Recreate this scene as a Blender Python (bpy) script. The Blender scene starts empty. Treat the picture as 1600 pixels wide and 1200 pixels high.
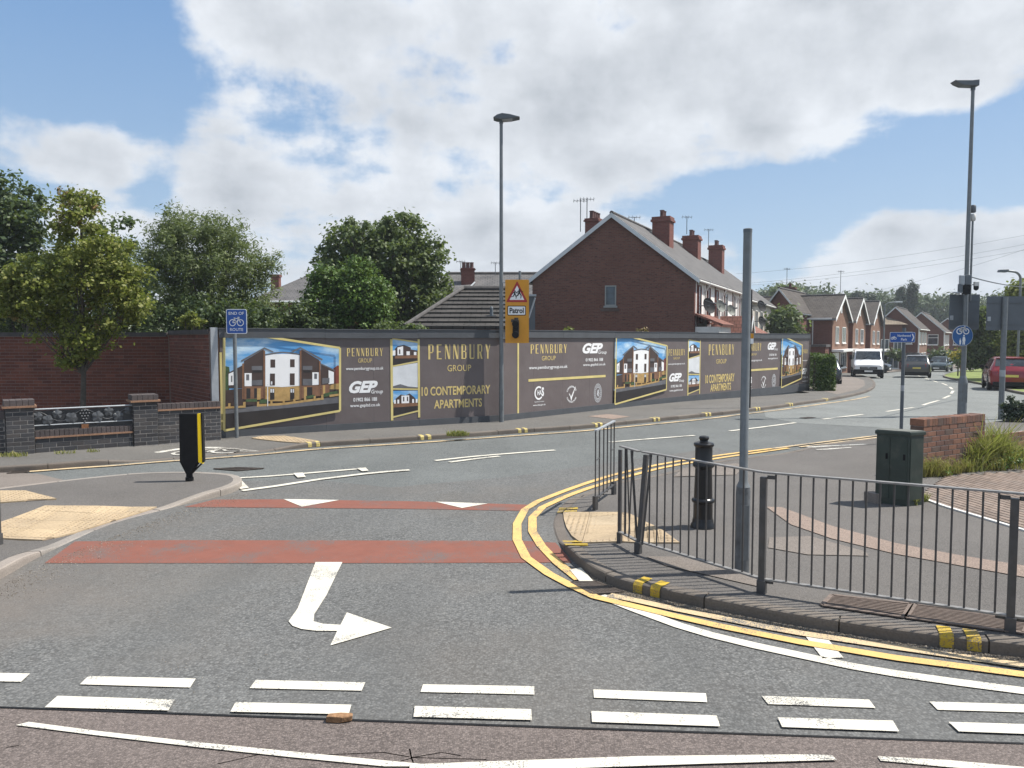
import bpy, bmesh, math, random
import numpy as np
from mathutils import Vector, Matrix
from mathutils.geometry import tessellate_polygon

random.seed(7)
rng = np.random.default_rng(7)
SC = bpy.context.scene
COL = SC.collection
R = math.radians

# ------------------------------------------------------------------ camera
CAM_H, FPX, CX, CY, HORIZ = 2.2, 1200.0, 800.0, 600.0, 530.0
PITCH = math.atan((CY - HORIZ) / FPX)
cd = bpy.data.cameras.new('camera')
cam = bpy.data.objects.new('camera', cd)
COL.objects.link(cam)
cam.location = (0, 0, CAM_H)
cam.rotation_euler = (math.pi / 2 - PITCH, 0, 0)
cd.sensor_width = 36
cd.lens = FPX / 1600 * 36
cd.clip_start = 0.1
cd.clip_end = 3000
SC.camera = cam

# ------------------------------------------------------------------ light and sky
SUN_AZ = math.atan2(0.99, 0.135)          # from +Y towards +X
SUN_EL = R(56.5)
sd = Vector((math.sin(SUN_AZ) * math.cos(SUN_EL), math.cos(SUN_AZ) * math.cos(SUN_EL), math.sin(SUN_EL)))
sl = bpy.data.lights.new('sun', 'SUN')
sl.energy = 5.0
sl.angle = R(0.5)
sl.color = (1.0, 0.95, 0.87)
sun = bpy.data.objects.new('sun', sl)
COL.objects.link(sun)
sun.rotation_euler = sd.to_track_quat('Z', 'Y').to_euler()
sun.location = (20, 5, 40)
SC.view_settings.view_transform = 'Standard'
SC.view_settings.look = 'None'
SC.view_settings.exposure = 0.6
SC.view_settings.gamma = 1
SC.view_settings.use_curve_mapping = False


def pixdir(px, py):
    x = (px - CX) / FPX
    yv = (CY - py) / FPX
    c, s = math.cos(PITCH), math.sin(PITCH)
    return Vector((x, c + yv * s, -s + yv * c))


def build_world():
    w = bpy.data.worlds.new('World')
    SC.world = w
    w.use_nodes = True
    nt = w.node_tree
    nt.nodes.clear()
    N, L = nt.nodes.new, nt.links.new
    out = N('ShaderNodeOutputWorld')
    bg = N('ShaderNodeBackground')
    bg.inputs['Strength'].default_value = 0.1
    L(bg.outputs[0], out.inputs[0])
    sky = N('ShaderNodeTexSky')
    sky.sky_type = 'NISHITA'
    sky.sun_disc = False
    sky.sun_elevation = SUN_EL
    sky.sun_rotation = SUN_AZ
    sky.altitude = 100
    sky.air_density = 1.0
    sky.dust_density = 1.2
    sky.ozone_density = 1.5
    tc = N('ShaderNodeTexCoord')

    def math_(op, a, b=None, clamp=False):
        n = N('ShaderNodeMath')
        n.operation = op
        n.use_clamp = clamp
        for i, v in enumerate((a, b)):
            if v is None:
                continue
            if isinstance(v, (int, float)):
                n.inputs[i].default_value = v
            else:
                L(v, n.inputs[i])
        return n.outputs[0]

    # cloud layer seen in perspective: direction projected on a plane overhead
    sepd = N('ShaderNodeSeparateXYZ')
    L(tc.outputs['Generated'], sepd.inputs[0])
    den = math_('ADD', math_('ABSOLUTE', sepd.outputs['Z']), 0.22)
    cmb = N('ShaderNodeCombineXYZ')
    L(math_('DIVIDE', sepd.outputs['X'], den), cmb.inputs[0])
    L(math_('DIVIDE', sepd.outputs['Y'], den), cmb.inputs[1])
    cmb.inputs[2].default_value = 3.7

    def noise(scale, detail, rough, vec=None, dist=0.0, shift=None):
        n = N('ShaderNodeTexNoise')
        n.inputs['Scale'].default_value = scale
        n.inputs['Detail'].default_value = detail
        n.inputs['Roughness'].default_value = rough
        n.inputs['Distortion'].default_value = dist
        v = vec or cmb.outputs[0]
        if shift:
            a = N('ShaderNodeVectorMath')
            a.operation = 'ADD'
            L(v, a.inputs[0])
            a.inputs[1].default_value = shift
            v = a.outputs[0]
        L(v, n.inputs['Vector'])
        return n.outputs['Fac']

    big = noise(1.1, 3, 0.5)
    fine = noise(2.6, 12, 0.56, dist=0.15)
    puff = noise(9.0, 8, 0.6, vec=tc.outputs['Generated'])
    cover = math_('ADD', math_('MULTIPLY', big, 0.30), math_('ADD', math_('MULTIPLY', fine, 0.55), math_('MULTIPLY', puff, 0.42)))
    # (px, py, radius, amount): where the cover opens or thickens
    spots = [(20, 20, 0.15, -0.26), (120, 60, 0.13, -0.22), (200, 130, 0.10, -0.20), (280, 175, 0.08, -0.18), (380, 145, 0.09, -0.17), (480, 140, 0.07, -0.13), (600, 300, 0.05, -0.08), (780, 60, 0.05, -0.05), (1120, 190, 0.05, -0.08), (20, 150, 0.09, -0.10),
             (230, 20, 0.06, -0.12),
             (1440, 250, 0.10, -0.26), (1530, 260, 0.10, -0.28), (1600, 250, 0.10, -0.22), (1590, 150, 0.05, -0.14), (1250, 335, 0.10, -0.24), (1350, 300, 0.07, -0.16), (1150, 310, 0.09, -0.22),
             (1060, 325, 0.07, -0.22), (960, 328, 0.06, -0.20), (880, 325, 0.06, -0.16), (690, 335, 0.05, -0.14), (240, 305, 0.05, -0.12), (40, 280, 0.06, -0.10), (430, 330, 0.05, -0.08),
             (900, 90, 0.38, 0.06), (420, 60, 0.20, 0.10), (1250, 90, 0.30, 0.12), (1500, 60, 0.2, 0.10), (110, 235, 0.12, 0.14), (320, 270, 0.14, 0.12), (560, 260, 0.20, 0.10),
             (860, 240, 0.25, 0.10), (720, 390, 0.10, 0.14), (880, 385, 0.09, 0.12), (1090, 400, 0.10, 0.10), (1400, 385, 0.15, 0.16), (1570, 340, 0.08, 0.14), (430, 400, 0.12, 0.1)]
    for px, py, r, amt in spots:
        d = pixdir(px, py).normalized()
        vd = N('ShaderNodeVectorMath')
        vd.operation = 'DISTANCE'
        L(tc.outputs['Generated'], vd.inputs[0])
        vd.inputs[1].default_value = d
        mr = N('ShaderNodeMapRange')
        mr.interpolation_type = 'SMOOTHSTEP'
        mr.inputs['From Min'].default_value = r
        mr.inputs['From Max'].default_value = r * 0.1
        mr.inputs['To Min'].default_value = 0
        mr.inputs['To Max'].default_value = amt
        L(vd.outputs['Value'], mr.inputs['Value'])
        cover = math_('ADD', cover, mr.outputs[0])
    mask = N('ShaderNodeMapRange')
    mask.interpolation_type = 'SMOOTHSTEP'
    mask.inputs['From Min'].default_value = 0.575
    mask.inputs['From Max'].default_value = 0.70
    L(cover, mask.inputs['Value'])
    # thick parts are grey, thin rims and sunlit tops white
    thick = math_('MULTIPLY', math_('SUBTRACT', cover, 0.66), 1.15)
    relief = math_('SUBTRACT', noise(6.5, 8, 0.58, vec=tc.outputs['Generated'], shift=(0.03, 0.0, 0.035)), noise(6.5, 8, 0.58, vec=tc.outputs['Generated']))
    shade = math_('ADD', math_('ADD', thick, math_('MULTIPLY', relief, 0.8)), math_('MULTIPLY', noise(3.0, 6, 0.55, shift=(5, 2, 1)), 0.55))
    ramp = N('ShaderNodeValToRGB')
    cr = ramp.color_ramp
    cr.elements[0].position = 0.18
    cr.elements[0].color = (5.7, 5.95, 6.3, 1)
    cr.elements[1].position = 0.66
    cr.elements[1].color = (3.35, 3.6, 3.95, 1)
    e = cr.elements.new(0.38)
    e.color = (4.7, 4.95, 5.3, 1)
    L(shade, ramp.inputs[0])
    mix = N('ShaderNodeMix')
    mix.data_type = 'RGBA'
    # thin high veil whitens the clear blue towards the horizon
    veil = N('ShaderNodeMix')
    veil.data_type = 'RGBA'
    sep = N('ShaderNodeSeparateXYZ')
    L(tc.outputs['Generated'], sep.inputs[0])
    vr = N('ShaderNodeMapRange')
    vr.inputs['From Min'].default_value = 0.0
    vr.inputs['From Max'].default_value = 0.42
    vr.inputs['To Min'].default_value = 0.0
    vr.inputs['To Max'].default_value = 1.0
    L(sep.outputs['Z'], vr.inputs['Value'])
    veil.inputs['Factor'].default_value = 0.8
    grad = N('ShaderNodeMix')
    grad.data_type = 'RGBA'
    L(vr.outputs[0], grad.inputs['Factor'])
    grad.inputs['A'].default_value = (2.9, 4.05, 5.2, 1)
    grad.inputs['B'].default_value = (0.95, 2.2, 4.4, 1)
    L(grad.outputs['Result'], veil.inputs['B'])
    L(sky.outputs[0], veil.inputs['A'])
    L(mask.outputs[0], mix.inputs['Factor'])
    L(veil.outputs['Result'], mix.inputs['A'])
    L(ramp.outputs[0], mix.inputs['B'])
    L(mix.outputs['Result'], bg.inputs['Color'])


build_world()

# ------------------------------------------------------------------ terrain and pixel helpers
def T(x, y):
    """height of the carriageway: level, then falling gently away"""
    return -0.02 * (min(max(y, 26.0), 95.0) - 26.0)


DROPS = []          # (x, y, r): where kerbs are lowered


def HP(x, y):
    """height of the footway above the carriageway"""
    h = 0.10
    for dx, dy, r in DROPS:
        d = math.hypot(x - dx, y - dy) / r
        t = min(max((1.3 - d) / 0.7, 0), 1)
        h -= 0.088 * t * t * (3 - 2 * t)
    return max(h, 0.012)


def P(px, py, h=0.0):
    """point of the ground (plus h, or the footway for h='p') seen at a photo pixel"""
    d = pixdir(px, py)
    z = 0.0
    for _ in range(40):
        t = (z - CAM_H) / d.z if d.z < -1e-4 else 1e3
        p = Vector((0, 0, CAM_H)) + d * t
        zn = T(p.x, p.y) + (HP(p.x, p.y) if h == 'p' else h)
        if abs(zn - z) < 1e-5:
            break
        z = zn
    return Vector((p.x, p.y, z))


def Q(px, py, Y):
    """point at depth Y seen at a photo pixel"""
    d = pixdir(px, py)
    return Vector((0, 0, CAM_H)) + d * (Y / d.y)


def XZ(px, py, Y):
    q = Q(px, py, Y)
    return q.x, q.z


def PG(x, y):
    return T(x, y) + HP(x, y)


for px, py, r in ((200, 822, 1.35), (868, 826, 0.95), (325, 713, 1.6), (1115, 722, 2.6)):
    q = P(px, py)
    DROPS.append((q.x, q.y, r))

# ------------------------------------------------------------------ object helpers
ORIG = {}


def tag(o, label=None, cat=None, group=None, kind=None):
    if label: o['label'] = label
    if cat: o['category'] = cat
    if group: o['group'] = group
    if kind: o['kind'] = kind
    return o


def thing(name, label, cat, loc=(0, 0, 0), group=None, rz=0):
    o = bpy.data.objects.new(name, None)
    o.empty_display_size = 0.2
    COL.objects.link(o)
    o.location = loc
    o.rotation_euler = (0, 0, rz)
    ORIG[o.name] = Vector(loc)
    return tag(o, label, cat, group)


def children_of(o):
    return [c for c in ALLKIDS.get(o.name, [])]


ALLKIDS = {}


def setparent(o, parent):
    o.parent = parent
    ALLKIDS.setdefault(parent.name, []).append(o)


def copy_tree(o, parent=None):
    c = o.copy()
    COL.objects.link(c)
    if parent is not None:
        c.parent = parent
        ALLKIDS.setdefault(parent.name, []).append(c)
    for ch in list(ALLKIDS.get(o.name, [])):
        copy_tree(ch, c)
    return c


class MB:
    def __init__(s):
        s.v, s.f, s.m = [], [], []

    def add(s, vs, fs, m=0):
        b = len(s.v)
        s.v += [Vector(p) for p in vs]
        s.f += [tuple(i + b for i in f) for f in fs]
        s.m += [m] * len(fs)
        return s

    def ob(s, o, a, b, c, m=0):
        """box from corner o and edge vectors a, b, c"""
        o, a, b, c = Vector(o), Vector(a), Vector(b), Vector(c)
        if a.cross(b).dot(c) < 0:
            a, b = b, a
        vs = [o, o + a, o + a + b, o + b, o + c, o + a + c, o + a + b + c, o + b + c]
        return s.add(vs, [(0, 3, 2, 1), (4, 5, 6, 7), (0, 1, 5, 4), (1, 2, 6, 5), (2, 3, 7, 6), (3, 0, 4, 7)], m)

    def box(s, x, y, z, sx, sy, sz, rz=0, m=0):
        """box centred on x, y with its base at z"""
        c, n = math.cos(rz), math.sin(rz)
        a, b = Vector((c, n, 0)) * sx, Vector((-n, c, 0)) * sy
        return s.ob(Vector((x, y, z)) - a / 2 - b / 2, a, b, (0, 0, sz), m)

    def tube(s, p0, p1, r0, r1=None, n=10, m=0, cap=True):
        p0, p1 = Vector(p0), Vector(p1)
        r1 = r0 if r1 is None else r1
        ax = (p1 - p0)
        if ax.length < 1e-6:
            return s
        ax.normalize()
        u = ax.orthogonal().normalized()
        w = ax.cross(u)
        vs = []
        for p, r in ((p0, r0), (p1, r1)):
            for i in range(n):
                t = 2 * math.pi * i / n
                vs.append(p + u * (math.cos(t) * r) + w * (math.sin(t) * r))
        fs = [(i, (i + 1) % n, n + (i + 1) % n, n + i) for i in range(n)]
        if cap:
            fs += [tuple(range(n - 1, -1, -1)), tuple(range(n, 2 * n))]
        return s.add(vs, fs, m)

    def path(s, pts, r, n=6, m=0):
        for a, b in zip(pts[:-1], pts[1:]):
            s.tube(a, b, r, r, n, m)
        return s

    def lathe(s, c, prof, n=16, m=0, axis='z'):
        c = Vector(c)
        vs = []
        for r, h in prof:
            for i in range(n):
                t = 2 * math.pi * i / n
                if axis == 'z':
                    vs.append(c + Vector((math.cos(t) * r, math.sin(t) * r, h)))
                elif axis == 'y':
                    vs.append(c + Vector((math.cos(t) * r, h, math.sin(t) * r)))
                else:
                    vs.append(c + Vector((h, math.cos(t) * r, math.sin(t) * r)))
        fs = []
        for k in range(len(prof) - 1):
            for i in range(n):
                j = (i + 1) % n
                q = (k * n + i, k * n + j, (k + 1) * n + j, (k + 1) * n + i)
                fs.append(q if axis != 'y' else q[::-1])
        fs.append(tuple(range(n - 1, -1, -1)))
        k = (len(prof) - 1) * n
        fs.append(tuple(range(k, k + n)))
        return s.add(vs, fs, m)

    def poly(s, pts, m=0, up=None):
        pts = [Vector(p) for p in pts]
        tr = tessellate_polygon([pts])
        fs = []
        for a, b, c in tr:
            nrm = (pts[b] - pts[a]).cross(pts[c] - pts[a])
            if nrm.length < 1e-12:
                continue
            if up is not None and nrm.dot(Vector(up)) < 0:
                a, c = c, a
            fs.append((a, b, c))
        return s.add(pts, fs, m)

    def prism(s, pts, ext, m=0):
        """solid between polygon pts and pts + ext"""
        pts = [Vector(p) for p in pts]
        ext = Vector(ext)
        n = len(pts)
        tr = tessellate_polygon([pts])
        fs = []
        for a, b, c in tr:
            nrm = (pts[b] - pts[a]).cross(pts[c] - pts[a])
            if nrm.dot(ext) > 0:
                a, c = c, a
            fs.append((a, b, c))
            fs.append((c + n, b + n, a + n))
        cen = sum(pts, Vector()) / n
        area = Vector()
        for i in range(n):
            area += (pts[i] - cen).cross(pts[(i + 1) % n] - cen)
        flip = area.dot(ext) < 0
        for i in range(n):
            j = (i + 1) % n
            q = (i, j, j + n, i + n)
            fs.append(q[::-1] if flip else q)
        return s.add(pts + [p + ext for p in pts], fs, m)

    def build(s, name, mats, parent=None, smooth=False, bevel=0, recenter=True, kind=None, uv=True):
        if not isinstance(mats, (list, tuple)):
            mats = [mats]
        V = np.array([tuple(p) for p in s.v], dtype=float)
        c = Vector(((V.min(0) + V.max(0)) / 2).tolist()) if recenter else Vector((0, 0, 0))
        if parent is None:
            c.z = float(V[:, 2].min())
        me = bpy.data.meshes.new(name)
        me.from_pydata((V - np.array(c)).tolist(), [], s.f)
        for mm in mats:
            me.materials.append(mm)
        if len(mats) > 1:
            me.polygons.foreach_set('material_index', s.m)
        if uv:
            autouv(me, c)
        me.validate()
        me.update()
        if smooth:
            me.shade_smooth() if hasattr(me, 'shade_smooth') else None
            try:
                me.set_sharp_from_angle(angle=R(40))
            except Exception:
                pass
        o = bpy.data.objects.new(name, me)
        COL.objects.link(o)
        if parent is not None:
            o.location = c - ORIG.get(parent.name, Vector())
            setparent(o, parent)
        else:
            o.location = c
        ORIG[o.name] = c
        if bevel:
            b = o.modifiers.new('bevel', 'BEVEL')
            b.width = bevel
            b.segments = 2
            b.limit_method = 'ANGLE'
            b.angle_limit = R(35)
        if kind:
            o['kind'] = kind
        return o


def autouv(me, c):
    n = len(me.loops)
    if n == 0 or n > 400000:
        return
    uvl = me.uv_layers.new(name='uv')
    co = np.empty(len(me.vertices) * 3)
    me.vertices.foreach_get('co', co)
    co = co.reshape(-1, 3) + np.array(c)
    li = np.empty(n, dtype=np.int32)
    me.loops.foreach_get('vertex_index', li)
    ln = np.empty(len(me.polygons), dtype=np.int32)
    me.polygons.foreach_get('loop_total', ln)
    nr = np.empty(len(me.polygons) * 3)
    me.polygons.foreach_get('normal', nr)
    nr = nr.reshape(-1, 3)
    t = np.stack([-nr[:, 1], nr[:, 0], np.zeros(len(nr))], 1)
    l = np.linalg.norm(t, axis=1)
    flat = l < 1e-3
    t[flat] = (1, 0, 0)
    l[flat] = 1
    t /= l[:, None]
    b = np.cross(nr, t)
    t, b = np.repeat(t, ln, 0), np.repeat(b, ln, 0)
    p = co[li]
    uv = np.stack([(p * t).sum(1), (p * b).sum(1)], 1)
    uvl.data.foreach_set('uv', uv.ravel())


def inst(me, name, parent, loc, rz=0, M=None, scale=None):
    """another object on shared mesh data"""
    o = bpy.data.objects.new(name, me)
    COL.objects.link(o)
    o.location = Vector(loc) - ORIG.get(parent.name, Vector())
    if M is not None:
        o.rotation_euler = M.to_euler()
    else:
        o.rotation_euler = (0, 0, rz)
    if scale:
        o.scale = scale
    setparent(o, parent)
    return o


# ------------------------------------------------------------------ materials
MC = {}


class NT:
    def __init__(s, name):
        s.mat = bpy.data.materials.new(name)
        s.mat.use_nodes = True
        s.nt = s.mat.node_tree
        s.nt.nodes.clear()
        s.out = s.nt.nodes.new('ShaderNodeOutputMaterial')
        s.b = s.nt.nodes.new('ShaderNodeBsdfPrincipled')
        s.L(s.b.outputs[0], s.out.inputs[0])

    def L(s, a, b):
        s.nt.links.new(a, b)

    def N(s, t, **kw):
        n = s.nt.nodes.new(t)
        for k, v in kw.items():
            if k in n.inputs.keys():
                n.inputs[k].default_value = v
            else:
                setattr(n, k, v)
        return n

    def set(s, sock, v):
        if isinstance(v, bpy.types.NodeSocket):
            s.L(v, sock)
        elif isinstance(v, (tuple, list)) and len(v) == 3 and sock.type == 'RGBA':
            sock.default_value = (*v, 1)
        else:
            sock.default_value = v

    def mix(s, f, a, b, mode='MIX'):
        n = s.N('ShaderNodeMix', data_type='RGBA', blend_type=mode)
        s.set(n.inputs['Factor'], f)
        s.set(n.inputs['A'], a)
        s.set(n.inputs['B'], b)
        return n.outputs['Result']

    def math(s, op, a, b=0.0, clamp=False):
        n = s.N('ShaderNodeMath', operation=op, use_clamp=clamp)
        s.set(n.inputs[0], a)
        s.set(n.inputs[1], b)
        return n.outputs[0]

    def pos(s):
        return s.N('ShaderNodeNewGeometry').outputs['Position']

    def obj(s):
        return s.N('ShaderNodeTexCoord').outputs['Object']

    def uv(s):
        return s.N('ShaderNodeTexCoord').outputs['UV']

    def noise(s, vec, scale, detail=3, rough=0.5, dist=0):
        n = s.N('ShaderNodeTexNoise', Scale=scale, Detail=detail, Roughness=rough, Distortion=dist)
        s.L(vec, n.inputs['Vector'])
        return n.outputs['Fac']

    def voro(s, vec, scale, out='Distance', feature='F1'):
        n = s.N('ShaderNodeTexVoronoi', Scale=scale, feature=feature)
        s.L(vec, n.inputs['Vector'])
        return n.outputs[out]

    def rng(s, v, a, b, c=0.0, d=1.0):
        n = s.N('ShaderNodeMapRange')
        s.L(v, n.inputs['Value'])
        for k, x in zip(('From Min', 'From Max', 'To Min', 'To Max'), (a, b, c, d)):
            n.inputs[k].default_value = x
        return n.outputs[0]

    def bump(s, h, strength=0.3, dist=0.01):
        n = s.N('ShaderNodeBump', Strength=strength, Distance=dist)
        s.L(h, n.inputs['Height'])
        s.L(n.outputs[0], s.b.inputs['Normal'])

    def rand(s):
        a = s.N('ShaderNodeObjectInfo').outputs['Random']
        b = s.N('ShaderNodeNewGeometry').outputs['Random Per Island']
        return s.math('FRACT', s.math('ADD', a, b))

    def fin(s, col, rough=0.7, metal=0.0, spec=0.5):
        s.set(s.b.inputs['Base Color'], col)
        s.set(s.b.inputs['Roughness'], rough)
        s.b.inputs['Metallic'].default_value = metal
        s.b.inputs['Specular IOR Level'].default_value = spec
        return s.mat


def C(c, k):
    return tuple(min(max(x * k, 0), 1) for x in c)


def plain(name, col, rough=0.6, var=0.15, scale=6.0, metal=0.0, bump=0.0, bscale=60, spec=0.5, dirt=None):
    if name in MC:
        return MC[name]
    m = NT(name)
    p = m.pos()
    f = m.rng(m.noise(p, scale, 4, 0.6), 0.3, 0.7)
    c = m.mix(f, C(col, 1 - var), C(col, 1 + var))
    if dirt:
        g = m.rng(m.noise(p, scale * 0.6 + 1.7, 6, 0.65), 0.52, 0.72)
        c = m.mix(m.math('MULTIPLY', g, dirt[1]), c, dirt[0])
    if bump:
        m.bump(m.noise(p, bscale, 3, 0.6), bump, 0.01)
    MC[name] = m.fin(c, rough, metal, spec)
    return MC[name]


def pieces(name, cols, rough=0.8, grain=40, bump=0.3, var=0.25):
    """material of many separate pieces, each in its own shade"""
    if name in MC:
        return MC[name]
    m = NT(name)
    r = m.N('ShaderNodeValToRGB')
    cr = r.color_ramp
    cr.interpolation = 'LINEAR'
    while len(cr.elements) < len(cols):
        cr.elements.new(0.5)
    for i, c in enumerate(cols):
        cr.elements[i].position = i / max(len(cols) - 1, 1)
        cr.elements[i].color = (*c, 1)
    m.L(m.rand(), r.inputs[0])
    p = m.pos()
    n = m.noise(p, grain, 5, 0.65)
    c = m.mix(m.rng(n, 0.25, 0.75, 1 - var, 1 + var), (0, 0, 0), r.outputs[0])
    mm = m.N('ShaderNodeMix', data_type='RGBA', blend_type='MULTIPLY')
    mm.inputs['Factor'].default_value = 1
    m.L(r.outputs[0], mm.inputs['A'])
    g = m.rng(n, 0.25, 0.75, 1 - var, 1 + var)
    cb = m.N('ShaderNodeCombineColor')
    for k in range(3):
        m.L(g, cb.inputs[k])
    m.L(cb.outputs[0], mm.inputs['B'])
    blot = m.rng(m.noise(p, 1.3, 4, 0.6), 0.3, 0.7, 0.8, 1.15)
    cb2 = m.N('ShaderNodeCombineColor')
    for k in range(3):
        m.L(blot, cb2.inputs[k])
    c = m.mix(1.0, mm.outputs['Result'], cb2.outputs[0], 'MULTIPLY')
    if bump:
        m.bump(n, bump, 0.004)
    MC[name] = m.fin(c, rough)
    return MC[name]


def asphalt(name, base, light, scale=95, speck=0.5, rough=0.9, patch=0.18, brown=None, stain=None, lo=0.5, hi=1.5, tracks=0.0):
    if name in MC:
        return MC[name]
    m = NT(name)
    p = m.pos()
    n1 = m.noise(p, scale, 2, 0.6)
    v = m.voro(p, scale * 1.1)
    vc = m.N('ShaderNodeTexVoronoi', Scale=scale * 1.1)
    m.L(p, vc.inputs['Vector'])
    sp = m.N('ShaderNodeSeparateColor')
    m.L(vc.outputs['Color'], sp.inputs[0])
    c = m.mix(m.rng(sp.outputs[0], 0.0, 1.0), C(base, lo), C(base, hi))
    c = m.mix(m.rng(sp.outputs[1], 0.86 - 0.1 * speck, 1.0, 0, speck), c, light)
    c = m.mix(m.rng(v, 0.35, 0.62, 0, 0.45), c, C(base, 0.35))
    c = m.mix(m.rng(m.noise(p, 7, 5, 0.7), 0.35, 0.7, 0, patch), c, C(base, 0.6))
    c = m.mix(m.rng(m.noise(p, 0.55, 5, 0.62), 0.35, 0.7, 0, 0.3), c, C(base, 1.5))
    if brown:
        c = m.mix(m.rng(m.noise(p, 0.35, 4, 0.6), 0.45, 0.65, 0, 0.55), c, brown)
    if tracks:
        mp = m.N('ShaderNodeMapping')
        mp.inputs['Scale'].default_value = (1.3, 0.10, 1)
        mp.inputs['Rotation'].default_value = (0, 0, R(-12))
        m.L(p, mp.inputs[0])
        c = m.mix(m.rng(m.noise(mp.outputs[0], 1.0, 4, 0.6), 0.48, 0.62, 0, tracks), c, C(base, 0.72))
        oil = m.noise(p, 2.2, 5, 0.7)
        c = m.mix(m.rng(oil, 0.66, 0.72, 0, 0.45), c, C(base, 0.45))
    if stain:
        x_, y_, r_, sc_ = stain
        vd = m.N('ShaderNodeVectorMath', operation='DISTANCE')
        m.L(p, vd.inputs[0])
        vd.inputs[1].default_value = (x_, y_, 0)
        dd = m.math('ADD', vd.outputs['Value'], m.math('MULTIPLY', m.noise(p, 1.8, 5, 0.65), 1.8))
        c = m.mix(m.rng(dd, r_ + 1.0, r_ - 0.6, 0, 0.75), c, sc_)
    m.bump(m.math('SUBTRACT', n1, v), 0.55, 0.006)
    MC[name] = m.fin(c, rough, 0, 0.35)
    return MC[name]


def roadpaint(name, col, wear=0.5, under=(0.1, 0.1, 0.1)):
    if name in MC:
        return MC[name]
    m = NT(name)
    p = m.pos()
    n = m.noise(p, 95, 3, 0.7)
    w = m.noise(p, 1.6, 5, 0.7)
    k = m.math('ADD', m.math('MULTIPLY', n, 0.7), m.math('MULTIPLY', w, 0.6))
    f = m.rng(k, 0.735 - 0.1 * wear, 0.80 - 0.1 * wear, 0, 1)
    c = m.mix(m.rng(m.noise(p, 5, 5, 0.7), 0.35, 0.75, 0, 0.5), col, C(col, 0.7))
    c = m.mix(f, c, under)
    m.bump(n, 0.3, 0.004)
    MC[name] = m.fin(c, 0.8, 0, 0.3)
    return MC[name]


def brickwall(name, cols, mortar, bw=0.225, rh=0.075, ms=0.010, rough=0.9, dark=0.0):
    """brickwork too far away to lay brick by brick"""
    if name in MC:
        return MC[name]
    m = NT(name)
    uv = m.uv()
    b = m.N('ShaderNodeTexBrick', Scale=1.0)
    b.inputs['Brick Width'].default_value = bw
    b.inputs['Row Height'].default_value = rh
    b.inputs['Mortar Size'].default_value = ms
    b.inputs['Mortar Smooth'].default_value = 0.2
    b.inputs['Bias'].default_value = -0.1
    b.inputs['Color1'].default_value = (*cols[0], 1)
    b.inputs['Color2'].default_value = (*cols[1], 1)
    b.inputs['Mortar'].default_value = (*mortar, 1)
    m.L(uv, b.inputs['Vector'])
    mp = m.N('ShaderNodeMapping')
    mp.inputs['Scale'].default_value = (2.2, 6.6, 1)
    m.L(uv, mp.inputs[0])
    c = m.mix(m.rng(m.noise(mp.outputs[0], 2.0, 2, 0.5), 0.62, 0.66, 0, 0.7), b.outputs['Color'], cols[2])
    c = m.mix(m.rng(m.noise(m.pos(), 0.8, 5, 0.6), 0.4, 0.7, 0, 0.35), c, C(cols[0], 0.55))
    m.bump(b.outputs['Fac'], -0.4, 0.01)
    MC[name] = m.fin(c, rough, 0, 0.25)
    return MC[name]


def tiles(name, cols, bw=0.3, rh=0.28, rough=0.85, moss=None):
    if name in MC:
        return MC[name]
    m = NT(name)
    uv = m.uv()
    b = m.N('ShaderNodeTexBrick', Scale=1.0)
    b.inputs['Brick Width'].default_value = bw
    b.inputs['Row Height'].default_value = rh
    b.inputs['Mortar Size'].default_value = 0.022
    b.inputs['Mortar Smooth'].default_value = 0.5
    b.inputs['Color1'].default_value = (*cols[0], 1)
    b.inputs['Color2'].default_value = (*cols[1], 1)
    b.inputs['Mortar'].default_value = (*C(cols[0], 0.35), 1)
    m.L(uv, b.inputs['Vector'])
    c = m.mix(m.rng(m.noise(uv, 1.2, 5, 0.7), 0.42, 0.7, 0, 0.6), b.outputs['Color'], C(cols[1], 1.4))
    if moss:
        c = m.mix(m.rng(m.noise(uv, 4, 6, 0.75), 0.6, 0.68, 0, 0.8), c, moss)
    m.bump(b.outputs['Fac'], -0.6, 0.02)
    MC[name] = m.fin(c, rough, 0, 0.3)
    return MC[name]


def leafmat(name, c1, c2, c3, trans=0.35):
    if name in MC:
        return MC[name]
    m = NT(name)
    r = m.N('ShaderNodeNewGeometry').outputs['Random Per Island']
    rp = m.N('ShaderNodeValToRGB')
    cr = rp.color_ramp
    cr.elements[0].color = (*c1, 1)
    cr.elements[1].color = (*c3, 1)
    e = cr.elements.new(0.5)
    e.color = (*c2, 1)
    m.L(r, rp.inputs[0])
    c = m.mix(m.rng(m.noise(m.pos(), 1.1, 3, 0.5), 0.3, 0.7, 0, 0.5), rp.outputs[0], C(c1, 0.8))
    m.fin(c, 0.55, 0, 0.4)
    tr = m.N('ShaderNodeBsdfTranslucent')
    m.L(m.mix(0.6, c, (0.16, 0.22, 0.03)), tr.inputs[0])
    mx = m.N('ShaderNodeMixShader')
    mx.inputs[0].default_value = trans
    m.L(m.b.outputs[0], mx.inputs[1])
    m.L(tr.outputs[0], mx.inputs[2])
    m.L(mx.outputs[0], m.out.inputs[0])
    MC[name] = m.mat
    return m.mat


def glassy(name, col=(0.03, 0.04, 0.05), rough=0.06):
    if name in MC:
        return MC[name]
    m = NT(name)
    MC[name] = m.fin(m.mix(m.rng(m.noise(m.pos(), 2.2, 3), 0.35, 0.65), C(col, 0.6), C(col, 1.8)), rough, 0, 0.8)
    return MC[name]


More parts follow.
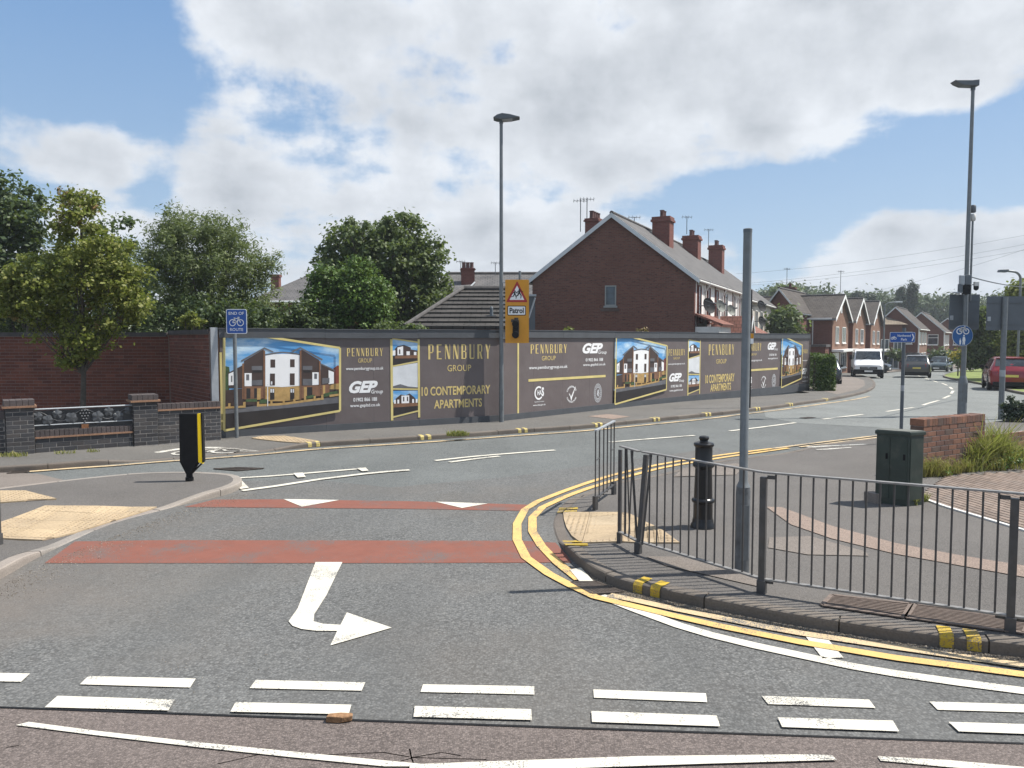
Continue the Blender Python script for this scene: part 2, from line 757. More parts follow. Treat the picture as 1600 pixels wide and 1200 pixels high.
def metalpaint(name, col, rough=0.28, flake=0.0):
    if name in MC:
        return MC[name]
    m = NT(name)
    m.b.inputs['Coat Weight'].default_value = 0.6
    m.b.inputs['Coat Roughness'].default_value = 0.08
    g = m.rng(m.noise(m.pos(), 3, 4), 0.3, 0.8, 0, 0.25)
    MC[name] = m.fin(m.mix(g, col, C(col, 0.75)), rough, flake, 0.5)
    return MC[name]


WHITE_PAINT = roadpaint('white_road_paint', (0.60, 0.57, 0.49), 0.35, (0.12, 0.12, 0.12))
WORN_PAINT = roadpaint('worn_road_paint', (0.60, 0.58, 0.52), 1.15, (0.12, 0.11, 0.10))
YELLOW_PAINT = roadpaint('yellow_road_paint', (0.62, 0.41, 0.15), 0.4, (0.12, 0.12, 0.12))
PALE_YELLOW = roadpaint('faded_yellow_paint', (0.55, 0.42, 0.25), 0.8, (0.12, 0.12, 0.12))
KERB_YELLOW = roadpaint('kerb_yellow', (0.48, 0.33, 0.035), 0.9, (0.14, 0.12, 0.10))
A_ROAD = asphalt('asphalt_main', (0.124, 0.132, 0.129), (0.23, 0.23, 0.22), 60, 0.4, lo=0.55, hi=1.45, tracks=0.3)
A_NEAR = asphalt('asphalt_near', (0.118, 0.119, 0.116), (0.27, 0.265, 0.25), 52, 0.5, lo=0.5, hi=1.5, brown=(0.125, 0.113, 0.10), stain=(-4.6, 6.2, 1.5, (0.15, 0.128, 0.11)), tracks=0.35)
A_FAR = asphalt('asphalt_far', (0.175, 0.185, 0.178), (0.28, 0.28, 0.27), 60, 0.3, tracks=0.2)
A_BROWN = asphalt('asphalt_brown', (0.135, 0.112, 0.102), (0.24, 0.20, 0.175), 75, 0.35)
A_FOOT = asphalt('asphalt_footway', (0.125, 0.116, 0.108), (0.17, 0.16, 0.15), 160, 0.2, patch=0.1)
A_FOOT2 = asphalt('asphalt_footway_pale', (0.19, 0.165, 0.145), (0.25, 0.22, 0.20), 160, 0.2, patch=0.1)
A_FOOTF = asphalt('asphalt_footway_far', (0.13, 0.124, 0.115), (0.20, 0.19, 0.18), 120, 0.2, patch=0.2)
A_RED = roadpaint('red_surfacing', (0.20, 0.076, 0.054), 0.45, (0.11, 0.10, 0.095))
A_PATCH = asphalt('patch_buff', (0.26, 0.20, 0.165), (0.33, 0.27, 0.23), 140, 0.2)
M_KERB = pieces('kerb_concrete', [(0.20, 0.17, 0.15), (0.25, 0.22, 0.19), (0.22, 0.20, 0.18)], 0.9, 60, 0.5)
M_KERBD = pieces('kerb_brown', [(0.105, 0.088, 0.075), (0.14, 0.12, 0.10)], 0.9, 60, 0.5)
M_BUFF = pieces('buff_tactile', [(0.36, 0.275, 0.175), (0.40, 0.305, 0.19), (0.33, 0.25, 0.16), (0.38, 0.30, 0.20)], 0.85, 30, 0.3, 0.2)
M_BUFFB = plain('buff_bedding', (0.20, 0.15, 0.10), 0.9, 0.15, 9)
M_RBRICK = pieces('red_bricks', [(0.115, 0.034, 0.020), (0.15, 0.046, 0.028), (0.09, 0.028, 0.019), (0.18, 0.062, 0.040)], 0.85, 25, 0.3, 0.2)
M_BBRICK = pieces('blue_bricks', [(0.034, 0.034, 0.038), (0.052, 0.051, 0.054), (0.026, 0.025, 0.028), (0.065, 0.058, 0.055)], 0.6, 25, 0.2, 0.2)
M_OBRICK = pieces('orange_bricks', [(0.16, 0.080, 0.052), (0.22, 0.105, 0.065), (0.13, 0.065, 0.048), (0.11, 0.075, 0.06)], 0.9, 25, 0.4, 0.25)
M_PAVER = pieces('pavers', [(0.185, 0.138, 0.108), (0.21, 0.16, 0.13), (0.165, 0.125, 0.10), (0.195, 0.155, 0.13)], 0.9, 30, 0.3, 0.2)
M_MORTAR = plain('mortar_dark', (0.20, 0.15, 0.13), 0.95, 0.2, 30)
M_MORTARP = plain('mortar_pale', (0.26, 0.24, 0.22), 0.95, 0.2, 30)
M_JOINT = plain('joint_sand', (0.07, 0.062, 0.05), 1.0, 0.3, 30)
M_GALV = plain('galvanised_steel', (0.165, 0.18, 0.19), 0.5, 0.12, 9, 0.35, dirt=((0.12, 0.12, 0.11), 0.5))
M_GALVL = plain('galvanised_light', (0.36, 0.38, 0.40), 0.45, 0.1, 9, 0.3)
M_RAILT = plain('rail_top_lit', (0.22, 0.215, 0.21), 0.4, 0.25, 14, 0.2, dirt=((0.30, 0.27, 0.24), 0.5))  # rail grey made paler: light on the rail tops put into the colour
M_RAIL = plain('rail_grey_paint', (0.060, 0.060, 0.062), 0.42, 0.2, 14, 0.1, dirt=((0.10, 0.08, 0.065), 0.4))
M_BLACK = plain('black_paint', (0.006, 0.0065, 0.008), 0.3, 0.2, 8)
M_BLACKM = plain('black_matt', (0.010, 0.010, 0.011), 0.6, 0.2, 8, spec=0.2)
M_WHITE = plain('white_paint', (0.75, 0.75, 0.73), 0.45, 0.05, 4)
M_DIRTYW = plain('off_white', (0.60, 0.59, 0.56), 0.6, 0.1, 3)
M_IRON = plain('cast_iron', (0.075, 0.06, 0.05), 0.6, 0.3, 25, 0.4, 0.4, 80)
M_COVER = plain('cast_cover', (0.15, 0.115, 0.095), 0.7, 0.25, 25, 0.2, 0.4, 90)
M_SIGNB = plain('sign_blue', (0.008, 0.075, 0.33), 0.35, 0.05, 5)
M_SIGNB2 = plain('sign_blue_pale', (0.012, 0.10, 0.30), 0.35, 0.05, 5)
M_SIGNY = plain('sign_amber', (0.62, 0.27, 0.01), 0.4, 0.05, 5)
M_SIGNR = plain('sign_red', (0.36, 0.015, 0.015), 0.4, 0.05, 5)
M_BACK = plain('sign_back_grey', (0.095, 0.11, 0.125), 0.5, 0.1, 3)
M_GREEN = plain('cabinet_green', (0.024, 0.038, 0.031), 0.45, 0.2, 5, 0, 0.1, 40, dirt=((0.07, 0.075, 0.06), 0.6))
M_CABTOP = plain('cabinet_top', (0.12, 0.125, 0.11), 0.8, 0.4, 9)
M_GLASS = glassy('window_glass')
M_GLASSC = glassy('car_glass', (0.02, 0.024, 0.028), 0.04)
M_TYRE = plain('tyre', (0.018, 0.018, 0.018), 0.8, 0.2, 20)
M_RIM = plain('rim', (0.35, 0.36, 0.37), 0.35, 0.1, 8, 0.7)
M_LAMPR = plain('lamp_red', (0.35, 0.01, 0.01), 0.2, 0.1, 8)
M_LAMPW = plain('lamp_clear', (0.55, 0.56, 0.58), 0.12, 0.1, 8, 0.2)
M_SOIL = plain('soil', (0.12, 0.095, 0.07), 1.0, 0.3, 3, 0, 0.5, 20)
M_BARK = plain('bark', (0.085, 0.075, 0.062), 0.95, 0.3, 14, 0, 0.7, 40)


# ------------------------------------------------------------------ lettering (made first, while the scene is small)
TXT = {}


def txt(s, bold=0.0, shear=0.0):
    key = (s, bold, shear)
    if key in TXT:
        return TXT[key]
    cu = bpy.data.curves.new('lettering', 'FONT')
    cu.body = s
    cu.offset = bold
    cu.shear = shear
    cu.resolution_u = 3
    o = bpy.data.objects.new('lettering', cu)
    COL.objects.link(o)
    dg = bpy.context.evaluated_depsgraph_get()
    me = o.evaluated_get(dg).to_mesh()
    vs = [(v.co.x, v.co.y) for v in me.vertices]
    fs = [tuple(p.vertices) for p in me.polygons]
    o.evaluated_get(dg).to_mesh_clear()
    bpy.data.objects.remove(o)
    bpy.data.curves.remove(cu)
    xs, ys = [v[0] for v in vs], [v[1] for v in vs]
    x0, x1, y0, y1 = min(xs), max(xs), min(ys), max(ys)
    vs = [((x - x0) / (x1 - x0), (y - y0) / (y1 - y0)) for x, y in vs]
    TXT[key] = (vs, fs)
    return TXT[key]


for s_ in (('GROUP', 0.0, 0), ('www.pennburygroup.co.uk', 0.012, 0), ('01902 866 188', 0.015, 0), ('www.gepltd.co.uk', 0.012, 0),
           ('GEP', 0.05, 0.35), ('Group', 0.01, 0.2), ('10 CONTEMPORARY', 0.02, 0), ('APARTMENTS', 0.02, 0), ('END OF', 0.01, 0), ('ROUTE', 0.01, 0),
           ('Patrol', 0.03, 0), ('Northwood', 0.01, 0), ('Park', 0.01, 0), ('HA', 0.03, 0), ('S', 0.05, 0), ('www.chas.gov.uk', 0.012, 0),
           ('CONSIDERATE', 0.03, 0), ('CONSTRUCTORS', 0.03, 0), ('Accredited Contractor', 0.0, 0)):
    txt(*s_)


class Frame:
    """upright plane: u runs along it, v is height, n points at the viewer"""
    def __init__(s, o, ux, n=None):
        s.o = Vector(o)
        s.u = Vector((ux[0], ux[1], 0)).normalized()
        s.n = Vector((s.u.y, -s.u.x, 0))
        s.z = Vector((0, 0, 1))

    def at(s, u, v, off=0.0):
        return s.o + s.u * u + s.z * v + s.n * off

    def px(s, px, py):
        d = pixdir(px, py)
        c = Vector((0, 0, CAM_H))
        t = (s.o - c).dot(s.n) / d.dot(s.n)
        p = c + d * t - s.o
        return p.dot(s.u), p.z

    def pts(s, pl, off=0.0):
        return [s.at(*s.px(*p), off) for p in pl]

    def text(s, mb, key, u0, u1, v0, v1, off, m=0, dv=0.0):
        vs, fs = txt(*key)
        mb.add([s.at(u0 + x * (u1 - u0), v0 + y * (v1 - v0) + dv * x, off) for x, y in vs], fs, m)

    def box(s, mb, u0, u1, v0, v1, o0, o1, m=0):
        mb.ob(s.at(u0, v0, o0), s.u * (u1 - u0), s.z * (v1 - v0), s.n * (o1 - o0), m)

    def quad(s, mb, u0, u1, v0, v1, off, m=0):
        mb.add([s.at(u0, v0, off), s.at(u1, v0, off), s.at(u1, v1, off), s.at(u0, v1, off)], [(0, 1, 2, 3)], m)

    def line(s, mb, a, b, w, off, m=0):
        a, b = Vector(a), Vector(b)
        d = (b - a).normalized()
        k = Vector((-d.y, d.x)) * w / 2
        mb.add([s.at(*(a - k), off), s.at(*(b - k), off), s.at(*(b + k), off), s.at(*(a + k), off)], [(0, 1, 2, 3)], m)

    def ring(s, mb, cu, cv, r, w, off, m=0, n=20, a0=0, a1=360, sy=1.0):
        k = max(3, int(n * abs(a1 - a0) / 360))
        vs, fs = [], []
        for i in range(k + 1):
            t = R(a0 + (a1 - a0) * i / k)
            for rr in (r - w / 2, r + w / 2):
                vs.append(s.at(cu + math.cos(t) * rr, cv + math.sin(t) * rr * sy, off))
        for i in range(k):
            fs.append((2 * i, 2 * i + 1, 2 * i + 3, 2 * i + 2))
        mb.add(vs, fs, m)

    def disc(s, mb, cu, cv, r, off, m=0, n=28, sy=1.0):
        mb.add([s.at(cu + math.cos(2 * math.pi * i / n) * r, cv + math.sin(2 * math.pi * i / n) * r * sy, off) for i in range(n)], [tuple(range(n))], m)

    def bike(s, mb, cu, cv, w, off, m=0, t=None):
        """bicycle symbol of overall width w"""
        r = w * 0.22
        t = t or w * 0.05
        a, b = cu - w * 0.28, cu + w * 0.28
        s.ring(mb, a, cv, r, t, off, m)
        s.ring(mb, b, cv, r, t, off, m)
        hub = (cu - w * 0.04, cv)
        seat = (cu - w * 0.13, cv + w * 0.30)
        head = (cu + w * 0.17, cv + w * 0.30)
        for p, q in ((hub, seat), (hub, head), ((a, cv), hub), ((a, cv), seat), (seat, head), ((b, cv), (cu + w * 0.15, cv + w * 0.38)),
                     ((seat[0] - w * 0.06, seat[1] + w * 0.03), (seat[0] + w * 0.06, seat[1] + w * 0.03)), ((cu + w * 0.08, cv + w * 0.38), (cu + w * 0.22, cv + w * 0.38))):
            s.line(mb, p, q, t, off, m)


# ------------------------------------------------------------------ the ground
def sheet(name, pts, mat, h, parent=None, kind=None, cuts=(), extra=0.0):
    """flat sheet over the ground: pts in plan, h a height or a function of x, y"""
    bm = bmesh.new()
    pl = [Vector((p[0], p[1], 0)) for p in pts]
    vs = [bm.verts.new(p) for p in pl]
    for a, b, c in tessellate_polygon([pl]):
        try:
            f = bm.faces.new((vs[a], vs[b], vs[c]))
        except ValueError:
            pass
    ys = [p.y for p in pl]
    xs = [p.x for p in pl]
    planes = [((0, y, 0), (0, 1, 0)) for y in (26.0, 95.0) if min(ys) < y < max(ys)]
    for (x0, x1, y0, y1, st) in cuts:
        x = x0
        while x <= x1:
            if min(xs) < x < max(xs): planes.append(((x, 0, 0), (1, 0, 0)))
            x += st
        y = y0
        while y <= y1:
            if min(ys) < y < max(ys): planes.append(((0, y, 0), (0, 1, 0)))
            y += st
    for co, no in planes:
        bmesh.ops.bisect_plane(bm, geom=bm.verts[:] + bm.edges[:] + bm.faces[:], dist=1e-5, plane_co=co, plane_no=no)
    bmesh.ops.triangulate(bm, faces=bm.faces[:])
    for v in bm.verts:
        hh = h(v.co.x, v.co.y) if callable(h) else h
        v.co.z = T(v.co.x, v.co.y) + hh + extra
    bm.normal_update()
    for f in bm.faces:
        if f.normal.z < 0:
            f.normal_flip()
    xs = [v.co.x for v in bm.verts]
    ys = [v.co.y for v in bm.verts]
    c = Vector(((min(xs) + max(xs)) / 2, (min(ys) + max(ys)) / 2, 0))
    for v in bm.verts:
        v.co -= c
    me = bpy.data.meshes.new(name)
    bm.to_mesh(me)
    bm.free()
    me.materials.append(mat)
    o = bpy.data.objects.new(name, me)
    COL.objects.link(o)
    ORIG[o.name] = c
    if parent is not None:
        o.location = c - ORIG.get(parent.name, Vector())
        setparent(o, parent)
    else:
        o.location = c
    if kind:
        o['kind'] = kind
    return o


def pp(pl, h=0.0):
    return [P(x, y, h) for x, y in pl]


M_GRASSY = plain('rough_grass_ground', (0.12, 0.14, 0.045), 1.0, 0.35, 1.5, 0, 0.5, 30, dirt=((0.17, 0.14, 0.08), 0.6))
gr = sheet('ground', [(-700, -60), (900, -60), (900, 740), (-700, 740)], M_GRASSY, -0.06, kind='structure')
road = sheet('road', [(-60, -25), (60, -25), (90, 60), (140, 140), (70, 140), (30, 80), (10, 50), (-60, 16)], A_ROAD, 0.0, kind='structure')

# surfacing laid over the road: dark near junction, pale far road, brown carriageway in front
L4 = 0.004
near = sheet('junction_surfacing', pp([(-700, 770), (-100, 800), (60, 800), (385, 752), (470, 748), (610, 762), (800, 745), (960, 722), (1120, 700), (1160, 712), (1300, 742),
             (2300, 900), (2600, 1260), (1600, 1165), (700, 1133), (0, 1107), (-900, 1080)]), A_NEAR, L4, road)
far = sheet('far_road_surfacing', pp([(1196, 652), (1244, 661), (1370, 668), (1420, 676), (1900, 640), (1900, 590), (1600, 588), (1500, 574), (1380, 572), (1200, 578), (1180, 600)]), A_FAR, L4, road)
brown = sheet('brown_carriageway', [P(-900, 1080), P(0, 1107), P(700, 1133), P(1600, 1165), P(2600, 1262), Vector((12, -8, 0)), Vector((-12, -8, 0))], A_BROWN, 2 * L4, road)
side = sheet('worn_side_road', pp([(-300, 748), (10, 739), (60, 741), (125, 757), (45, 767), (-300, 800)]), A_FOOT2, 2 * L4, road)
red1 = sheet('red_band', pp([(288, 793), (335, 781.5), (440, 781), (640, 784), (826, 789.5), (812, 799), (640, 796)]), A_RED, 2 * L4, road)
red2 = sheet('red_band', pp([(70, 881), (117, 847), (260, 845), (815, 846), (868, 849), (885, 868), (893, 880), (600, 881)]), A_RED, 2 * L4, road)
# patches and joints in the tarmac
sheet('tarmac_joint', pp([(-60, 1104.5), (0, 1106.5), (350, 1119), (700, 1132), (1600, 1163.5), (1600, 1166), (700, 1135), (350, 1122), (0, 1109), (-60, 1107)]), M_BLACKM, 3 * L4, road)

PAINTN = {}


def mark(name, pl, mat=WHITE_PAINT, lay=3, h=0.0, parent=None):
    return sheet(name, pp(pl, h), mat, (lambda x, y: (HP(x, y) if h == 'p' else 0)), parent or road, extra=L4 * lay)


def stripe(name, pl, w, mat, lay=3, parent=None, h=0.0):
    """painted line of real width w along photo pixels"""
    pts = [P(x, y, h) for x, y in pl]
    return stripe_w(name, pts, w, mat, lay, parent, h)


def offset_line(pts, d):
    out = []
    for i, p in enumerate(pts):
        a = pts[max(i - 1, 0)]
        b = pts[min(i + 1, len(pts) - 1)]
        t = Vector((b.x - a.x, b.y - a.y, 0)).normalized()
        out.append(Vector((p.x - t.y * d, p.y + t.x * d, 0)))
    return out


def smooth_line(pts, step=0.35):
    """Catmull-Rom through the points, sampled evenly"""
    pts = [Vector((p.x, p.y, 0)) for p in pts]
    ext = [pts[0] * 2 - pts[1]] + pts + [pts[-1] * 2 - pts[-2]]
    out = []
    for i in range(1, len(ext) - 2):
        p0, p1, p2, p3 = ext[i - 1:i + 3]
        n = max(1, int((p2 - p1).length / step))
        for k in range(n):
            t = k / n
            out.append(0.5 * ((2 * p1) + (p2 - p0) * t + (2 * p0 - 5 * p1 + 4 * p2 - p3) * t * t + (3 * p1 - p0 - 3 * p2 + p3) * t ** 3))
    out.append(pts[-1])
    return out


def stripe_w(name, pts, w, mat, lay=3, parent=None, h=0.0):
    pts = smooth_line(pts, 0.4)
    a, b = offset_line(pts, w / 2), offset_line(pts, -w / 2)
    n = len(pts)
    vs = a + b
    for v in vs:
        v.z = T(v.x, v.y) + (HP(v.x, v.y) if h == 'p' else h) + L4 * lay
    mb = MB()
    mb.add(vs, [(i + n, i + 1 + n, i + 1, i) for i in range(n - 1)])
    return mb.build(name, mat, parent or road)


# give way dashes
for pl in ([(-45, 1053), (47, 1055), (33, 1068), (-60, 1066)], [(138, 1059), (306, 1063), (297, 1077), (125, 1072)], [(400, 1065), (571, 1069), (565, 1082), (390, 1078)],
           [(661, 1072), (835, 1075), (835, 1088), (657, 1084)], [(927, 1080), (1103, 1086), (1105, 1100), (928, 1093)], [(1190, 1090), (1358, 1096), (1368, 1109), (1200, 1103)],
           [(1452, 1099), (1622, 1104), (1632, 1117), (1465, 1112)]):
    mark('give_way_dash', pl)
for pl in ([(90, 1091), (273, 1097), (263, 1114), (70, 1109)], [(368, 1101), (549, 1105), (545, 1120), (360, 1116)], [(648, 1107), (830, 1112), (831, 1129), (646, 1124)],
           [(924, 1115), (1120, 1122), (1125, 1139), (925, 1132)], [(1215, 1125), (1395, 1130), (1405, 1147), (1222, 1140)], [(1482, 1132), (1650, 1137), (1660, 1153), (1498, 1147)]):
    mark('give_way_dash', pl, lay=4)
# white bars of the hatched area in front
mark('hatch_bar', [(45, 1132), (25, 1137), (150, 1153), (320, 1173), (450, 1187), (600, 1202), (700, 1202), (480, 1181), (320, 1165), (150, 1146)], lay=4)
mark('hatch_bar', [(640, 1200), (800, 1194), (1000, 1187), (1270, 1184), (1300, 1186), (1308, 1193), (1100, 1199), (900, 1206), (640, 1216)], lay=5)
mark('hatch_bar', [(1371, 1186), (1480, 1192), (1600, 1203), (1600, 1213), (1480, 1203), (1376, 1193)], lay=4)
# turning arrow
mark('direction_arrow', [(493, 880), (535, 880), (510, 932), (491, 962), (490, 973), (505, 977), (532, 978.5), (542, 959), (612, 983), (516, 1011), (527, 988), (495, 988), (471, 985),
     (457, 980), (451, 973), (465, 953)], lay=3)
# triangles on the raised red band
mark('speed_table_triangle', [(443, 781), (530, 782.5), (472, 793)], lay=3)
mark('speed_table_triangle', [(680, 785), (762, 788), (722, 795)], lay=3)
# splitter markings beyond the island
stripe('white_line', [(350, 749), (420, 745), (500, 738.5), (572, 732.5)], 0.10, WHITE_PAINT)
stripe('white_line', [(378, 768), (430, 761), (500, 750), (570, 741.5), (607, 738), (640, 735.5)], 0.12, WHITE_PAINT, 4)
mark('white_block', [(348, 750), (374, 749), (389, 764), (376, 766)], lay=5)
mark('white_block', [(458, 741), (473, 740), (478, 747), (465, 748)], lay=5)
mark('white_block', [(557, 733), (571, 732), (576, 737), (566, 738)], lay=5)
# centre line
for pl in ([(680, 720.5), (740, 714), (800, 709), (867, 704)], [(702, 723), (740, 718), (780, 713.5)], [(952, 691.5), (1020, 686), (1085, 681)], [(1140, 674), (1190, 668), (1243, 661)],
           [(1285, 655.5), (1348, 648)], [(1385, 643.5), (1428, 637)], [(1442, 633.5), (1467, 626)], [(1474, 623), (1484, 618.5)], [(1486, 615.5), (1489.5, 611)],
           [(1488, 608.5), (1484, 605)], [(1480, 602.5), (1472, 599)], [(1465, 597.5), (1456, 594.5)], [(1452, 593), (1444, 590.5)], [(1440, 589), (1432, 586.5)]):
    stripe('centre_line', pl, 0.11, WHITE_PAINT)
# white edge line round the corner
stripe('edge_line', [(938, 933), (1000, 957), (1060, 979), (1110, 994), (1180, 1011), (1250, 1026), (1330, 1043), (1400, 1055), (1500, 1069), (1600, 1082), (1720, 1096)], 0.11, WHITE_PAINT)
mark('white_block', [(1256, 993), (1288, 994), (1318, 1030), (1285, 1031)], lay=3)
mark('white_block', [(890, 893), (908, 890), (927, 911), (905, 911)], lay=5)
# double yellow lines round the corner
Y_OUT = [(1232, 698.5), (1205, 702), (1142, 710), (1085, 718), (1030, 727), (955, 744), (920, 755), (878, 770), (840, 785), (820, 798), (808, 820), (808, 845), (822, 873), (858, 899),
         (890, 916), (930, 935), (980, 947), (1050, 964), (1120, 980), (1200, 996), (1250, 1006), (1400, 1031), (1600, 1057), (1760, 1076)]
Y_IN = [(1232, 701), (1205, 705), (1142, 714), (1085, 723), (1030, 733), (955, 753), (920, 764), (880, 779), (848, 794), (832, 810), (832, 832), (846, 855), (872, 882), (905, 908)]
stripe('double_yellow_line', Y_OUT, 0.10, YELLOW_PAINT, 4)
stripe('double_yellow_line', Y_IN, 0.10, YELLOW_PAINT, 4)
stripe('double_yellow_line', [(952, 932), (1000, 942), (1050, 953), (1120, 967), (1200, 983), (1250, 992), (1330, 1004), (1425, 1018), (1600, 1043), (1760, 1060)], 0.10, PALE_YELLOW, 4)
stripe('double_yellow_line', [(1208, 702), (1260, 695), (1310, 689), (1368, 682), (1480, 668)], 0.10, PALE_YELLOW, 5)
stripe('double_yellow_line', [(1250, 699.5), (1310, 692), (1368, 685), (1480, 671)], 0.08, PALE_YELLOW, 5)
# single yellow line along the hoarding side
stripe('yellow_line', [(46, 738), (110, 733), (180, 728.5), (250, 722.5), (330, 717), (400, 711.5), (480, 704), (560, 698.5), (640, 693.5), (720, 688), (800, 682), (900, 675),
       (1000, 665.5), (1100, 655.5), (1160, 648), (1230, 639.5), (1290, 631), (1330, 625.5), (1358, 620)], 0.13, PALE_YELLOW, 4)


# ------------------------------------------------------------------ kerbs
KERB_YELLOW2 = plain('kerb_yellow_faded', (0.50, 0.40, 0.14), 0.7, 0.3, 20, bump=0.3)
def kerb(name, label_pts, side_, mat, width=0.125, stone=0.915, yellow=(), start=None, flat=None, ymat=None):
    """kerb stones along the outer foot line; returns the line of their inner edge"""
    root = bpy.data.objects.new(name, None)
    COL.objects.link(root)
    root['kind'] = 'structure'
    pts = smooth_line([P(*p) for p in label_pts], 0.16)
    inner = offset_line(pts, width * side_)
    ORIG[root.name] = Vector((0, 0, 0))
    acc, i0 = 0.0, 0
    mbj = MB()
    segs = []
    for i in range(1, len(pts)):
        acc += (pts[i] - pts[i - 1]).length
        if acc >= stone or i == len(pts) - 1:
            segs.append((i0, i))
            i0, acc = i, 0.0
    for a, b in segs:
        o_, n_ = [p.copy() for p in pts[a:b + 1]], [p.copy() for p in inner[a:b + 1]]
        for L_ in (o_, n_):       # open joint at both ends
            if (L_[1] - L_[0]).length > 0.02: L_[0] = L_[0].lerp(L_[1], 0.006 / (L_[1] - L_[0]).length)
            if (L_[-2] - L_[-1]).length > 0.02: L_[-1] = L_[-1].lerp(L_[-2], 0.006 / (L_[-2] - L_[-1]).length)
        k = len(o_)
        jit = random.uniform(-0.003, 0.003)
        vs, fs = [], []
        for p, q in zip(o_, n_):
            t = T(p.x, p.y)
            hh = (HP(p.x, p.y) + jit) if flat is None else flat
            dv = (p - q).normalized()
            e = p - dv * 0.018
            m_ = p - dv * 0.004
            vs += [(p.x, p.y, t - 0.05), (p.x, p.y, t + max(hh - 0.03, 0.004)), (m_.x, m_.y, t + max(hh - 0.01, 0.006)), (e.x, e.y, t + hh), (q.x, q.y, t + hh), (q.x, q.y, t - 0.05)]
        for j in range(k - 1):
            for c in range(5):
                x = (j * 6 + c, (j + 1) * 6 + c, (j + 1) * 6 + c + 1, j * 6 + c + 1)
                fs.append(x if side_ > 0 else x[::-1])
        e0 = tuple(range(6))
        e1 = tuple((k - 1) * 6 + c for c in range(6))
        fs += [e0 if side_ > 0 else e0[::-1], e1[::-1] if side_ > 0 else e1]
        mb = MB()
        mb.add(vs, fs)
        mb.build('kerb_stone', mat, root)
    # bedding behind the joints
    vs, fs = [], []
    for p, q in zip(pts, inner):
        hh = (HP(p.x, p.y) if flat is None else flat) - 0.012
        hh = max(hh, 0.001)
        p2 = p.lerp(q, 0.12)
        vs += [(p2.x, p2.y, T(p.x, p.y) - 0.05), (p2.x, p2.y, T(p.x, p.y) + hh), (q.x, q.y, T(p.x, p.y) + hh)]
    for j in range(len(pts) - 1):
        for c in range(2):
            x = (j * 3 + c, (j + 1) * 3 + c, (j + 1) * 3 + c + 1, j * 3 + c + 1)
            fs.append(x if side_ > 0 else x[::-1])
    mbj.add(vs, fs)
    mbj.build('kerb_bedding', M_JOINT, root)
    # yellow loading blips painted over the edge
    for (px, py) in yellow:
        q = P(px, py)
        best = min(range(1, len(pts) - 1), key=lambda i: (pts[i] - Vector((q.x, q.y, 0))).length)
        t = (pts[best + 1] - pts[best - 1]).normalized()
        nrm = (inner[best] - pts[best]).normalized()
        for s in (-0.085, 0.085):
            c = pts[best] + t * s
            hh = T(c.x, c.y) + HP(c.x, c.y) + 0.006
            mb = MB()
            w = t * (0.045 if ymat else 0.04)
            rows = [c - nrm * 0.006 + Vector((0, 0, T(c.x, c.y) + 0.012)), c - nrm * 0.006 + Vector((0, 0, max(hh - 0.028, T(c.x, c.y) + 0.02))), c + nrm * 0.016 + Vector((0, 0, hh)),
                    c + nrm * 0.17 + Vector((0, 0, hh + 0.002))]
            vs = [r_ - w for r_ in rows] + [r_ + w for r_ in rows]
            mb.add(vs, [(i, i + 4, i + 5, i + 1) for i in range(3)])
            mb.build('yellow_kerb_mark', ymat or KERB_YELLOW2, root)
    return [Vector(p) for p in inner]


kL = kerb('kerb', [(-160, 990), (0, 906), (50, 877), (110, 847), (175, 819), (250, 798.5), (300, 786), (345, 776), (368, 768), (378, 761), (374, 753), (350, 748.5), (300, 746.5), (250, 747),
                   (200, 749.5), (125, 757), (45, 767), (-80, 783)], 1, M_KERB)
kF = kerb('kerb', [(-160, 752), (0, 739), (75, 734.5), (170, 726), (240, 720), (340, 712.5), (430, 704.5), (480, 700), (520, 697), (640, 689.5), (720, 684), (800, 678), (900, 671), (1000, 661.5),
                   (1100, 651.5), (1160, 645), (1230, 636), (1290, 627.5), (1335, 619), (1358, 612), (1367, 605), (1366, 598), (1355, 590.5), (1330, 585), (1290, 582), (1240, 580)], 1, M_KERBD,
          yellow=[(492, 700), (668, 687.5), (817, 677), (935, 668), (1031, 659), (1112, 651), (1186, 642), (1236, 635), (1291, 627)])
kR = kerb('kerb', [(1800, 1052), (1600, 1029), (1500, 1017), (1390, 1002), (1230, 976), (1100, 951), (1010, 932), (965, 920), (930, 904), (905, 886), (882, 862), (868, 838), (865, 815), (875, 799),
                   (905, 784), (960, 764), (1040, 739), (1110, 723), (1180, 713.5), (1260, 704.5), (1370, 691), (1500, 672), (1640, 650), (1900, 610)], -1, M_KERBD,
          yellow=[(1020, 934), (1512, 1018)], ymat=KERB_YELLOW)


def upto(line, keep=lambda p: True):
    return [p for p in line if keep(p)]


pav = bpy.data.objects.new('pavement', None)
pav['kind'] = 'structure'
COL.objects.link(pav)
ORIG[pav.name] = Vector((0, 0, 0))
cuts = [(dx - 2.6 * (r > 2) - 2, dx + 2.6 * (r > 2) + 2, dy - 2, dy + 2, 0.4) for dx, dy, r in DROPS]
sheet('island_footway', kL + [Vector((-14, 11.0, 0)), Vector((-14, 5, 0)), Vector((-7, 4.4, 0))], A_FOOT, HP, pav, cuts=[cuts[0]], extra=-0.004)
back = [Vector((40, 51, 0)), Vector((14, 42.0, 0)), Vector((12.6, 31.0, 0)), Vector((0, 19.8, 0)), Vector((-6.3, 16.45, 0)), Vector((-13, 12.9, 0)), Vector((-20, 9.5, 0))]
sheet('hoarding_footway', kF + [Vector((13.6, 45.0, 0)), Vector((12.4, 31.9, 0)), Vector((0.0, 20.6, 0)), Vector((-6.4, 16.9, 0)), Vector((-8, 19.5, 0)), Vector((-20, 19.5, 0))], A_FOOTF, HP, pav, cuts=[cuts[2]], extra=-0.004)
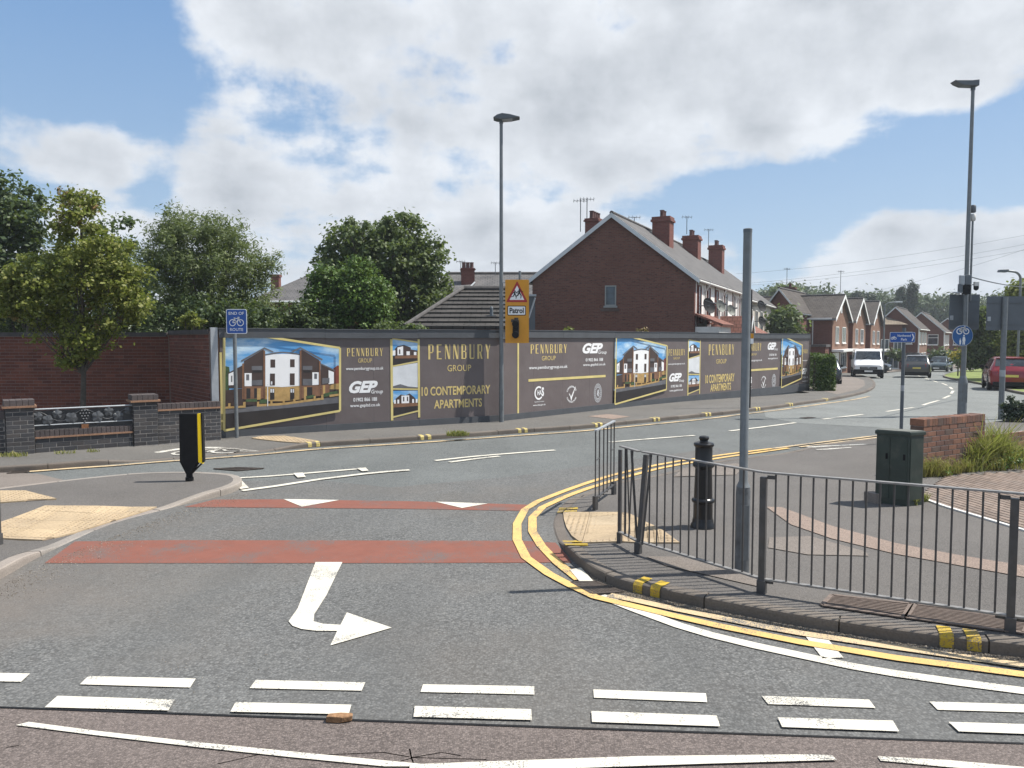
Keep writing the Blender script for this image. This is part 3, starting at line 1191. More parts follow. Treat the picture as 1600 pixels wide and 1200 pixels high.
sheet('pale_footway', [P(x, y, 'p') for x, y in [(1262, 604), (1266, 606.5), (1308, 616), (1340, 609), (1352, 602), (1350, 594), (1330, 588), (1300, 585), (1270, 585)]] + [], A_FOOT2, HP, pav, extra=0.0)
sheet('corner_footway', kR + [Vector((22, 24, 0)), Vector((22, 3.0, 0))], A_FOOT, HP, pav, cuts=[cuts[1], cuts[3]], extra=-0.004)

# bands and repairs in the right-hand footway
mark('footway_band', [(1197, 792), (1222, 793), (1300, 822), (1400, 849), (1500, 868), (1600, 884), (1700, 898), (1700, 916), (1600, 902), (1500, 884), (1400, 866), (1300, 842), (1236, 820)], A_PATCH, 1, 'p', pav)
mark('footway_repair', [(1202, 840), (1265, 838), (1352, 862), (1358, 869), (1262, 867), (1200, 856)], A_FOOT2, 1, 'p', pav)
mark('footway_repair', [(1052, 745), (1068, 732), (1150, 724), (1166, 727), (1150, 742)], A_FOOT2, 1, 'p', pav)
mark('footway_repair', [(918, 650.5), (950, 647), (985, 651), (958, 655)], A_PATCH, 1, 'p', pav)
mark('footway_repair', [(1010, 870), (1062, 870), (1200, 905), (1190, 918), (1040, 884)], A_FOOT2, 1, 'p', pav)
stripe('worn_white_line', [(1262, 699), (1300, 696.5), (1360, 694)], 0.14, WORN_PAINT, 1, pav, 'p')
stripe('worn_white_line', [(1275, 703), (1330, 699.5)], 0.10, WORN_PAINT, 1, pav, 'p')


for pl in ([(640, 1185), (600, 1178), (500, 1182), (420, 1178), (340, 1196)], [(640, 1172), (643, 1187), (650, 1204)], [(643, 1186), (690, 1178), (720, 1183)], [(643, 1187), (600, 1199)], [(643, 1186), (760, 1189)],
           [(30, 1167), (10, 1170)]):
    stripe('road_crack', pl, 0.008, M_JOINT, 2)
for pl in ([(874, 794), (903, 793), (903, 796), (872, 797)], [(872, 798.5), (902, 797.5), (901, 800.5), (870, 801.5)], [(878, 845), (914, 845), (915, 848), (880, 848)], [(881, 850), (918, 850), (919, 853), (884, 853)]):
    sheet('yellow_kerb_mark', pp(pl, 'p'), KERB_YELLOW, HP, pav, extra=0.007)


# ------------------------------------------------------------------ tactile slabs
def inpoly(x, y, pl):
    c = False
    for i in range(len(pl)):
        a, b = pl[i], pl[i - 1]
        if (a[1] > y) != (b[1] > y) and x < (b[0] - a[0]) * (y - a[1]) / (b[1] - a[1]) + a[0]:
            c = not c
    return c


def tactile(pl, ang, name='tactile_paving'):
    root = thing(name, None, None, (0, 0, 0))
    root['kind'] = 'structure'
    poly_ = [P(x, y, 'p') for x, y in pl]
    pl2 = [(p.x, p.y) for p in poly_]
    xs_, ys_ = [p[0] for p in pl2], [p[1] for p in pl2]
    sheet('bedding', pl2, M_BUFFB, HP, root, extra=0.004, cuts=[(min(xs_), max(xs_), min(ys_), max(ys_), 0.2)])
    cx = sum(p[0] for p in pl2) / len(pl2)
    cy = sum(p[1] for p in pl2) / len(pl2)
    c, s = math.cos(ang), math.sin(ang)
    gap = 0.006
    for i in range(-12, 13):
        for j in range(-12, 13):
            ox, oy = cx + c * i * 0.4 - s * j * 0.4, cy + s * i * 0.4 + c * j * 0.4
            loc = lambda a, b: (ox + c * a - s * b, oy + s * a + c * b)
            # the slab cut to the edge of the patch
            sub_ = [((x - ox) * c + (y - oy) * s, -(x - ox) * s + (y - oy) * c) for x, y in pl2]
            h_ = 0.2 - gap / 2
            for ax, sg in ((0, 1), (0, -1), (1, 1), (1, -1)):
                out = []
                for k in range(len(sub_)):
                    p, q = sub_[k - 1], sub_[k]
                    pi, qi = p[ax] * sg <= h_, q[ax] * sg <= h_
                    if pi != qi:
                        t = (h_ * sg - p[ax]) / (q[ax] - p[ax])
                        out.append((p[0] + (q[0] - p[0]) * t, p[1] + (q[1] - p[1]) * t))
                    if qi:
                        out.append(q)
                sub_ = out
                if len(sub_) < 3:
                    break
            if len(sub_) < 3:
                continue
            ar = abs(sum(sub_[k - 1][0] * sub_[k][1] - sub_[k][0] * sub_[k - 1][1] for k in range(len(sub_)))) / 2
            if ar < 0.008:
                continue
            lift = 0.011 + random.uniform(0, 0.002)
            mb = MB()
            pts = []
            for a, b in sub_:
                x, y = loc(a, b)
                pts.append(Vector((x, y, PG(x, y) + lift - .03)))
            mb.prism(pts, (0, 0, 0.03))
            for u in range(6):
                for w in range(6):
                    a, b = -.2 + .4 * (u + .5) / 6, -.2 + .4 * (w + .5) / 6
                    x, y = loc(a, b)
                    if not all(inpoly(x + dx, y + dy, pl2) for dx, dy in ((.02, 0), (-.02, 0), (0, .02), (0, -.02))):
                        continue
                    z = PG(x, y) + lift
                    vs = []
                    for r, dz_ in ((0.021, -0.004), (0.013, 0.0065)):
                        for k in range(6):
                            vs.append((x + math.cos(k * 1.0472) * r, y + math.sin(k * 1.0472) * r, z + dz_))
                    mb.add(vs, [(k, (k + 1) % 6, 6 + (k + 1) % 6, 6 + k) for k in range(6)] + [(6, 7, 8, 9, 10, 11)])
            mb.build('tactile_slab', M_BUFF, root, uv=False)
    return root


tactile([(70, 791), (160, 791.5), (245, 793), (205, 806), (172, 816), (118, 833), (70, 845), (0, 842), (-120, 838), (-100, 838), (0, 817)], R(8))
tactile([(-120, 768), (40, 767.5), (88, 780), (0, 786), (-120, 796)], R(8))
tactile([(880, 801), (930, 801), (980, 801), (1030, 826), (1062, 849), (1000, 849), (910, 849), (893, 838), (885, 825), (881, 812)], R(-9))
t_ = tactile([(393, 685), (412, 682), (445, 681.5), (498, 689.5), (470, 692.5)], R(28))

# cycle and shared path marks painted on the far footway
fr = [(236, 707), (300, 699.5), (352, 699), (402, 704.5), (372, 708.5), (360, 705), (330, 702.5), (300, 703.5), (262, 709)]
stripe('white_line', [(243, 707.5), (275, 702.5), (305, 699.5), (345, 699.5), (375, 702), (400, 705.5)], 0.13, WORN_PAINT, 1, pav, 'p')
stripe('white_line', [(365, 707), (385, 706), (401, 705)], 0.13, WORN_PAINT, 2, pav, 'p')


def ground_bike(cx, cy, w, ang):
    root = P(cx, cy, 'p')
    c, s = math.cos(ang), math.sin(ang)
    F = Frame((0, 0, 0), (1, 0))
    mb = MB()
    F.bike(mb, 0, 0, w, 0, t=w * 0.06)
    mb2 = MB()
    for v in mb.v:
        x, y = v.x, v.z
        X, Y_ = root.x + c * x - s * y, root.y + s * x + c * y
        mb2.v.append(Vector((X, Y_, PG(X, Y_) + 0.008)))
    mb2.f, mb2.m = mb.f, mb.m
    mb2.build('cycle_symbol', WORN_PAINT, pav)


ground_bike(325, 706.5, 1.25, R(20))


# ------------------------------------------------------------------ gullies and covers
def grate(name, label, pl, n, h=0.0, mat=M_IRON):
    c = [P(x, y, h) for x, y in pl]
    o = sum(c, Vector()) / 4
    root = thing(name, label, 'drain cover', o)
    z = Vector((0, 0, 0.010))
    a, b, cc, d = [p + z for p in c]
    mb = MB()
    mb.add([p - Vector((0, 0, 0.004)) for p in (a, b, cc, d)], [(0, 1, 2, 3)])
    mb.build('pit', M_BLACKM, root)
    up = Vector((0, 0, 0.008))
    fb = MB()
    for p, q in ((a, b), (b, cc), (cc, d), (d, a)):
        t = (q - p).normalized() * 0.0
        nn = Vector((-(q - p).y, (q - p).x, 0)).normalized() * 0.03
        fb.ob(p - nn / 2, q - p, nn, up)
    fb.build('frame', mat, root)
    for i in range(1, n):
        p, q = a.lerp(b, i / n), d.lerp(cc, i / n)
        nn = Vector((-(q - p).y, (q - p).x, 0)).normalized() * 0.022
        mb = MB()
        mb.ob(p - nn / 2, q - p, nn, up * 0.7)
        mb.build('bar', mat, root)
    return root


grate('drain_grate', 'iron gully grate in the road under the corner kerb beside the yellow lines', [(893, 912), (932, 911), (973, 927), (925, 930)], 9)
grate('drain_grate', 'iron gully grate against the far kerb in front of the blue brick wall', [(12, 741), (18, 737.5), (48, 735.5), (42, 739.5)], 5)


def manhole(label, pl, h, mat, ribs, pitch=None):
    c = [P(x, y, h) for x, y in pl]
    o = sum(c, Vector()) / 4
    root = thing('manhole_cover', label, 'manhole cover', o)
    e = Vector((0, 0, 0.005))
    mb = MB()
    mb.add([p + e for p in c], [(0, 1, 2, 3)])
    pl_ = mb.build('plate', mat, root)
    # triangular ribbed leaves
    a, b, cc, d = [p + e for p in c]
    for k in range(ribs):
        f0, f1 = (k + 0.3) / ribs, (k + 0.75) / ribs
        mb = MB()
        p, q, r_, s_ = a.lerp(b, f0), a.lerp(b, f1), d.lerp(cc, min(f1 + 0.16, 0.99)), d.lerp(cc, min(f0 + 0.16, 0.96))
        if (r_ - s_).length < 0.004: continue
        mb.prism([p, q, r_, s_], (0, 0, 0.006))
        mb.build('rib', mat, root)
    fb = MB()
    for p, q in ((a, b), (b, cc), (cc, d), (d, a)):
        nn = Vector((-(q - p).y, (q - p).x, 0)).normalized() * 0.035
        fb.ob(p - nn / 2 + Vector((0, 0, 0)), q - p, nn, (0, 0, 0.009))
    fb.build('frame', mat, root)
    return root


manhole('ribbed brown footway cover under the railing, left of its twin', [(1284, 947), (1300, 931), (1424, 945), (1412, 966)], 'p', M_COVER, 9)
manhole('ribbed brown footway cover under the railing beside the right-hand post', [(1416, 966.5), (1430, 945.5), (1610, 969), (1600, 991)], 'p', M_COVER, 11)
manhole('dark sunken iron cover in the road beyond the keep-left bollard', [(334, 733), (372, 731), (412, 732.5), (372, 736)], 0.004, M_IRON, 4)
manhole('small iron cover in the far road near the centre line', [(1250, 653.3), (1264, 652), (1274, 653), (1260, 654.5)], 0.004, M_IRON, 3)

# litter: a lump of broken brick on the tarmac joint
q = P(530, 1129)
mb = MB()
mb.prism([(q.x - 0.075, q.y - 0.022, 0.012), (q.x + 0.02, q.y - 0.03, 0.012), (q.x + 0.075, q.y - 0.01, 0.012), (q.x + 0.07, q.y + 0.022, 0.012), (q.x - 0.02, q.y + 0.03, 0.012), (q.x - 0.07, q.y + 0.02, 0.012)], (0.005, 0, 0.034))
o = mb.build('broken_brick', plain('brick_lump', (0.25, 0.14, 0.07), 0.9, 0.4, 40, bump=0.6), None, bevel=0.006)
tag(o, 'lump of broken brown brick lying on the tarmac joint near the dashes', 'brick')


# grit gathered along the gutters
def grit(name, line, n, wid, mat, smin=0.004, smax=0.012, off=0.0, side_=1, h=None):
    vs, fs = [], []
    pts = [P(*p) for p in line]
    ls = [(pts[i + 1] - pts[i]).length for i in range(len(pts) - 1)]
    for _ in range(n):
        i = random.choices(range(len(ls)), ls)[0]
        t = random.random()
        p = pts[i].lerp(pts[i + 1], t)
        d = (pts[i + 1] - pts[i]).normalized()
        k = side_ * (off + abs(random.gauss(0, wid)))
        x, y = p.x - d.y * k, p.y + d.x * k
        s = random.uniform(smin, smax)
        b = len(vs)
        a = random.random() * 6.28
        z = T(x, y) + 0.008 + (HP(x, y) if h == 'p' else 0)
        for j in range(3):
            vs.append((x + math.cos(a + j * 2.1) * s, y + math.sin(a + j * 2.1) * s * random.uniform(.5, 1), z))
        vs.append((x, y, z + s * random.uniform(.5, 1.0)))
        fs += [(b, b + 1, b + 3), (b + 1, b + 2, b + 3), (b + 2, b, b + 3)]
    me = bpy.data.meshes.new(name)
    me.from_pydata(vs, [], fs)
    me.materials.append(mat)
    o = bpy.data.objects.new(name, me)
    COL.objects.link(o)
    tag(o, kind='stuff')
    return o


M_GRIT = pieces('grit', [(0.10, 0.085, 0.065), (0.22, 0.18, 0.14), (0.06, 0.05, 0.04), (0.34, 0.30, 0.25), (0.16, 0.13, 0.09)], 0.95, 50, 0)
tag(grit('gravel', [(1800, 1054), (1600, 1031), (1390, 1004), (1230, 978), (1100, 953), (965, 922), (905, 888)], 9000, 0.055, M_GRIT, off=0.0, side_=1), 'loose grit and dead leaves lying in the gutter of the corner kerb')
tag(grit('gravel', [(-40, 940), (50, 890), (120, 862), (250, 810), (372, 772)], 2200, 0.22, M_GRIT, 0.003, 0.008, off=0.0, side_=-1), 'loose grit in the gutter of the left island kerb')
tag(grit('gravel', [(-60, 940), (120, 900), (300, 1000), (120, 1100), (-60, 1060)], 700, 0.8, M_GRIT, 0.002, 0.006), 'scattered grit on the left side of the junction')


# ------------------------------------------------------------------ the printed hoarding
M_PANEL = plain('print_mauve', (0.128, 0.106, 0.104), 0.5, 0.10, 1.2, spec=0.4, bump=0.5, bscale=5, dirt=((0.17, 0.155, 0.15), 0.25))
M_CAP = plain('hoarding_capping', (0.065, 0.070, 0.078), 0.6, 0.12, 3)
M_GOLD = plain('print_gold', (0.60, 0.50, 0.20), 0.5, 0.12, 2)
M_GOLDT = plain('print_gold_text', (0.62, 0.48, 0.19), 0.5, 0.15, 6)
M_PWHITE = plain('print_white', (0.80, 0.80, 0.80), 0.5, 0.04, 3)


def skyprint():
    m = NT('print_sky')
    p = m.pos()
    mp = m.N('ShaderNodeMapping')
    mp.inputs['Scale'].default_value = (0.8, 0.8, 2.2)
    m.L(p, mp.inputs[0])
    n = m.noise(mp.outputs[0], 1.7, 6, 0.6)
    c = m.mix(m.rng(n, 0.45, 0.7), (0.10, 0.32, 0.62), (0.55, 0.70, 0.80))
    return m.fin(c, 0.4)


M_PSKY = skyprint()
M_PBROWN = plain('print_dark_brown', (0.055, 0.035, 0.03), 0.5, 0.2, 3)
M_PTIM = plain('print_timber', (0.20, 0.10, 0.055), 0.5, 0.2, 9)
M_PBUFF = plain('print_buff', (0.42, 0.27, 0.10), 0.5, 0.2, 9)
M_PROAD = plain('print_road', (0.022, 0.018, 0.018), 0.5, 0.2, 3)
M_PGREEN = plain('print_green', (0.05, 0.09, 0.035), 0.5, 0.4, 14)
M_PGREY = plain('print_grey', (0.12, 0.12, 0.13), 0.5, 0.2, 5)
M_PPALE = plain('print_pale', (0.62, 0.64, 0.66), 0.5, 0.1, 3)
M_PRED = plain('print_brick', (0.22, 0.055, 0.035), 0.5, 0.2, 9)
PMATS = [M_PSKY, M_PWHITE, M_PBROWN, M_PTIM, M_PBUFF, M_PROAD, M_PGREEN, M_PGREY, M_PPALE, M_PRED, M_GOLD]
SKY_, WH, BR, TI, BU, RO, GN, GY, PA, RD, GO = range(11)

HA_, HM_, HB_ = P(345, 683, 'p'), P(783, 657.5, 'p'), P(1263, 609.5, 'p')
F1 = Frame(HA_, HM_ - HA_)
F2 = Frame(HM_, HB_ - HM_)
LEN1, LEN2 = (HM_ - HA_).xy.length, (HB_ - HM_).xy.length
HT = 2.32
hoard = thing('hoarding', 'long dark printed site hoarding advertising contemporary apartments along the far pavement', 'hoarding', HA_)


def art_points():
    """polygons of the printed apartment block, in the photo crop where they were measured"""
    W, K = WH, []
    a = K.append
    a((SKY_, [(50, 95), (1138, 262), (1138, 720), (50, 860)]))
    a((GN, [(50, 430), (100, 440), (110, 520), (100, 660), (50, 670)]))
    a((RD, [(1066, 465), (1120, 425), (1138, 430), (1138, 600), (1066, 605)]))
    a((BU, [(1040, 600), (1138, 595), (1138, 690), (1040, 705)]))
    a((BR, [(50, 660), (240, 640), (1138, 650), (1138, 740), (50, 835)]))
    a((BR, [(88, 498), (225, 425), (232, 640), (150, 640), (95, 640)]))
    a((W, [(95, 505), (150, 480), (150, 610), (95, 612)]))
    a((PGREYI, [(118, 525), (130, 520), (130, 580), (118, 582)]))
    a((TI, [(222, 410), (240, 405), (240, 740), (222, 742)]))
    a((BR, [(240, 385), (425, 275), (425, 640), (240, 640)]))
    a((GY, [(210, 378), (432, 255), (520, 296), (510, 304), (432, 272), (218, 392)]))
    a((W, [(245, 498), (312, 498), (312, 620), (245, 620)]))
    a((PGREYI, [(260, 510), (288, 510), (288, 566), (260, 566)]))
    a((GY, [(312, 432), (412, 430), (412, 470), (312, 470)]))
    a((GY, [(312, 566), (412, 560), (412, 612), (312, 612)]))
    a((RO, [(320, 474), (405, 474), (405, 492), (320, 492)]))
    a((TI, [(240, 622), (425, 622), (425, 735), (240, 745)]))
    a((RO, [(262, 640), (300, 640), (300, 735), (262, 738)]))
    a((RO, [(335, 640), (360, 640), (360, 730), (335, 733)]))
    a((BU, [(362, 640), (396, 640), (396, 745), (362, 748)]))
    a((TI, [(421, 280), (438, 290), (438, 745), (421, 745)]))
    a((W, [(440, 335), (520, 322), (600, 317), (680, 320), (762, 330), (762, 616), (600, 628), (440, 622)]))
    a((GY, [(436, 322), (520, 304), (600, 297), (690, 302), (770, 320), (770, 330), (600, 308), (440, 334)]))
    for x0, y0, x1, y1 in ((487, 370, 532, 446), (672, 368, 715, 442), (483, 502, 530, 613), (670, 500, 715, 610)):
        a((BR, [(x0, y0), (x1, y0), (x1, y1), (x0, y1)]))
    a((PA, [(490, 575), (505, 575), (505, 605), (490, 605)]))
    a((BU, [(440, 624), (600, 630), (762, 618), (762, 745), (600, 762), (440, 760)]))
    for x0, x1 in ((483, 525), (672, 712)):
        a((RO, [(x0, 642), (x1, 641), (x1, 745), (x0, 750)]))
        a((PA, [(x0 + 4, 646), (x0 + 18, 646), (x0 + 18, 680), (x0 + 4, 680)]))
        a((PA, [(x0 + 24, 646), (x1 - 4, 646), (x1 - 4, 680), (x0 + 24, 680)]))
    a((TI, [(762, 290), (778, 280), (778, 745), (762, 748)]))
    a((BR, [(778, 275), (945, 375), (945, 640), (778, 640)]))
    a((GY, [(680, 292), (768, 254), (978, 366), (972, 382), (768, 270), (700, 302)]))
    a((W, [(880, 490), (942, 490), (942, 606), (880, 610)]))
    a((PGREYI, [(898, 502), (924, 502), (924, 552), (898, 552)]))
    a((GY, [(790, 430), (880, 430), (880, 468), (790, 468)]))
    a((GY, [(790, 552), (880, 552), (880, 612), (790, 612)]))
    a((RO, [(795, 473), (865, 473), (865, 490), (795, 490)]))
    a((TI, [(778, 616), (945, 612), (945, 710), (778, 735)]))
    a((RO, [(830, 630), (880, 628), (880, 705), (830, 712)]))
    a((BU, [(800, 628), (828, 628), (828, 725), (800, 728)]))
    a((TI, [(942, 380), (958, 388), (958, 710), (942, 714)]))
    a((BR, [(960, 412), (1078, 470), (1078, 600), (960, 640)]))
    a((GY, [(958, 405), (1092, 466), (1090, 478), (958, 416)]))
    a((W, [(1032, 470), (1082, 488), (1082, 595), (1032, 600)]))
    a((GY, [(972, 545), (1040, 542), (1040, 590), (972, 600)]))
    a((TI, [(962, 610), (1040, 602), (1040, 700), (962, 712)]))
    a((BU, [(978, 612), (1000, 611), (1000, 690), (978, 692)]))
    a((GN, [(260, 742), (360, 738), (360, 765), (250, 765)]))
    a((GN, [(385, 745), (455, 742), (455, 780), (385, 782)]))
    a((GN, [(820, 712), (900, 700), (905, 728), (820, 738)]))
    a((GN, [(985, 690), (1060, 672), (1120, 662), (1120, 690), (985, 722)]))
    a((GY, [(50, 838), (1138, 716), (1138, 775), (50, 882)]))
    a((BU, [(358, 790), (600, 775), (985, 725), (985, 745), (600, 798), (358, 812)]))
    for x, t, b in ((360, 765, 812), (485, 758, 802), (600, 750, 795), (700, 738, 782), (800, 722, 766), (890, 712, 756), (962, 700, 748)):
        a((BU, [(x, t), (x + 20, t - 2), (x + 20, b - 2), (x, b)]))
    a((BU, [(50, 812), (250, 800), (250, 820), (50, 832)]))
    a((BU, [(88, 780), (110, 778), (110, 828), (88, 830)]))
    a((BU, [(228, 768), (252, 766), (252, 820), (228, 822)]))
    a((BU, [(1040, 700), (1138, 688), (1138, 706), (1040, 722)]))
    a((PA, [(455, 600), (463, 600), (463, 806), (455, 808)]))
    a((RO, [(50, 880), (1138, 775), (1138, 850), (50, 1035)]))
    return K


PGREYI = GY
ART = []
_f = lambda p: F1.px(340 + p[0] / 6, 500 + p[1] / 6)
_u0, _u1 = _f((50, 600))[0], _f((1138, 600))[0]
for mi, pl in art_points():
    q = [_f(p) for p in pl]
    ART.append((mi, [((u - _u0) / (_u1 - _u0), v) for u, v in q]))


def apartment_print(F, pxl, pxr, off=0.004, ybase=0.0, dv=0.0):
    u0, u1 = F.px(pxl, 570)[0], F.px(pxr, 570)[0]
    mb = MB()
    for k, (mi, pl) in enumerate(ART):
        mb.poly([F.at(u0 + a * (u1 - u0), v + dv, off + 0.0006 * k) for a, v in pl], mi, F.n)
    fr_ = ART[0][1][0], ART[0][1][1], ART[-1][1][2], ART[-1][1][3]
    c = [(u0 + a * (u1 - u0), v + dv) for a, v in fr_]
    o2 = off + 0.0006 * len(ART) + 0.001
    for i in range(4):
        F.line(mb, c[i], c[(i + 1) % 4], 0.05, o2 + 0.0005 * i, GO)
    return mb.build('printed_picture', PMATS, hoard)


def small_prints(F, pxl, pxr, dv=0.0, full=True):
    """the strip with two small pictures and a pale map between gold uprights"""
    u0, u1 = F.px(pxl, 570)[0], F.px(pxr, 570)[0]
    w = u1 - u0
    Z = lambda y: F1.px(632, y)[1] + dv
    mb = MB()

    def q(pts, m, off):
        mb.poly([F.at(u0 + a * w, Z(y), off) for a, y in pts], m, F.n)
    q([(0, 530), (1, 536), (1, 562), (0, 566)], SKY_, 0.004)
    q([(0, 556), (1, 554), (1, 562), (0, 571)], RO, 0.0045)
    q([(0.1, 545), (.2, 541), (.45, 539), (.72, 543), (.72, 556), (.1, 556)], BR, 0.005)
    q([(.2, 543), (.42, 541), (.42, 555), (.2, 555)], WH, 0.0055)
    q([(.26, 546), (.31, 546), (.31, 553), (.26, 553)], BR, 0.006)
    q([(.72, 546), (1, 548), (1, 556), (.72, 556)], BR, 0.005)
    q([(0, 548), (.12, 547), (.12, 555), (0, 555)], WH, 0.0055)
    q([(.55, 549), (.68, 549), (.68, 555), (.55, 555)], WH, 0.0055)
    q([(.84, 550), (.94, 550), (.94, 555), (.84, 555)], WH, 0.0055)
    q([(.1, 556), (1, 555), (1, 560), (.1, 560)], TI, 0.0058)
    q([(0, 573), (1, 567), (1, 606), (0, 605)], PA, 0.004)
    q([(0, 603), (.3, 600), (.6, 604), (1, 606), (1, 607), (0, 606)], GY, 0.0045)
    q([(0, 610), (1, 611), (1, 640), (0, 640)], SKY_, 0.004)
    q([(0, 628), (1, 627), (1, 641), (0, 648)], RO, 0.0045)
    q([(.12, 622), (.32, 616), (.5, 618), (.66, 615), (.86, 622), (.98, 630), (.05, 631)], BR, 0.005)
    q([(.34, 618), (.64, 618), (.64, 630), (.34, 630)], WH, 0.0055)
    for x in (.4, .55):
        q([(x, 620), (x + .05, 620), (x + .05, 627), (x, 627)], BR, 0.006)
    for x in (.05, .18, .76, .9):
        q([(x, 624), (x + .07, 624), (x + .07, 630), (x, 630)], WH, 0.0055)
    q([(.05, 630), (.95, 630), (1, 635), (0, 636)], TI, 0.0058)
    for a, b, ya, yb in ((0, 1, 529, 535), (0, 1, 572, 565), (0, 1, 607, 609), (0, 1, 651, 643)):
        F.line(mb, (u0, Z(ya)), (u1, Z(yb)), 0.035, 0.0065, GO)
    F.line(mb, (u0 - .02, 0.16 + dv), (u0 - .02, HT - .22 + dv), 0.06, 0.0075, GO)
    F.line(mb, (u1 + .02, 0.2 + dv), (u1 + .02, HT - .22 + dv), 0.055, 0.0075, GO)
    return mb.build('printed_picture', PMATS, hoard)


GLY = {
    'P': [[(0, 0), (.36, 0), (.36, 1), (0, 1)], [(.32, .93), (.78, .93), (.78, 1), (.32, 1)], [(.32, .42), (.78, .42), (.78, .49), (.32, .49)], [(.72, .47), (.95, .52), (.95, .9), (.72, .97)]],
    'E': [[(0, 0), (.32, 0), (.32, 1), (0, 1)], [(.32, .93), (.9, .93), (.9, 1), (.32, 1)], [(.32, .47), (.75, .47), (.75, .54), (.32, .54)], [(.32, 0), (.9, 0), (.9, .07), (.32, .07)]],
    'N': [[(0, 0), (.11, 0), (.11, .9), (0, 1)], [(0, 1), (.34, 1), (.95, 0), (.61, 0)], [(.84, .2), (.95, 0), (.95, 1), (.84, 1)]],
    'B': [[(0, 0), (.32, 0), (.32, 1), (0, 1)], [(.32, .93), (.75, .93), (.75, 1), (.32, 1)], [(.32, .48), (.78, .48), (.78, .55), (.32, .55)], [(.32, 0), (.78, 0), (.78, .07), (.32, .07)],
          [(.68, .53), (.9, .6), (.9, .9), (.68, .98)], [(.7, .02), (.95, .1), (.95, .44), (.7, .51)]],
    'U': [[(0, .08), (.32, .03), (.32, 1), (0, 1)], [(.1, 0), (.85, 0), (.93, .08), (.05, .08)], [(.82, .05), (.93, .08), (.93, 1), (.82, 1)]],
    'Y': [[(0, 1), (.34, 1), (.64, .42), (.34, .42)], [(.88, 1), (.99, 1), (.62, .42), (.5, .42)], [(.34, 0), (.64, 0), (.64, .43), (.34, .43)]],
}
GLY['R'] = GLY['P'] + [[(.42, .44), (.68, .44), (1.0, 0), (.70, 0)]]


def pennbury(F, x0, x1, y0, y1, off=0.004):
    xm = (x0 + x1) / 2
    u0, u1 = F.px(x0, y0)[0], F.px(x1, y0)[0]
    v1, v0 = F.px(xm, y0)[1], F.px(xm, y1)[1]
    s = 'PENNBURY'
    mb = MB()
    cw = (u1 - u0) / (len(s) - 0.35)
    for i, ch in enumerate(s):
        for k, pl in enumerate(GLY[ch]):
            mb.poly([F.at(u0 + cw * (i + 0.65 * a), v0 + (v1 - v0) * b, off + 0.0003 * k) for a, b in pl], 0, F.n)
    return mb.build('lettering', M_GOLDT, hoard)


def words(F, key, x0, x1, y0, y1, mat, off=0.004):
    xm = (x0 + x1) / 2
    u0, u1 = F.px(x0, y0)[0], F.px(x1, y0)[0]
    v1, v0 = F.px(xm, y0)[1], F.px(xm, y1)[1]
    mb = MB()
    F.text(mb, key, u0, u1, v0, v1, off)
    return mb.build('lettering', mat, hoard)


def gep(F, x0, x1, y0, y1, sub=True):
    words(F, ('GEP', 0.05, 0.35), x0, x0 + (x1 - x0) * .85, y0, y0 + (y1 - y0) * 0.93, M_PWHITE)
    if sub:
        words(F, ('Group', 0.01, 0.2), x0 + (x1 - x0) * .66, x1, y0 + (y1 - y0) * .66, y1 + 1, M_PWHITE, 0.006)


WWW = ('www.pennburygroup.co.uk', 0.012, 0)
GLT = ('www.gepltd.co.uk', 0.012, 0)
TEL = ('01902 866 188', 0.015, 0)
GRP = ('GROUP', 0.0, 0)

# boards, capping and kickboard
for F, LN, b0 in ((F1, LEN1, 0.02), (F2, LEN2, 0.03)):
    n = round((LN - b0) / 1.22)
    w = (LN - b0) / n
    for i in range(n):
        mb = MB()
        o1 = random.uniform(-0.002, 0.0005)
        F.box(mb, b0 + w * i + 0.0015, b0 + w * (i + 1) - 0.0015, -0.12, HT - 0.13, -0.02, o1)
        mb.build('panel', M_PANEL, hoard)
    m_ = round(LN / 2.44)
    for i in range(m_):
        mb = MB()
        u0, u1 = LN / m_ * i + 0.002, LN / m_ * (i + 1) - 0.002
        dz = random.uniform(-.008, .008)
        F.box(mb, u0, u1, HT - 0.19 + dz, HT + dz, 0.012, 0.05)
        F.box(mb, u0, u1, HT + dz, HT + 0.02 + dz, -0.07, 0.065)
        mb.build('capping', M_CAP, hoard)
        mb = MB()
        F.box(mb, u0, u1, -0.16, 0.15 + dz * .5, 0.012, 0.045)
        mb.build('kickboard', M_CAP, hoard)
    # raking posts behind the boards
    for i in range(n + 1):
        mb = MB()
        F.box(mb, b0 + w * i - 0.04, b0 + w * i + 0.04, -0.15, HT - 0.12, -0.13, -0.024)
        mb.build('post', M_PTIM, hoard)
mb = MB()
F1.box(mb, -0.17, -0.03, -0.05, HT + 0.03, -0.06, 0.08)
mb.build('end_post', M_GALVL, hoard)
F1e = MB()
F1.line(F1e, (0.035, 0.12), (0.035, HT - .5), 0.05, 0.006)
F1e.build('gold_line', M_GOLD, hoard)
mb = MB()
F2.box(mb, LEN2 - 0.0, LEN2 + 0.06, -0.2, HT - 0.1, -0.12, 0.02)
mb.build('end_post', M_PANEL, hoard)

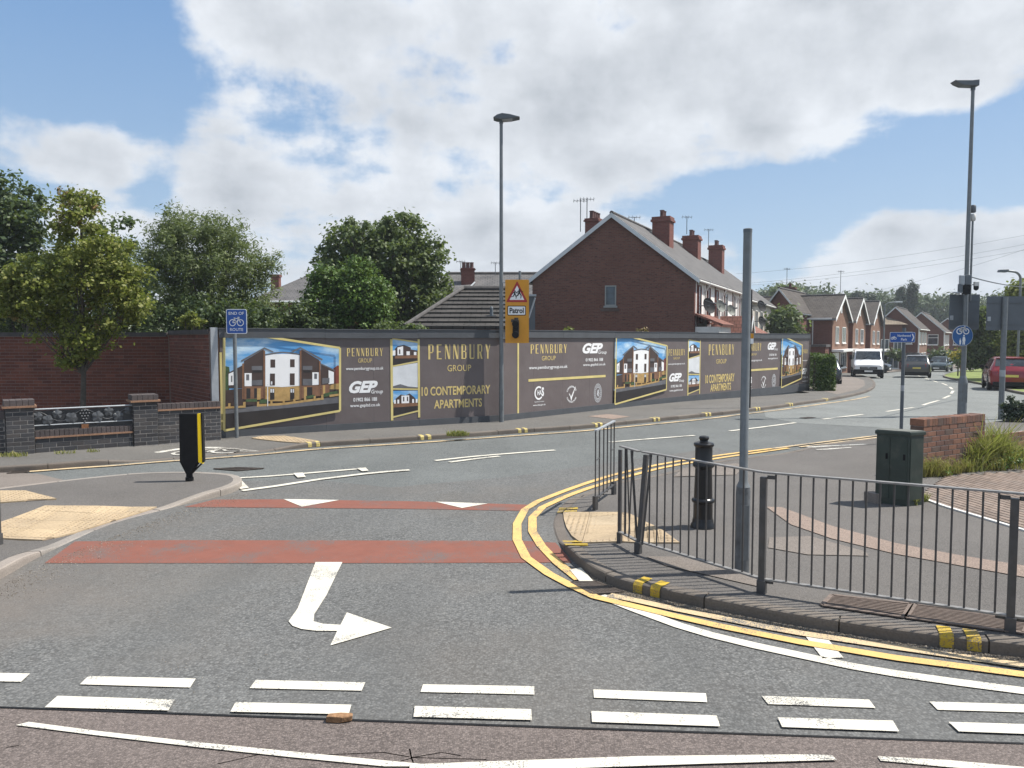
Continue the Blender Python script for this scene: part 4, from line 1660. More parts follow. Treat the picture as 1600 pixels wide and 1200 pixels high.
apartment_print(F1, 349, 530)
pennbury(F1, 542, 598, 544, 556.5)
words(F1, GRP, 559.5, 581, 560, 566.5, M_GOLDT)
words(F1, WWW, 540.5, 599, 573, 579.5, M_PWHITE)
gep(F1, 545, 598, 595, 615.5)
words(F1, TEL, 552, 589, 621, 627, M_PWHITE)
words(F1, GLT, 547, 594, 630.5, 637, M_PWHITE)
small_prints(F1, 613, 653)
pennbury(F1, 669, 766, 538, 561)
words(F1, GRP, 699, 736, 570, 580, M_GOLDT)
words(F1, ('10 CONTEMPORARY', 0.02, 0), 658.5, 766, 603, 617, M_GOLDT)
words(F1, ('APARTMENTS', 0.02, 0), 678, 753, 623.5, 637, M_GOLDT)
mb = MB()
u = F2.px(809.5, 590)[0]
F2.line(mb, (u, 0.15), (u, HT - .3), 0.06, 0.005)
mb.build('gold_line', M_GOLD, hoard)
pennbury(F2, 829, 885.5, 538, 552)
words(F2, GRP, 846.5, 868, 556, 563, M_GOLDT)
words(F2, WWW, 826.5, 886.5, 571, 577.5, M_PWHITE)
gep(F2, 910, 947.5, 536, 553.5)
words(F2, TEL, 915, 942, 559.5, 564.5, M_PWHITE)
words(F2, GLT, 911, 946, 567.5, 572.5, M_PWHITE)


def bar(F, x0, x1, y, w=0.07):
    mb = MB()
    a, b = F.px(x0, y)[0], F.px(x1, y)[0]
    v = F.px((x0 + x1) / 2, y)[1]
    F.line(mb, (a, v), (b, v), w, 0.005)
    mb.build('gold_line', M_GOLD, hoard)


def badges(F, xc, xk, xo, y, k=1.0, dy=0.0):
    """the three round accreditation marks"""
    u, v = F.px(xc, y)
    mb = MB()
    F.ring(mb, u - .02, v, 0.155 * k, 0.045 * k, 0.005, n=30, a0=55, a1=320, sy=1.05)
    F.text(mb, ('HA', 0.03, 0), u - .08 * k, u + .09 * k, v - .06, v + .075, 0.006)
    F.text(mb, ('S', 0.05, 0), u + .09 * k, u + .19 * k, v - .10, v + .15, 0.007)
    F.text(mb, ('Accredited Contractor', 0, 0), u - .2 * k, u + .2 * k, v - .25, v - .215, 0.005)
    F.text(mb, ('www.chas.gov.uk', 0.012, 0), u - .26 * k, u + .26 * k, v - .36, v - .30, 0.005)
    mb.build('printed_badge', M_PWHITE, hoard)
    u, v = F.px(xk, y + 2)
    mb = MB()
    for s, a0, a1 in (('CONSIDERATE', 160, 25), ('CONSTRUCTORS', 200, 335)):
        vs, fs = txt(s, 0.03, 0)
        pts = []
        for x, h in vs:
            t = R(a0 + (a1 - a0) * x)
            rr = (0.215 + (h if a0 == 160 else 1 - h) * 0.05 - 0.02) * k
            pts.append(F.at(u + math.cos(t) * rr, v + math.sin(t) * rr, 0.005))
        mb.add(pts, fs)
    mb.poly([F.at(u + a * k, v + b, 0.006) for a, b in ((-.13, .03), (-.09, .02), (-.03, -.07), (.16, .2), (.19, .22), (.02, -.1), (-.02, -.2), (-.06, -.08))], 0, F.n)
    mb.build('printed_badge', M_PWHITE, hoard)
    u, v = F.px(xo, y)
    mb = MB()
    F.ring(mb, u, v, 0.185 * k, 0.012, 0.005, n=36, sy=1.45)
    F.ring(mb, u, v, 0.115 * k, 0.012, 0.005, n=30, sy=1.5)
    for i in range(22):
        t = i * 2 * math.pi / 22
        F.box(mb, u + math.cos(t) * .15 * k - .012, u + math.cos(t) * .15 * k + .012, v + math.sin(t) * .215 - .016, v + math.sin(t) * .215 + .016, 0.004, 0.006)
    for a, b in (((-.05, -.05), (.05, .09)), ((-.05, .02), (.02, .1)), ((0, -.1), (.07, 0)), ((-.06, -.02), (.03, -.1)), ((-.02, -.04), (.05, .04))):
        F.line(mb, (u + a[0] * k, v + a[1]), (u + b[0] * k, v + b[1]), 0.022, 0.007)
    mb.build('printed_badge', M_PPALE, hoard)


bar(F2, 825.5, 946, 591)
badges(F2, 842.5, 893, 934, 614)
u = F2.px(957.5, 590)[0]
apartment_print(F2, 960, 1040, dv=-0.02)
pennbury(F2, 1044.5, 1070, 545.5, 555.5)
words(F2, GRP, 1052, 1062, 558, 561.5, M_GOLDT)
words(F2, WWW, 1044, 1070, 567, 570.5, M_PWHITE)
gep(F2, 1045.5, 1068.5, 583, 597)
words(F2, TEL, 1048, 1065, 601, 605, M_PWHITE)
words(F2, GLT, 1046, 1067, 608, 612, M_PWHITE)
small_prints(F2, 1075.5, 1093, dv=-0.03)
pennbury(F2, 1107.5, 1147, 538, 554.5)
words(F2, GRP, 1119, 1135, 561, 568, M_GOLDT)
words(F2, ('10 CONTEMPORARY', 0.02, 0), 1102, 1147.5, 584.5, 597.5, M_GOLDT)
words(F2, ('APARTMENTS', 0.02, 0), 1110, 1142, 599, 610.5, M_GOLDT)
pennbury(F2, 1163, 1189.5, 536, 548)
words(F2, GRP, 1173, 1182, 552, 555.5, M_GOLDT)
words(F2, WWW, 1162, 1190.5, 561.5, 565.5, M_PWHITE)
gep(F2, 1199.5, 1215, 535, 547.5)
words(F2, TEL, 1202, 1213, 552.5, 556, M_PWHITE)
words(F2, GLT, 1200, 1215, 558.5, 562, M_PWHITE)
bar(F2, 1163, 1215, 577.5, 0.08)
badges(F2, 1171, 1193, 1209, 595)
apartment_print(F2, 1220, 1251.5, dv=-0.06)
pennbury(F2, 1253.2, 1262.2, 546, 552)
words(F2, WWW, 1253.2, 1262.2, 562, 564.5, M_PWHITE)
gep(F2, 1253.2, 1262.2, 575, 585.5, False)
words(F2, TEL, 1254, 1262, 588, 591, M_PWHITE)
words(F2, GLT, 1253.5, 1262, 594, 597, M_PWHITE)


# ------------------------------------------------------------------ brick by brick walls
def brickmesh(name, L, H, D, mat):
    mb = MB()
    b = 0.003
    mb.ob((-L / 2, 0, -H / 2), (L, 0, 0), (0, D, 0), (0, 0, H))
    vs = [(-L / 2, D, -H / 2), (L / 2, D, -H / 2), (L / 2, D, H / 2), (-L / 2, D, H / 2)]
    me = bpy.data.meshes.new(name)
    # outward face is -y; its rim is chamfered
    v = [(-L / 2, D, -H / 2), (L / 2, D, -H / 2), (L / 2, D, H / 2), (-L / 2, D, H / 2),
         (-L / 2, b, -H / 2), (L / 2, b, -H / 2), (L / 2, b, H / 2), (-L / 2, b, H / 2),
         (-L / 2 + b, 0, -H / 2 + b), (L / 2 - b, 0, -H / 2 + b), (L / 2 - b, 0, H / 2 - b), (-L / 2 + b, 0, H / 2 - b)]
    f = [(0, 1, 2, 3)[::-1]]
    for k in (0, 4):
        for i in range(4):
            j = (i + 1) % 4
            f.append((k + i, k + j, k + 4 + j, k + 4 + i)[::-1])
    f.append((8, 9, 10, 11))
    me.from_pydata(v, [], f)
    me.materials.append(mat)
    me.validate()
    bmm = bmesh.new()
    bmm.from_mesh(me)
    bmesh.ops.recalc_face_normals(bmm, faces=bmm.faces)
    bmm.to_mesh(me)
    bmm.free()
    return me


class Layer:
    """lays bricks on upright faces of one thing: the first ones singly, the rest joined"""
    def __init__(s, root, mat, limit=290, L=0.215, H=0.065, D=0.03, j=0.012, name='brick'):
        s.root, s.mat, s.limit, s.L, s.H, s.D, s.j, s.name = root, mat, limit, L, H, D, j, name
        s.me = brickmesh(name, L, H, D, mat)
        s.items = []

    def face(s, F, u0, u1, v0, v1, prio=0.0, off=0.0, soldier=False, skip=None):
        L, H, j = (s.L, s.H, s.j) if not soldier else (s.H, v1 - v0 - s.j, s.j)
        rows = max(1, int(round((v1 - v0) / (H + j))))
        hh = (v1 - v0) / rows
        for r in range(rows):
            v = v0 + hh * (r + .5)
            u = u0 - ((L + j) / 2 if (r % 2 and not soldier) else 0)
            while u < u1 - 0.02:
                a, b = max(u, u0), min(u + L + j, u1)
                if b - a > 0.03 and not (skip and skip((a + b) / 2, v)):
                    s.items.append((prio, F, (a + b) / 2, v, b - a - j, hh - j, off))
                u += L + j

    def done(s):
        def dist(it):
            p = it[1].at(it[2], it[3])
            return it[0] * 1000 + p.length + (0 if abs(p.x) < p.y * 0.67 + .2 else 500)
        s.items.sort(key=dist)
        mb = MB()
        for k, (pr, F, u, v, l, h, off) in enumerate(s.items):
            o_ = off + random.uniform(-0.0015, 0.002)
            p = F.at(u, v, o_)
            ang = math.atan2(F.u.y, F.u.x)
            if k < s.limit:
                inst(s.me, s.name, s.root, p, ang, scale=(l / s.L, 1, h / s.H))
            else:
                q = p - F.u * (l / 2) - F.z * (h / 2)
                mb.ob(q, F.u * l, F.z * h, F.n * -s.D)
        if mb.v:
            o = mb.build(s.name + 's', s.mat, s.root, uv=False)
            o['kind'] = 'stuff'


def solid(F, u0, u1, v0, v1, o0, o1, name, mat, root):
    mb = MB()
    F.box(mb, u0, u1, v0, v1, o0, o1)
    return mb.build(name, mat, root)


# tall red boundary wall
WC = Q(266, 600, 18.9)
zb = 0.1
wall = thing('boundary_wall', 'tall dark red brick boundary wall behind the street tree', 'wall', (WC.x, WC.y, zb))
FW = Frame((-17.0, 19.05, zb), (WC.x + 17.0, WC.y - 19.05))
LW = Vector((WC.x + 17.0, WC.y - 19.05)).length
ztop = 2.2 + (530 - 520) * 18.9 / 1200 - zb
solid(FW, 0, LW - .004, -.1, ztop - .02, -0.22, -0.005, 'mortar_core', M_MORTAR, wall)
ret_to = F1.at(-0.20, 0)
FR = Frame((WC.x, WC.y, zb), (ret_to.x - WC.x, ret_to.y - WC.y))
LR = (Vector((ret_to.x, ret_to.y)) - Vector((WC.x, WC.y))).length
solid(FR, 0, LR, -.1, ztop + .02, -0.22, -0.005, 'mortar_core', M_MORTAR, wall)
lay = Layer(wall, M_RBRICK, 295, L=0.215)
lay.face(FR, 0.02, LR - 0.003, 0.55, ztop - 0.06, 0)
lay.face(FW, LW - 9.2, LW - 0.02, 0.0, ztop - 0.09, 1)
lay.done()
lay = Layer(wall, M_BBRICK, 60, name='blue_brick')
lay.face(FR, 0.02, LR - 0.003, -0.05, 0.55, 0)
lay.done()
for F, a, b, z in ((FW, 0, LW - 0.05, ztop - .02), (FR, 0, LR, ztop + .02)):
    k = int((b - a) / 0.6)
    for i in range(k):
        if F is FW and i < k - 17: continue
        solid(F, a + (b - a) / k * i + .004, a + (b - a) / k * (i + 1) - .004, z - 0.065, z + 0.03, -0.25, 0.03, 'coping_stone', plain('dark_coping', (0.06, 0.055, 0.055), 0.8, 0.3, 6), wall)
solid(FW, 0, LW - .08, ztop - 0.094, ztop - 0.087, 0.0, 0.022, 'tile_course', M_MORTARP, wall)

# low blue brick wall with piers and a cast panel
base1, base2 = P(31, 710, 'p'), P(229, 697, 'p')
FB = Frame(base1, base2 - base1)
D12 = (base2 - base1).xy.length
gw = thing('garden_wall', 'low blue brick wall with two capped piers in front of the red wall', 'wall', base1)
lay = Layer(gw, M_BBRICK, 290)
M_CAPB = pieces('pier_cap', [(0.055, 0.045, 0.045), (0.075, 0.06, 0.058)], 0.7, 30, 0.3)
M_CREASE = pieces('creasing_tile', [(0.30, 0.17, 0.10), (0.20, 0.11, 0.07)], 0.85, 30, 0.3)


def pier(u, w, h):
    solid(FB, u - w / 2 + .005, u + w / 2 - .005, -.05, h, -w + .005, -0.005, 'pier_core', M_MORTARP, gw)
    lay.face(FB, u - w / 2, u + w / 2, 0, h, 0)
    FS = Frame(FB.at(u - w / 2, 0, -w), FB.n)      # left return, seen from the left
    lay.face(FS, 0, w, 0, h, 0)
    FS2 = Frame(FB.at(u + w / 2, 0, 0), -FB.n)
    lay.face(FS2, 0, w, 0, h, 0)
    solid(FB, u - w / 2 - .05, u + w / 2 + .05, h, h + .035, -w - .05, 0.05, 'creasing_tile', M_CREASE, gw)
    n = 5
    for i in range(n):
        ww = (w + 0.04) / n
        solid(FB, u - w / 2 - .02 + ww * i + .003, u - w / 2 - .02 + ww * (i + 1) - .003, h + .035, h + .14, -w - .02, 0.02, 'cap_brick', M_CAPB, gw)


pier(0.02, 0.44, 0.85)
pier(D12, 0.44, 0.86)
a, b = 0.25, D12 - 0.23
solid(FB, a, b, -.05, 0.26, -0.24, -0.055, 'wall_core', M_MORTARP, gw)
lay.face(FB, a, b, -0.0, 0.26, 0, off=-0.05)
solid(FB, a, b, 0.26, 0.29, -0.25, -0.02, 'creasing_tile', M_CREASE, gw)
for i in range(int((b - a) / 0.075)):
    w = (b - a) / int((b - a) / 0.075)
    solid(FB, a + w * i + .004, a + w * (i + 1) - .004, 0.29, 0.40, -0.24, -0.04, 'cap_brick', M_CAPB, gw)
a2, b2 = D12 + 0.23, D12 + 1.45
solid(FB, a2, b2, -.05, 0.66, -0.24, -0.055, 'wall_core', M_MORTARP, gw)
lay.face(FB, a2, b2, 0, 0.66, 0, off=-0.05)
solid(FB, a2, b2, 0.66, 0.69, -0.25, -0.02, 'creasing_tile', M_CREASE, gw)
for i in range(14):
    w = (b2 - a2) / 14
    solid(FB, a2 + w * i + .004, a2 + w * (i + 1) - .004, 0.69, 0.80, -0.24, -0.04, 'cap_brick', M_CAPB, gw)
solid(FB, -6, -0.21, -.05, 0.66, -0.24, -0.055, 'wall_core', M_MORTARP, gw)
lay.face(FB, -2.5, -0.21, 0, 0.66, 1, off=-0.05)
solid(FB, -6, -0.21, 0.66, 0.80, -0.25, -0.03, 'wall_cap', M_CAPB, gw)
lay.done()

# cast panel with vine leaves and grapes
pan = thing('cast_panel', 'black cast metal panel with vine leaves and grapes between the blue brick piers', 'panel', FB.at((a + b) / 2, .42, -.12))
M_CASTB = plain('cast_black', (0.016, 0.017, 0.020), 0.42, 0.3, 12, spec=0.6)
M_CASTL = plain('cast_leaf', (0.06, 0.064, 0.07), 0.45, 0.35, 14, spec=0.6)
solid(FB, a, b, 0.415, 0.77, -0.14, -0.125, 'backplate', M_CASTB, pan)
for v, r in ((0.80, 0.016), (0.50, 0.011)):
    mb = MB()
    mb.tube(FB.at(a - .02, v, -0.105), FB.at(b + .02, v, -0.105), r, n=8)
    mb.build('rail', M_GALVL, pan)
mid = (a + b) / 2
hw = (b - a) / 2
for su, sv, sr in ((-0.93, .67, .085), (-0.74, .59, .095), (-0.55, .70, .085), (-0.27, .61, .105), (0.27, .61, .105), (0.5, .70, .085), (0.70, .60, .095), (0.92, .70, .075)):
    cu, cv = mid + hw * su, sv
    mb = MB()
    n = 30
    vs = [FB.at(cu, cv, -0.075)]
    rot = random.uniform(-.4, .4)
    for k in range(n):
        t = 2 * math.pi * k / n
        rr = sr * (0.80 + 0.22 * abs(math.cos(2.5 * (t + rot)))) * (1 + random.uniform(-.04, .04))
        vs.append(FB.at(cu + math.cos(t) * rr, cv + math.sin(t) * rr * 1.05, -0.105 + (0.012 if k % 6 < 3 else 0)))
    for k in range(n):
        t = 2 * math.pi * k / n
        vs.append(FB.at(cu + math.cos(t) * sr * 0.8, cv + math.sin(t) * sr * 0.8, -0.126))
    fs = [(0, 1 + k, 1 + (k + 1) % n) for k in range(n)] + [(1 + k, 1 + n + k, 1 + n + (k + 1) % n, 1 + (k + 1) % n) for k in range(n)]
    mb.add(vs, fs)
    mb.build('leaf', M_CASTL, pan, smooth=True)
ico = None
for r_ in range(5):
    for k in range(4 - abs(r_ - 1) if r_ < 4 else 1):
        nn = 4 - abs(r_ - 1) if r_ < 4 else 1
        mb = MB()
        c_ = FB.at(mid + (k - (nn - 1) / 2) * 0.05, 0.735 - r_ * 0.052, -0.105)
        mb.lathe(c_, [(0.004, -0.022), (0.018, -0.012), (0.022, 0), (0.018, 0.012), (0.004, 0.022)], 8)
        mb.build('grape', M_CASTL, pan, smooth=True)
for s_ in (-1, 1):
    mb = MB()
    pts = [FB.at(mid + s_ * hw * t, 0.66 + 0.10 * math.cos(t * 6.5), -0.105) for t in [i / 16 for i in range(17)]]
    mb.path(pts, 0.008, 5)
    mb.build('stem', M_CASTL, pan)
mb = MB()
F_ = FB
mb.ob(FB.at(mid - .06, .40, -.10), FB.u * .12, FB.z * .075, FB.n * .02)
mb.build('bracket', plain('rust', (0.16, 0.07, 0.03), 0.9, 0.4, 30), pan)

# low red brick wall on the right with weeds
WR = P(1441, 742, 'p')
FWR = Frame(WR, (0.86, 0.51))
rw = thing('dwarf_wall', 'low weathered red brick wall beside the green cabinet overgrown with weeds', 'wall', WR)
LWR = 1.75
HW = 0.86
solid(FWR, 0.012, LWR, -.02, HW - .10, -0.22, -0.006, 'mortar_core', M_MORTARP, rw)
lay = Layer(rw, M_OBRICK, 280, H=0.072, L=0.22)
lay.face(FWR, 0, LWR, 0, HW - .11, 0)
FE = Frame(FWR.at(0, 0, -0.225), FWR.n)
lay.face(FE, 0, 0.225, 0, HW - .11, 0)
lay.done()
for i in range(int(LWR / 0.075)):
    mb = MB()
    dz = random.uniform(-.004, .004)
    FWR.box(mb, i * .075 + .003, i * .075 + .072, HW - .108, HW + dz, -0.228, 0.004 + random.uniform(0, .003))
    mb.build('cap_brick', M_OBRICK, rw)
# broken lower length beyond
rw2 = thing('dwarf_wall', 'low broken end of the brick wall half hidden in tall grass', 'wall', FWR.at(LWR, 0, 0))
solid(FWR, LWR + .02, LWR + 2.6, -.02, 0.46, -0.22, -0.006, 'mortar_core', M_MORTARP, rw2)
lay = Layer(rw2, M_OBRICK, 200, H=0.072, L=0.22)
lay.face(FWR, LWR + .01, LWR + 2.6, 0, 0.5, 0)
lay.done()

# ------------------------------------------------------------------ block paving on the right
bp = bpy.data.objects.new('block_paving', None)
COL.objects.link(bp)
bp['kind'] = 'structure'
BPO = P(1443, 782, 'p')
ORIG[bp.name] = BPO.copy()
bp.location = BPO
edge = [(1441, 778), (1480, 792), (1540, 810), (1600, 828), (1760, 872)]
ep = [P(x, y, 'p') for x, y in edge]
toppts = [FWR.at(0.05, 0, 0.30), FWR.at(1.0, 0, 0.45), FWR.at(1.8, 0, 0.75), FWR.at(5.0, 0, 1.1)]
area = [(p.x, p.y) for p in ep] + [(p.x, p.y) for p in reversed(toppts)]
sheet('bedding', area, M_JOINT, HP, bp, extra=0.001)
mb = MB()
for p, q in zip(ep[:-1], ep[1:]):
    nn = Vector((-(q - p).y, (q - p).x, 0)).normalized() * 0.05
    o = MB()
    d = (q - p)
    k = max(1, int(d.length / 0.6))
    for i in range(k):
        s0 = p + d * (i / k) + d.normalized() * .003
        o = MB()
        o.ob(s0 - nn + Vector((0, 0, -.03)), d / k - d.normalized() * .006, nn, (0, 0, 0.045))
        o.build('edging_stone', M_DIRTYW, bp)
paver = MB()
paver.ob((-.094, -.041, -.03), (.188, 0, 0), (0, .082, 0), (0, 0, .028))
paver.add([(-.094, -.041, -.002), (.094, -.041, -.002), (.094, .041, -.002), (-.094, .041, -.002), (-.092, -.036, .0), (.092, -.036, .0), (.092, .036, .0), (-.092, .036, .0)],
          [(0, 1, 5, 4), (1, 2, 6, 5), (2, 3, 7, 6), (3, 0, 4, 7), (4, 5, 6, 7)])
PM = bpy.data.meshes.new('paver')
PM.from_pydata([tuple(v) for v in paver.v], [], paver.f)
PM.materials.append(M_PAVER)
ang = R(96)
c, s = math.cos(ang), math.sin(ang)
cand = []
for i in range(-60, 60):
    for j in range(-60, 60):
        lx, ly = i * 0.2 + (0.1 if j % 2 else 0), j * 0.1
        x, y = BPO.x + 1.5 + c * lx - s * ly, BPO.y + 1 + s * lx + c * ly
        if inpoly(x, y, area):
            cand.append((x, y))
vis = lambda x, y: (0 if x / y < 0.69 else 100) + y
cand.sort(key=lambda t: vis(*t))
mb = MB()
for k, (x, y) in enumerate(cand):
    z = PG(x, y) + 0.012 + random.uniform(-.0008, .0006)
    if k < 295:
        inst(PM, 'paver', bp, (x, y, z), ang + random.uniform(-.01, .01))
    else:
        cc, ss = Vector((c, s, 0)), Vector((-s, c, 0))
        mb.ob(Vector((x, y, z)) - cc * .094 - ss * .041 + Vector((0, 0, -.02)), cc * .188, ss * .082, (0, 0, .021))
o = mb.build('pavers', M_PAVER, bp, uv=False)
o['kind'] = 'stuff'


# ------------------------------------------------------------------ street furniture
def rail_panel(root, a, b, n, top=1.0, bot=0.11, lean=None, skip_last=True):
    """guardrail panel between ground points a and b"""
    a, b = Vector(a), Vector(b)
    d = (b - a)
    L = d.xy.length
    t = Vector((d.x, d.y, 0)).normalized()
    nn = Vector((-t.y, t.x, 0))
    for z, nm in ((top, 'top_rail'), (bot, 'bottom_rail')):
        mb = MB()
        mb.ob(a + Vector((0, 0, z)) - nn * .022, d, nn * .044, (0, 0, .014))
        mb.build(nm, M_RAILT, root)
    for i in range(n):
        f = (i + 1) / (n + 1)
        p = a + d * f
        dx = lean(i) if lean else Vector()
        mb = MB()
        mb.tube(p + Vector((0, 0, bot + .014)) + dx, p + Vector((0, 0, top)), 0.0078, n=6)
        mb.build('baluster', M_RAIL, root)


def rail_post(root, p, h=1.0, w=0.052, lean=(0, 0), yaw=0.0):
    mb = MB()
    c_, s_ = math.cos(yaw), math.sin(yaw)
    ax, ay = Vector((c_, s_, 0)) * w, Vector((-s_, c_, 0)) * w * .9
    up = Vector((lean[0], lean[1], h))
    mb.ob(Vector(p) - ax / 2 - ay / 2 - Vector((0, 0, .03)), ax, ay, up)
    o = mb.build('post', M_RAIL, root, bevel=0.003)
    mb = MB()
    mb.box(p[0], p[1], p[2] - .02, w * 1.35, w * 1.3, .13, yaw)
    mb.build('post_shoe', M_RAIL, root, bevel=0.004)


R0, R1, R2, R3 = P(968, 848, 'p'), P(997, 864, 'p'), P(1190, 926, 'p'), P(1578, 987, 'p')
R4 = R3 + (R3 - R2) * 0.96 + Vector((0.06, -0.1, 0))
gr_ = thing('guardrail', 'long grey steel pedestrian guardrail with one bent bay round the corner pavement', 'railing', R2)
yw = math.atan2((R3 - R2).y, (R3 - R2).x)
rail_post(gr_, R0, 1.0, 0.034, yaw=R(-40))
rail_post(gr_, R1, 1.0, 0.045, lean=(0.075, 0.03), yaw=R(-40))
rail_post(gr_, R2, 1.0, yaw=yw - .1)
rail_post(gr_, R3, 1.0, yaw=yw)
rail_post(gr_, R4, 1.0, yaw=yw)
dz = Vector((0, 0, 0))
rail_panel(gr_, R0 + (R1 - R0) * .04, R1, 2, lean=lambda i: Vector((0.04 - .07 * i, .02, 0)))
# a second, knocked set of uprights where the bay is bent
for k, (t, l0, l1, w_) in enumerate(((0.3, 0.0, 0.0, .02), (0.72, 0.04, -0.02, .022), (1.35, -.03, .05, .018))):
    p = R0.lerp(R1, t)
    mb = MB()
    mb.ob(p + Vector((l0 - w_ / 2, -.01, .12)), (w_, 0, 0), (0, .02, 0), (l1 - l0, 0.0, .88))
    mb.build('bent_bar', M_RAIL, gr_)
rail_panel(gr_, R1 + Vector((.03, -.03, 0)), R2, 13)
rail_panel(gr_, R2, R3, 17)
rail_panel(gr_, R3, R4, 17)
for p, q in ((R2, R3), (R3, R2), (R3, R4)):
    t = (q - p).normalized()
    for z in (0.955, 0.085):
        mb = MB()
        mb.ob(p + t * .03 + Vector((0, -.006, z)), t * .06, (0, .012, 0), (0, 0, .03))
        mb.build('bracket', M_RAIL, gr_)
S0, S1 = P(930, 796, 'p'), P(959, 772, 'p')
g2 = thing('guardrail', 'short single bay of grey guardrail standing by the tactile crossing', 'railing', S0)
Hs = 0.99
d = S1 - S0
t = Vector((d.x, d.y, 0)).normalized()
nn = Vector((-t.y, t.x, 0)) * .04
for z, nm in ((Hs, 'top_rail'), (.13, 'bottom_rail')):
    mb = MB()
    mb.ob(S0 + Vector((0, 0, z)) - nn / 2, d, nn, (0, 0, .016))
    mb.build(nm, M_GALVL if nm == 'top_rail' else M_RAIL, g2)
for f in (0, .2, .42, .62, .82, 1.0):
    p = S0 + d * f
    mb = MB()
    mb.tube(p + Vector((0, 0, .1)), p + Vector((0, 0, Hs)), 0.009, n=6)
    mb.build('baluster', M_RAIL, g2)
for f, z in ((0.1, .62), (0.9, .62)):
    p = S0 + d * (f - .1)
    mb = MB()
    mb.tube(p + Vector((0, 0, z)), p + d * .2 + Vector((0, 0, z)), 0.008, n=6)
    mb.build('spacer', M_RAIL, g2)
for p in (S0, S1):
    mb = MB()
    mb.box(p.x, p.y, p.z - .03, .05, .05, .2, R(40))
    mb.build('post_shoe', M_RAIL, g2)

# rail just inside the left edge of the view
e0 = P(-2, 850, 'p')
g3 = thing('guardrail', 'end of a grey guardrail cut off by the left edge of the view', 'railing', e0)
e1 = e0 + Vector((-2.0, 0.3, 0))
rail_post(g3, e0 + Vector((-0.005, 0, 0)), 1.0, 0.05)
rail_post(g3, e1, 1.0, 0.05)
rail_panel(g3, e1, e0, 15)

# black heritage bollard
q = P(1098, 823, 'p')
bo = thing('bollard', 'black cast iron bollard with ball cap behind the railing', 'bollard', q)
mb = MB()
mb.lathe(q, [(0.1344, -.02), (0.1344, .03), (0.11776, .05), (0.1152, .08), (0.1088, .10)], 24)
mb.build('base', M_BLACK, bo, smooth=True)
mb = MB()
mb.lathe(q, [(0.10752, .08), (0.10496, .27), (0.12288, .285), (0.128, .30), (0.12288, .315), (0.1024, .33), (0.09216, .66), (0.10496, .675), (0.12032, .69), (0.12032, .715), (0.10496, .74), (0.09472, .76), (0.09472, .92)], 24)
mb.build('shaft', M_BLACK, bo, smooth=True)
mb = MB()
mb.lathe(q, [(0.09472, .90), (0.11008, .915), (0.11264, .935), (0.1024, .95), (0.064, .96), (0.04608, .965), (0.04352, .975), (0.05376, .99), (0.05632, 1.005), (0.04608, 1.022), (0.0128, 1.03)], 24)
mb.build('cap', M_BLACK, bo, smooth=True)

# bare post standing in front
q = P(1159, 893, 'p')
po = thing('steel_post', 'bare grey steel post without a sign behind the railing', 'post', q)
mb = MB()
mb.lathe(q, [(0.064, -.02), (0.064, .73), (0.058, .78)], 20)
mb.build('root_section', plain('galv_dark', (0.13, 0.14, 0.15), 0.55, 0.2, 10, 0.2, dirt=((0.05, 0.05, 0.05), 0.7)), po, smooth=True)
mb = MB()
mb.lathe(q, [(0.062, .775), (0.05, .80), (0.038, .83), (0.037, 3.06)], 20)
mb.build('shaft', M_GALV, po, smooth=True)
mb = MB()
mb.lathe(q, [(0.039, 3.04), (0.039, 3.07), (0.03, 3.075)], 20)
mb.build('cap', M_BACK, po, smooth=True)
mb = MB()
mb.box(q.x, q.y - .064, q.z + .12, .07, .006, .5)
mb.build('door', M_GALV, po)

# black and yellow keep-left bollard seen from behind
q = P(294, 752, 'p')
kb = thing('traffic_bollard', 'black flat backed traffic bollard with a yellow edge on the island', 'bollard', q)
D_ = 11.4
x0, x1 = XZ(278.5, 650, q.y)[0], XZ(313.5, 650, q.y)[0]
zt, zs, zb_ = XZ(295, 646, q.y)[1], XZ(295, 722, q.y)[1], XZ(295, 741, q.y)[1]
xc = q.x
mb = MB()
xm = x0 + (x1 - x0) * .83
mb.prism([(x0 + .008, q.y, zt), (xm, q.y, zt), (xm, q.y, zs - .01), (xc + .035, q.y, zb_), (xc - .035, q.y, zb_), (x0, q.y, zs)], (0, .10, 0))
mb.build('shell', M_BLACKM, kb, bevel=0.012)
mb = MB()
mb.prism([(xm + .001, q.y + .012, zt - .006), (x1 - .012, q.y + .03, zt - .006), (x1, q.y + .03, zs - .03), (xm + .001, q.y + .012, zs - .005)], (0, .06, 0))
mb.build('side_panel', plain('reflector_yellow', (0.75, 0.52, 0.0), 0.35, 0.05, 5), kb)
mb = MB()
mb.prism([(x1 - .010, q.y + .028, zt - .002), (x1 + .006, q.y + .03, zt - .002), (x1 + .014, q.y + .03, zs), (xc + .04, q.y + .028, zb_), (xc + .03, q.y + .028, zb_ + .01), (x1 - .004, q.y + .028, zs - .0)], (0, .075, 0))
mb.build('edge_trim', M_BLACKM, kb)
mb = MB()
mb.lathe((xc, q.y + .05, q.z), [(0.058, 0), (0.058, .05), (0.046, .06), (0.046, zb_ - q.z + .03)], 16)
mb.build('foot', M_BLACKM, kb, smooth=True)

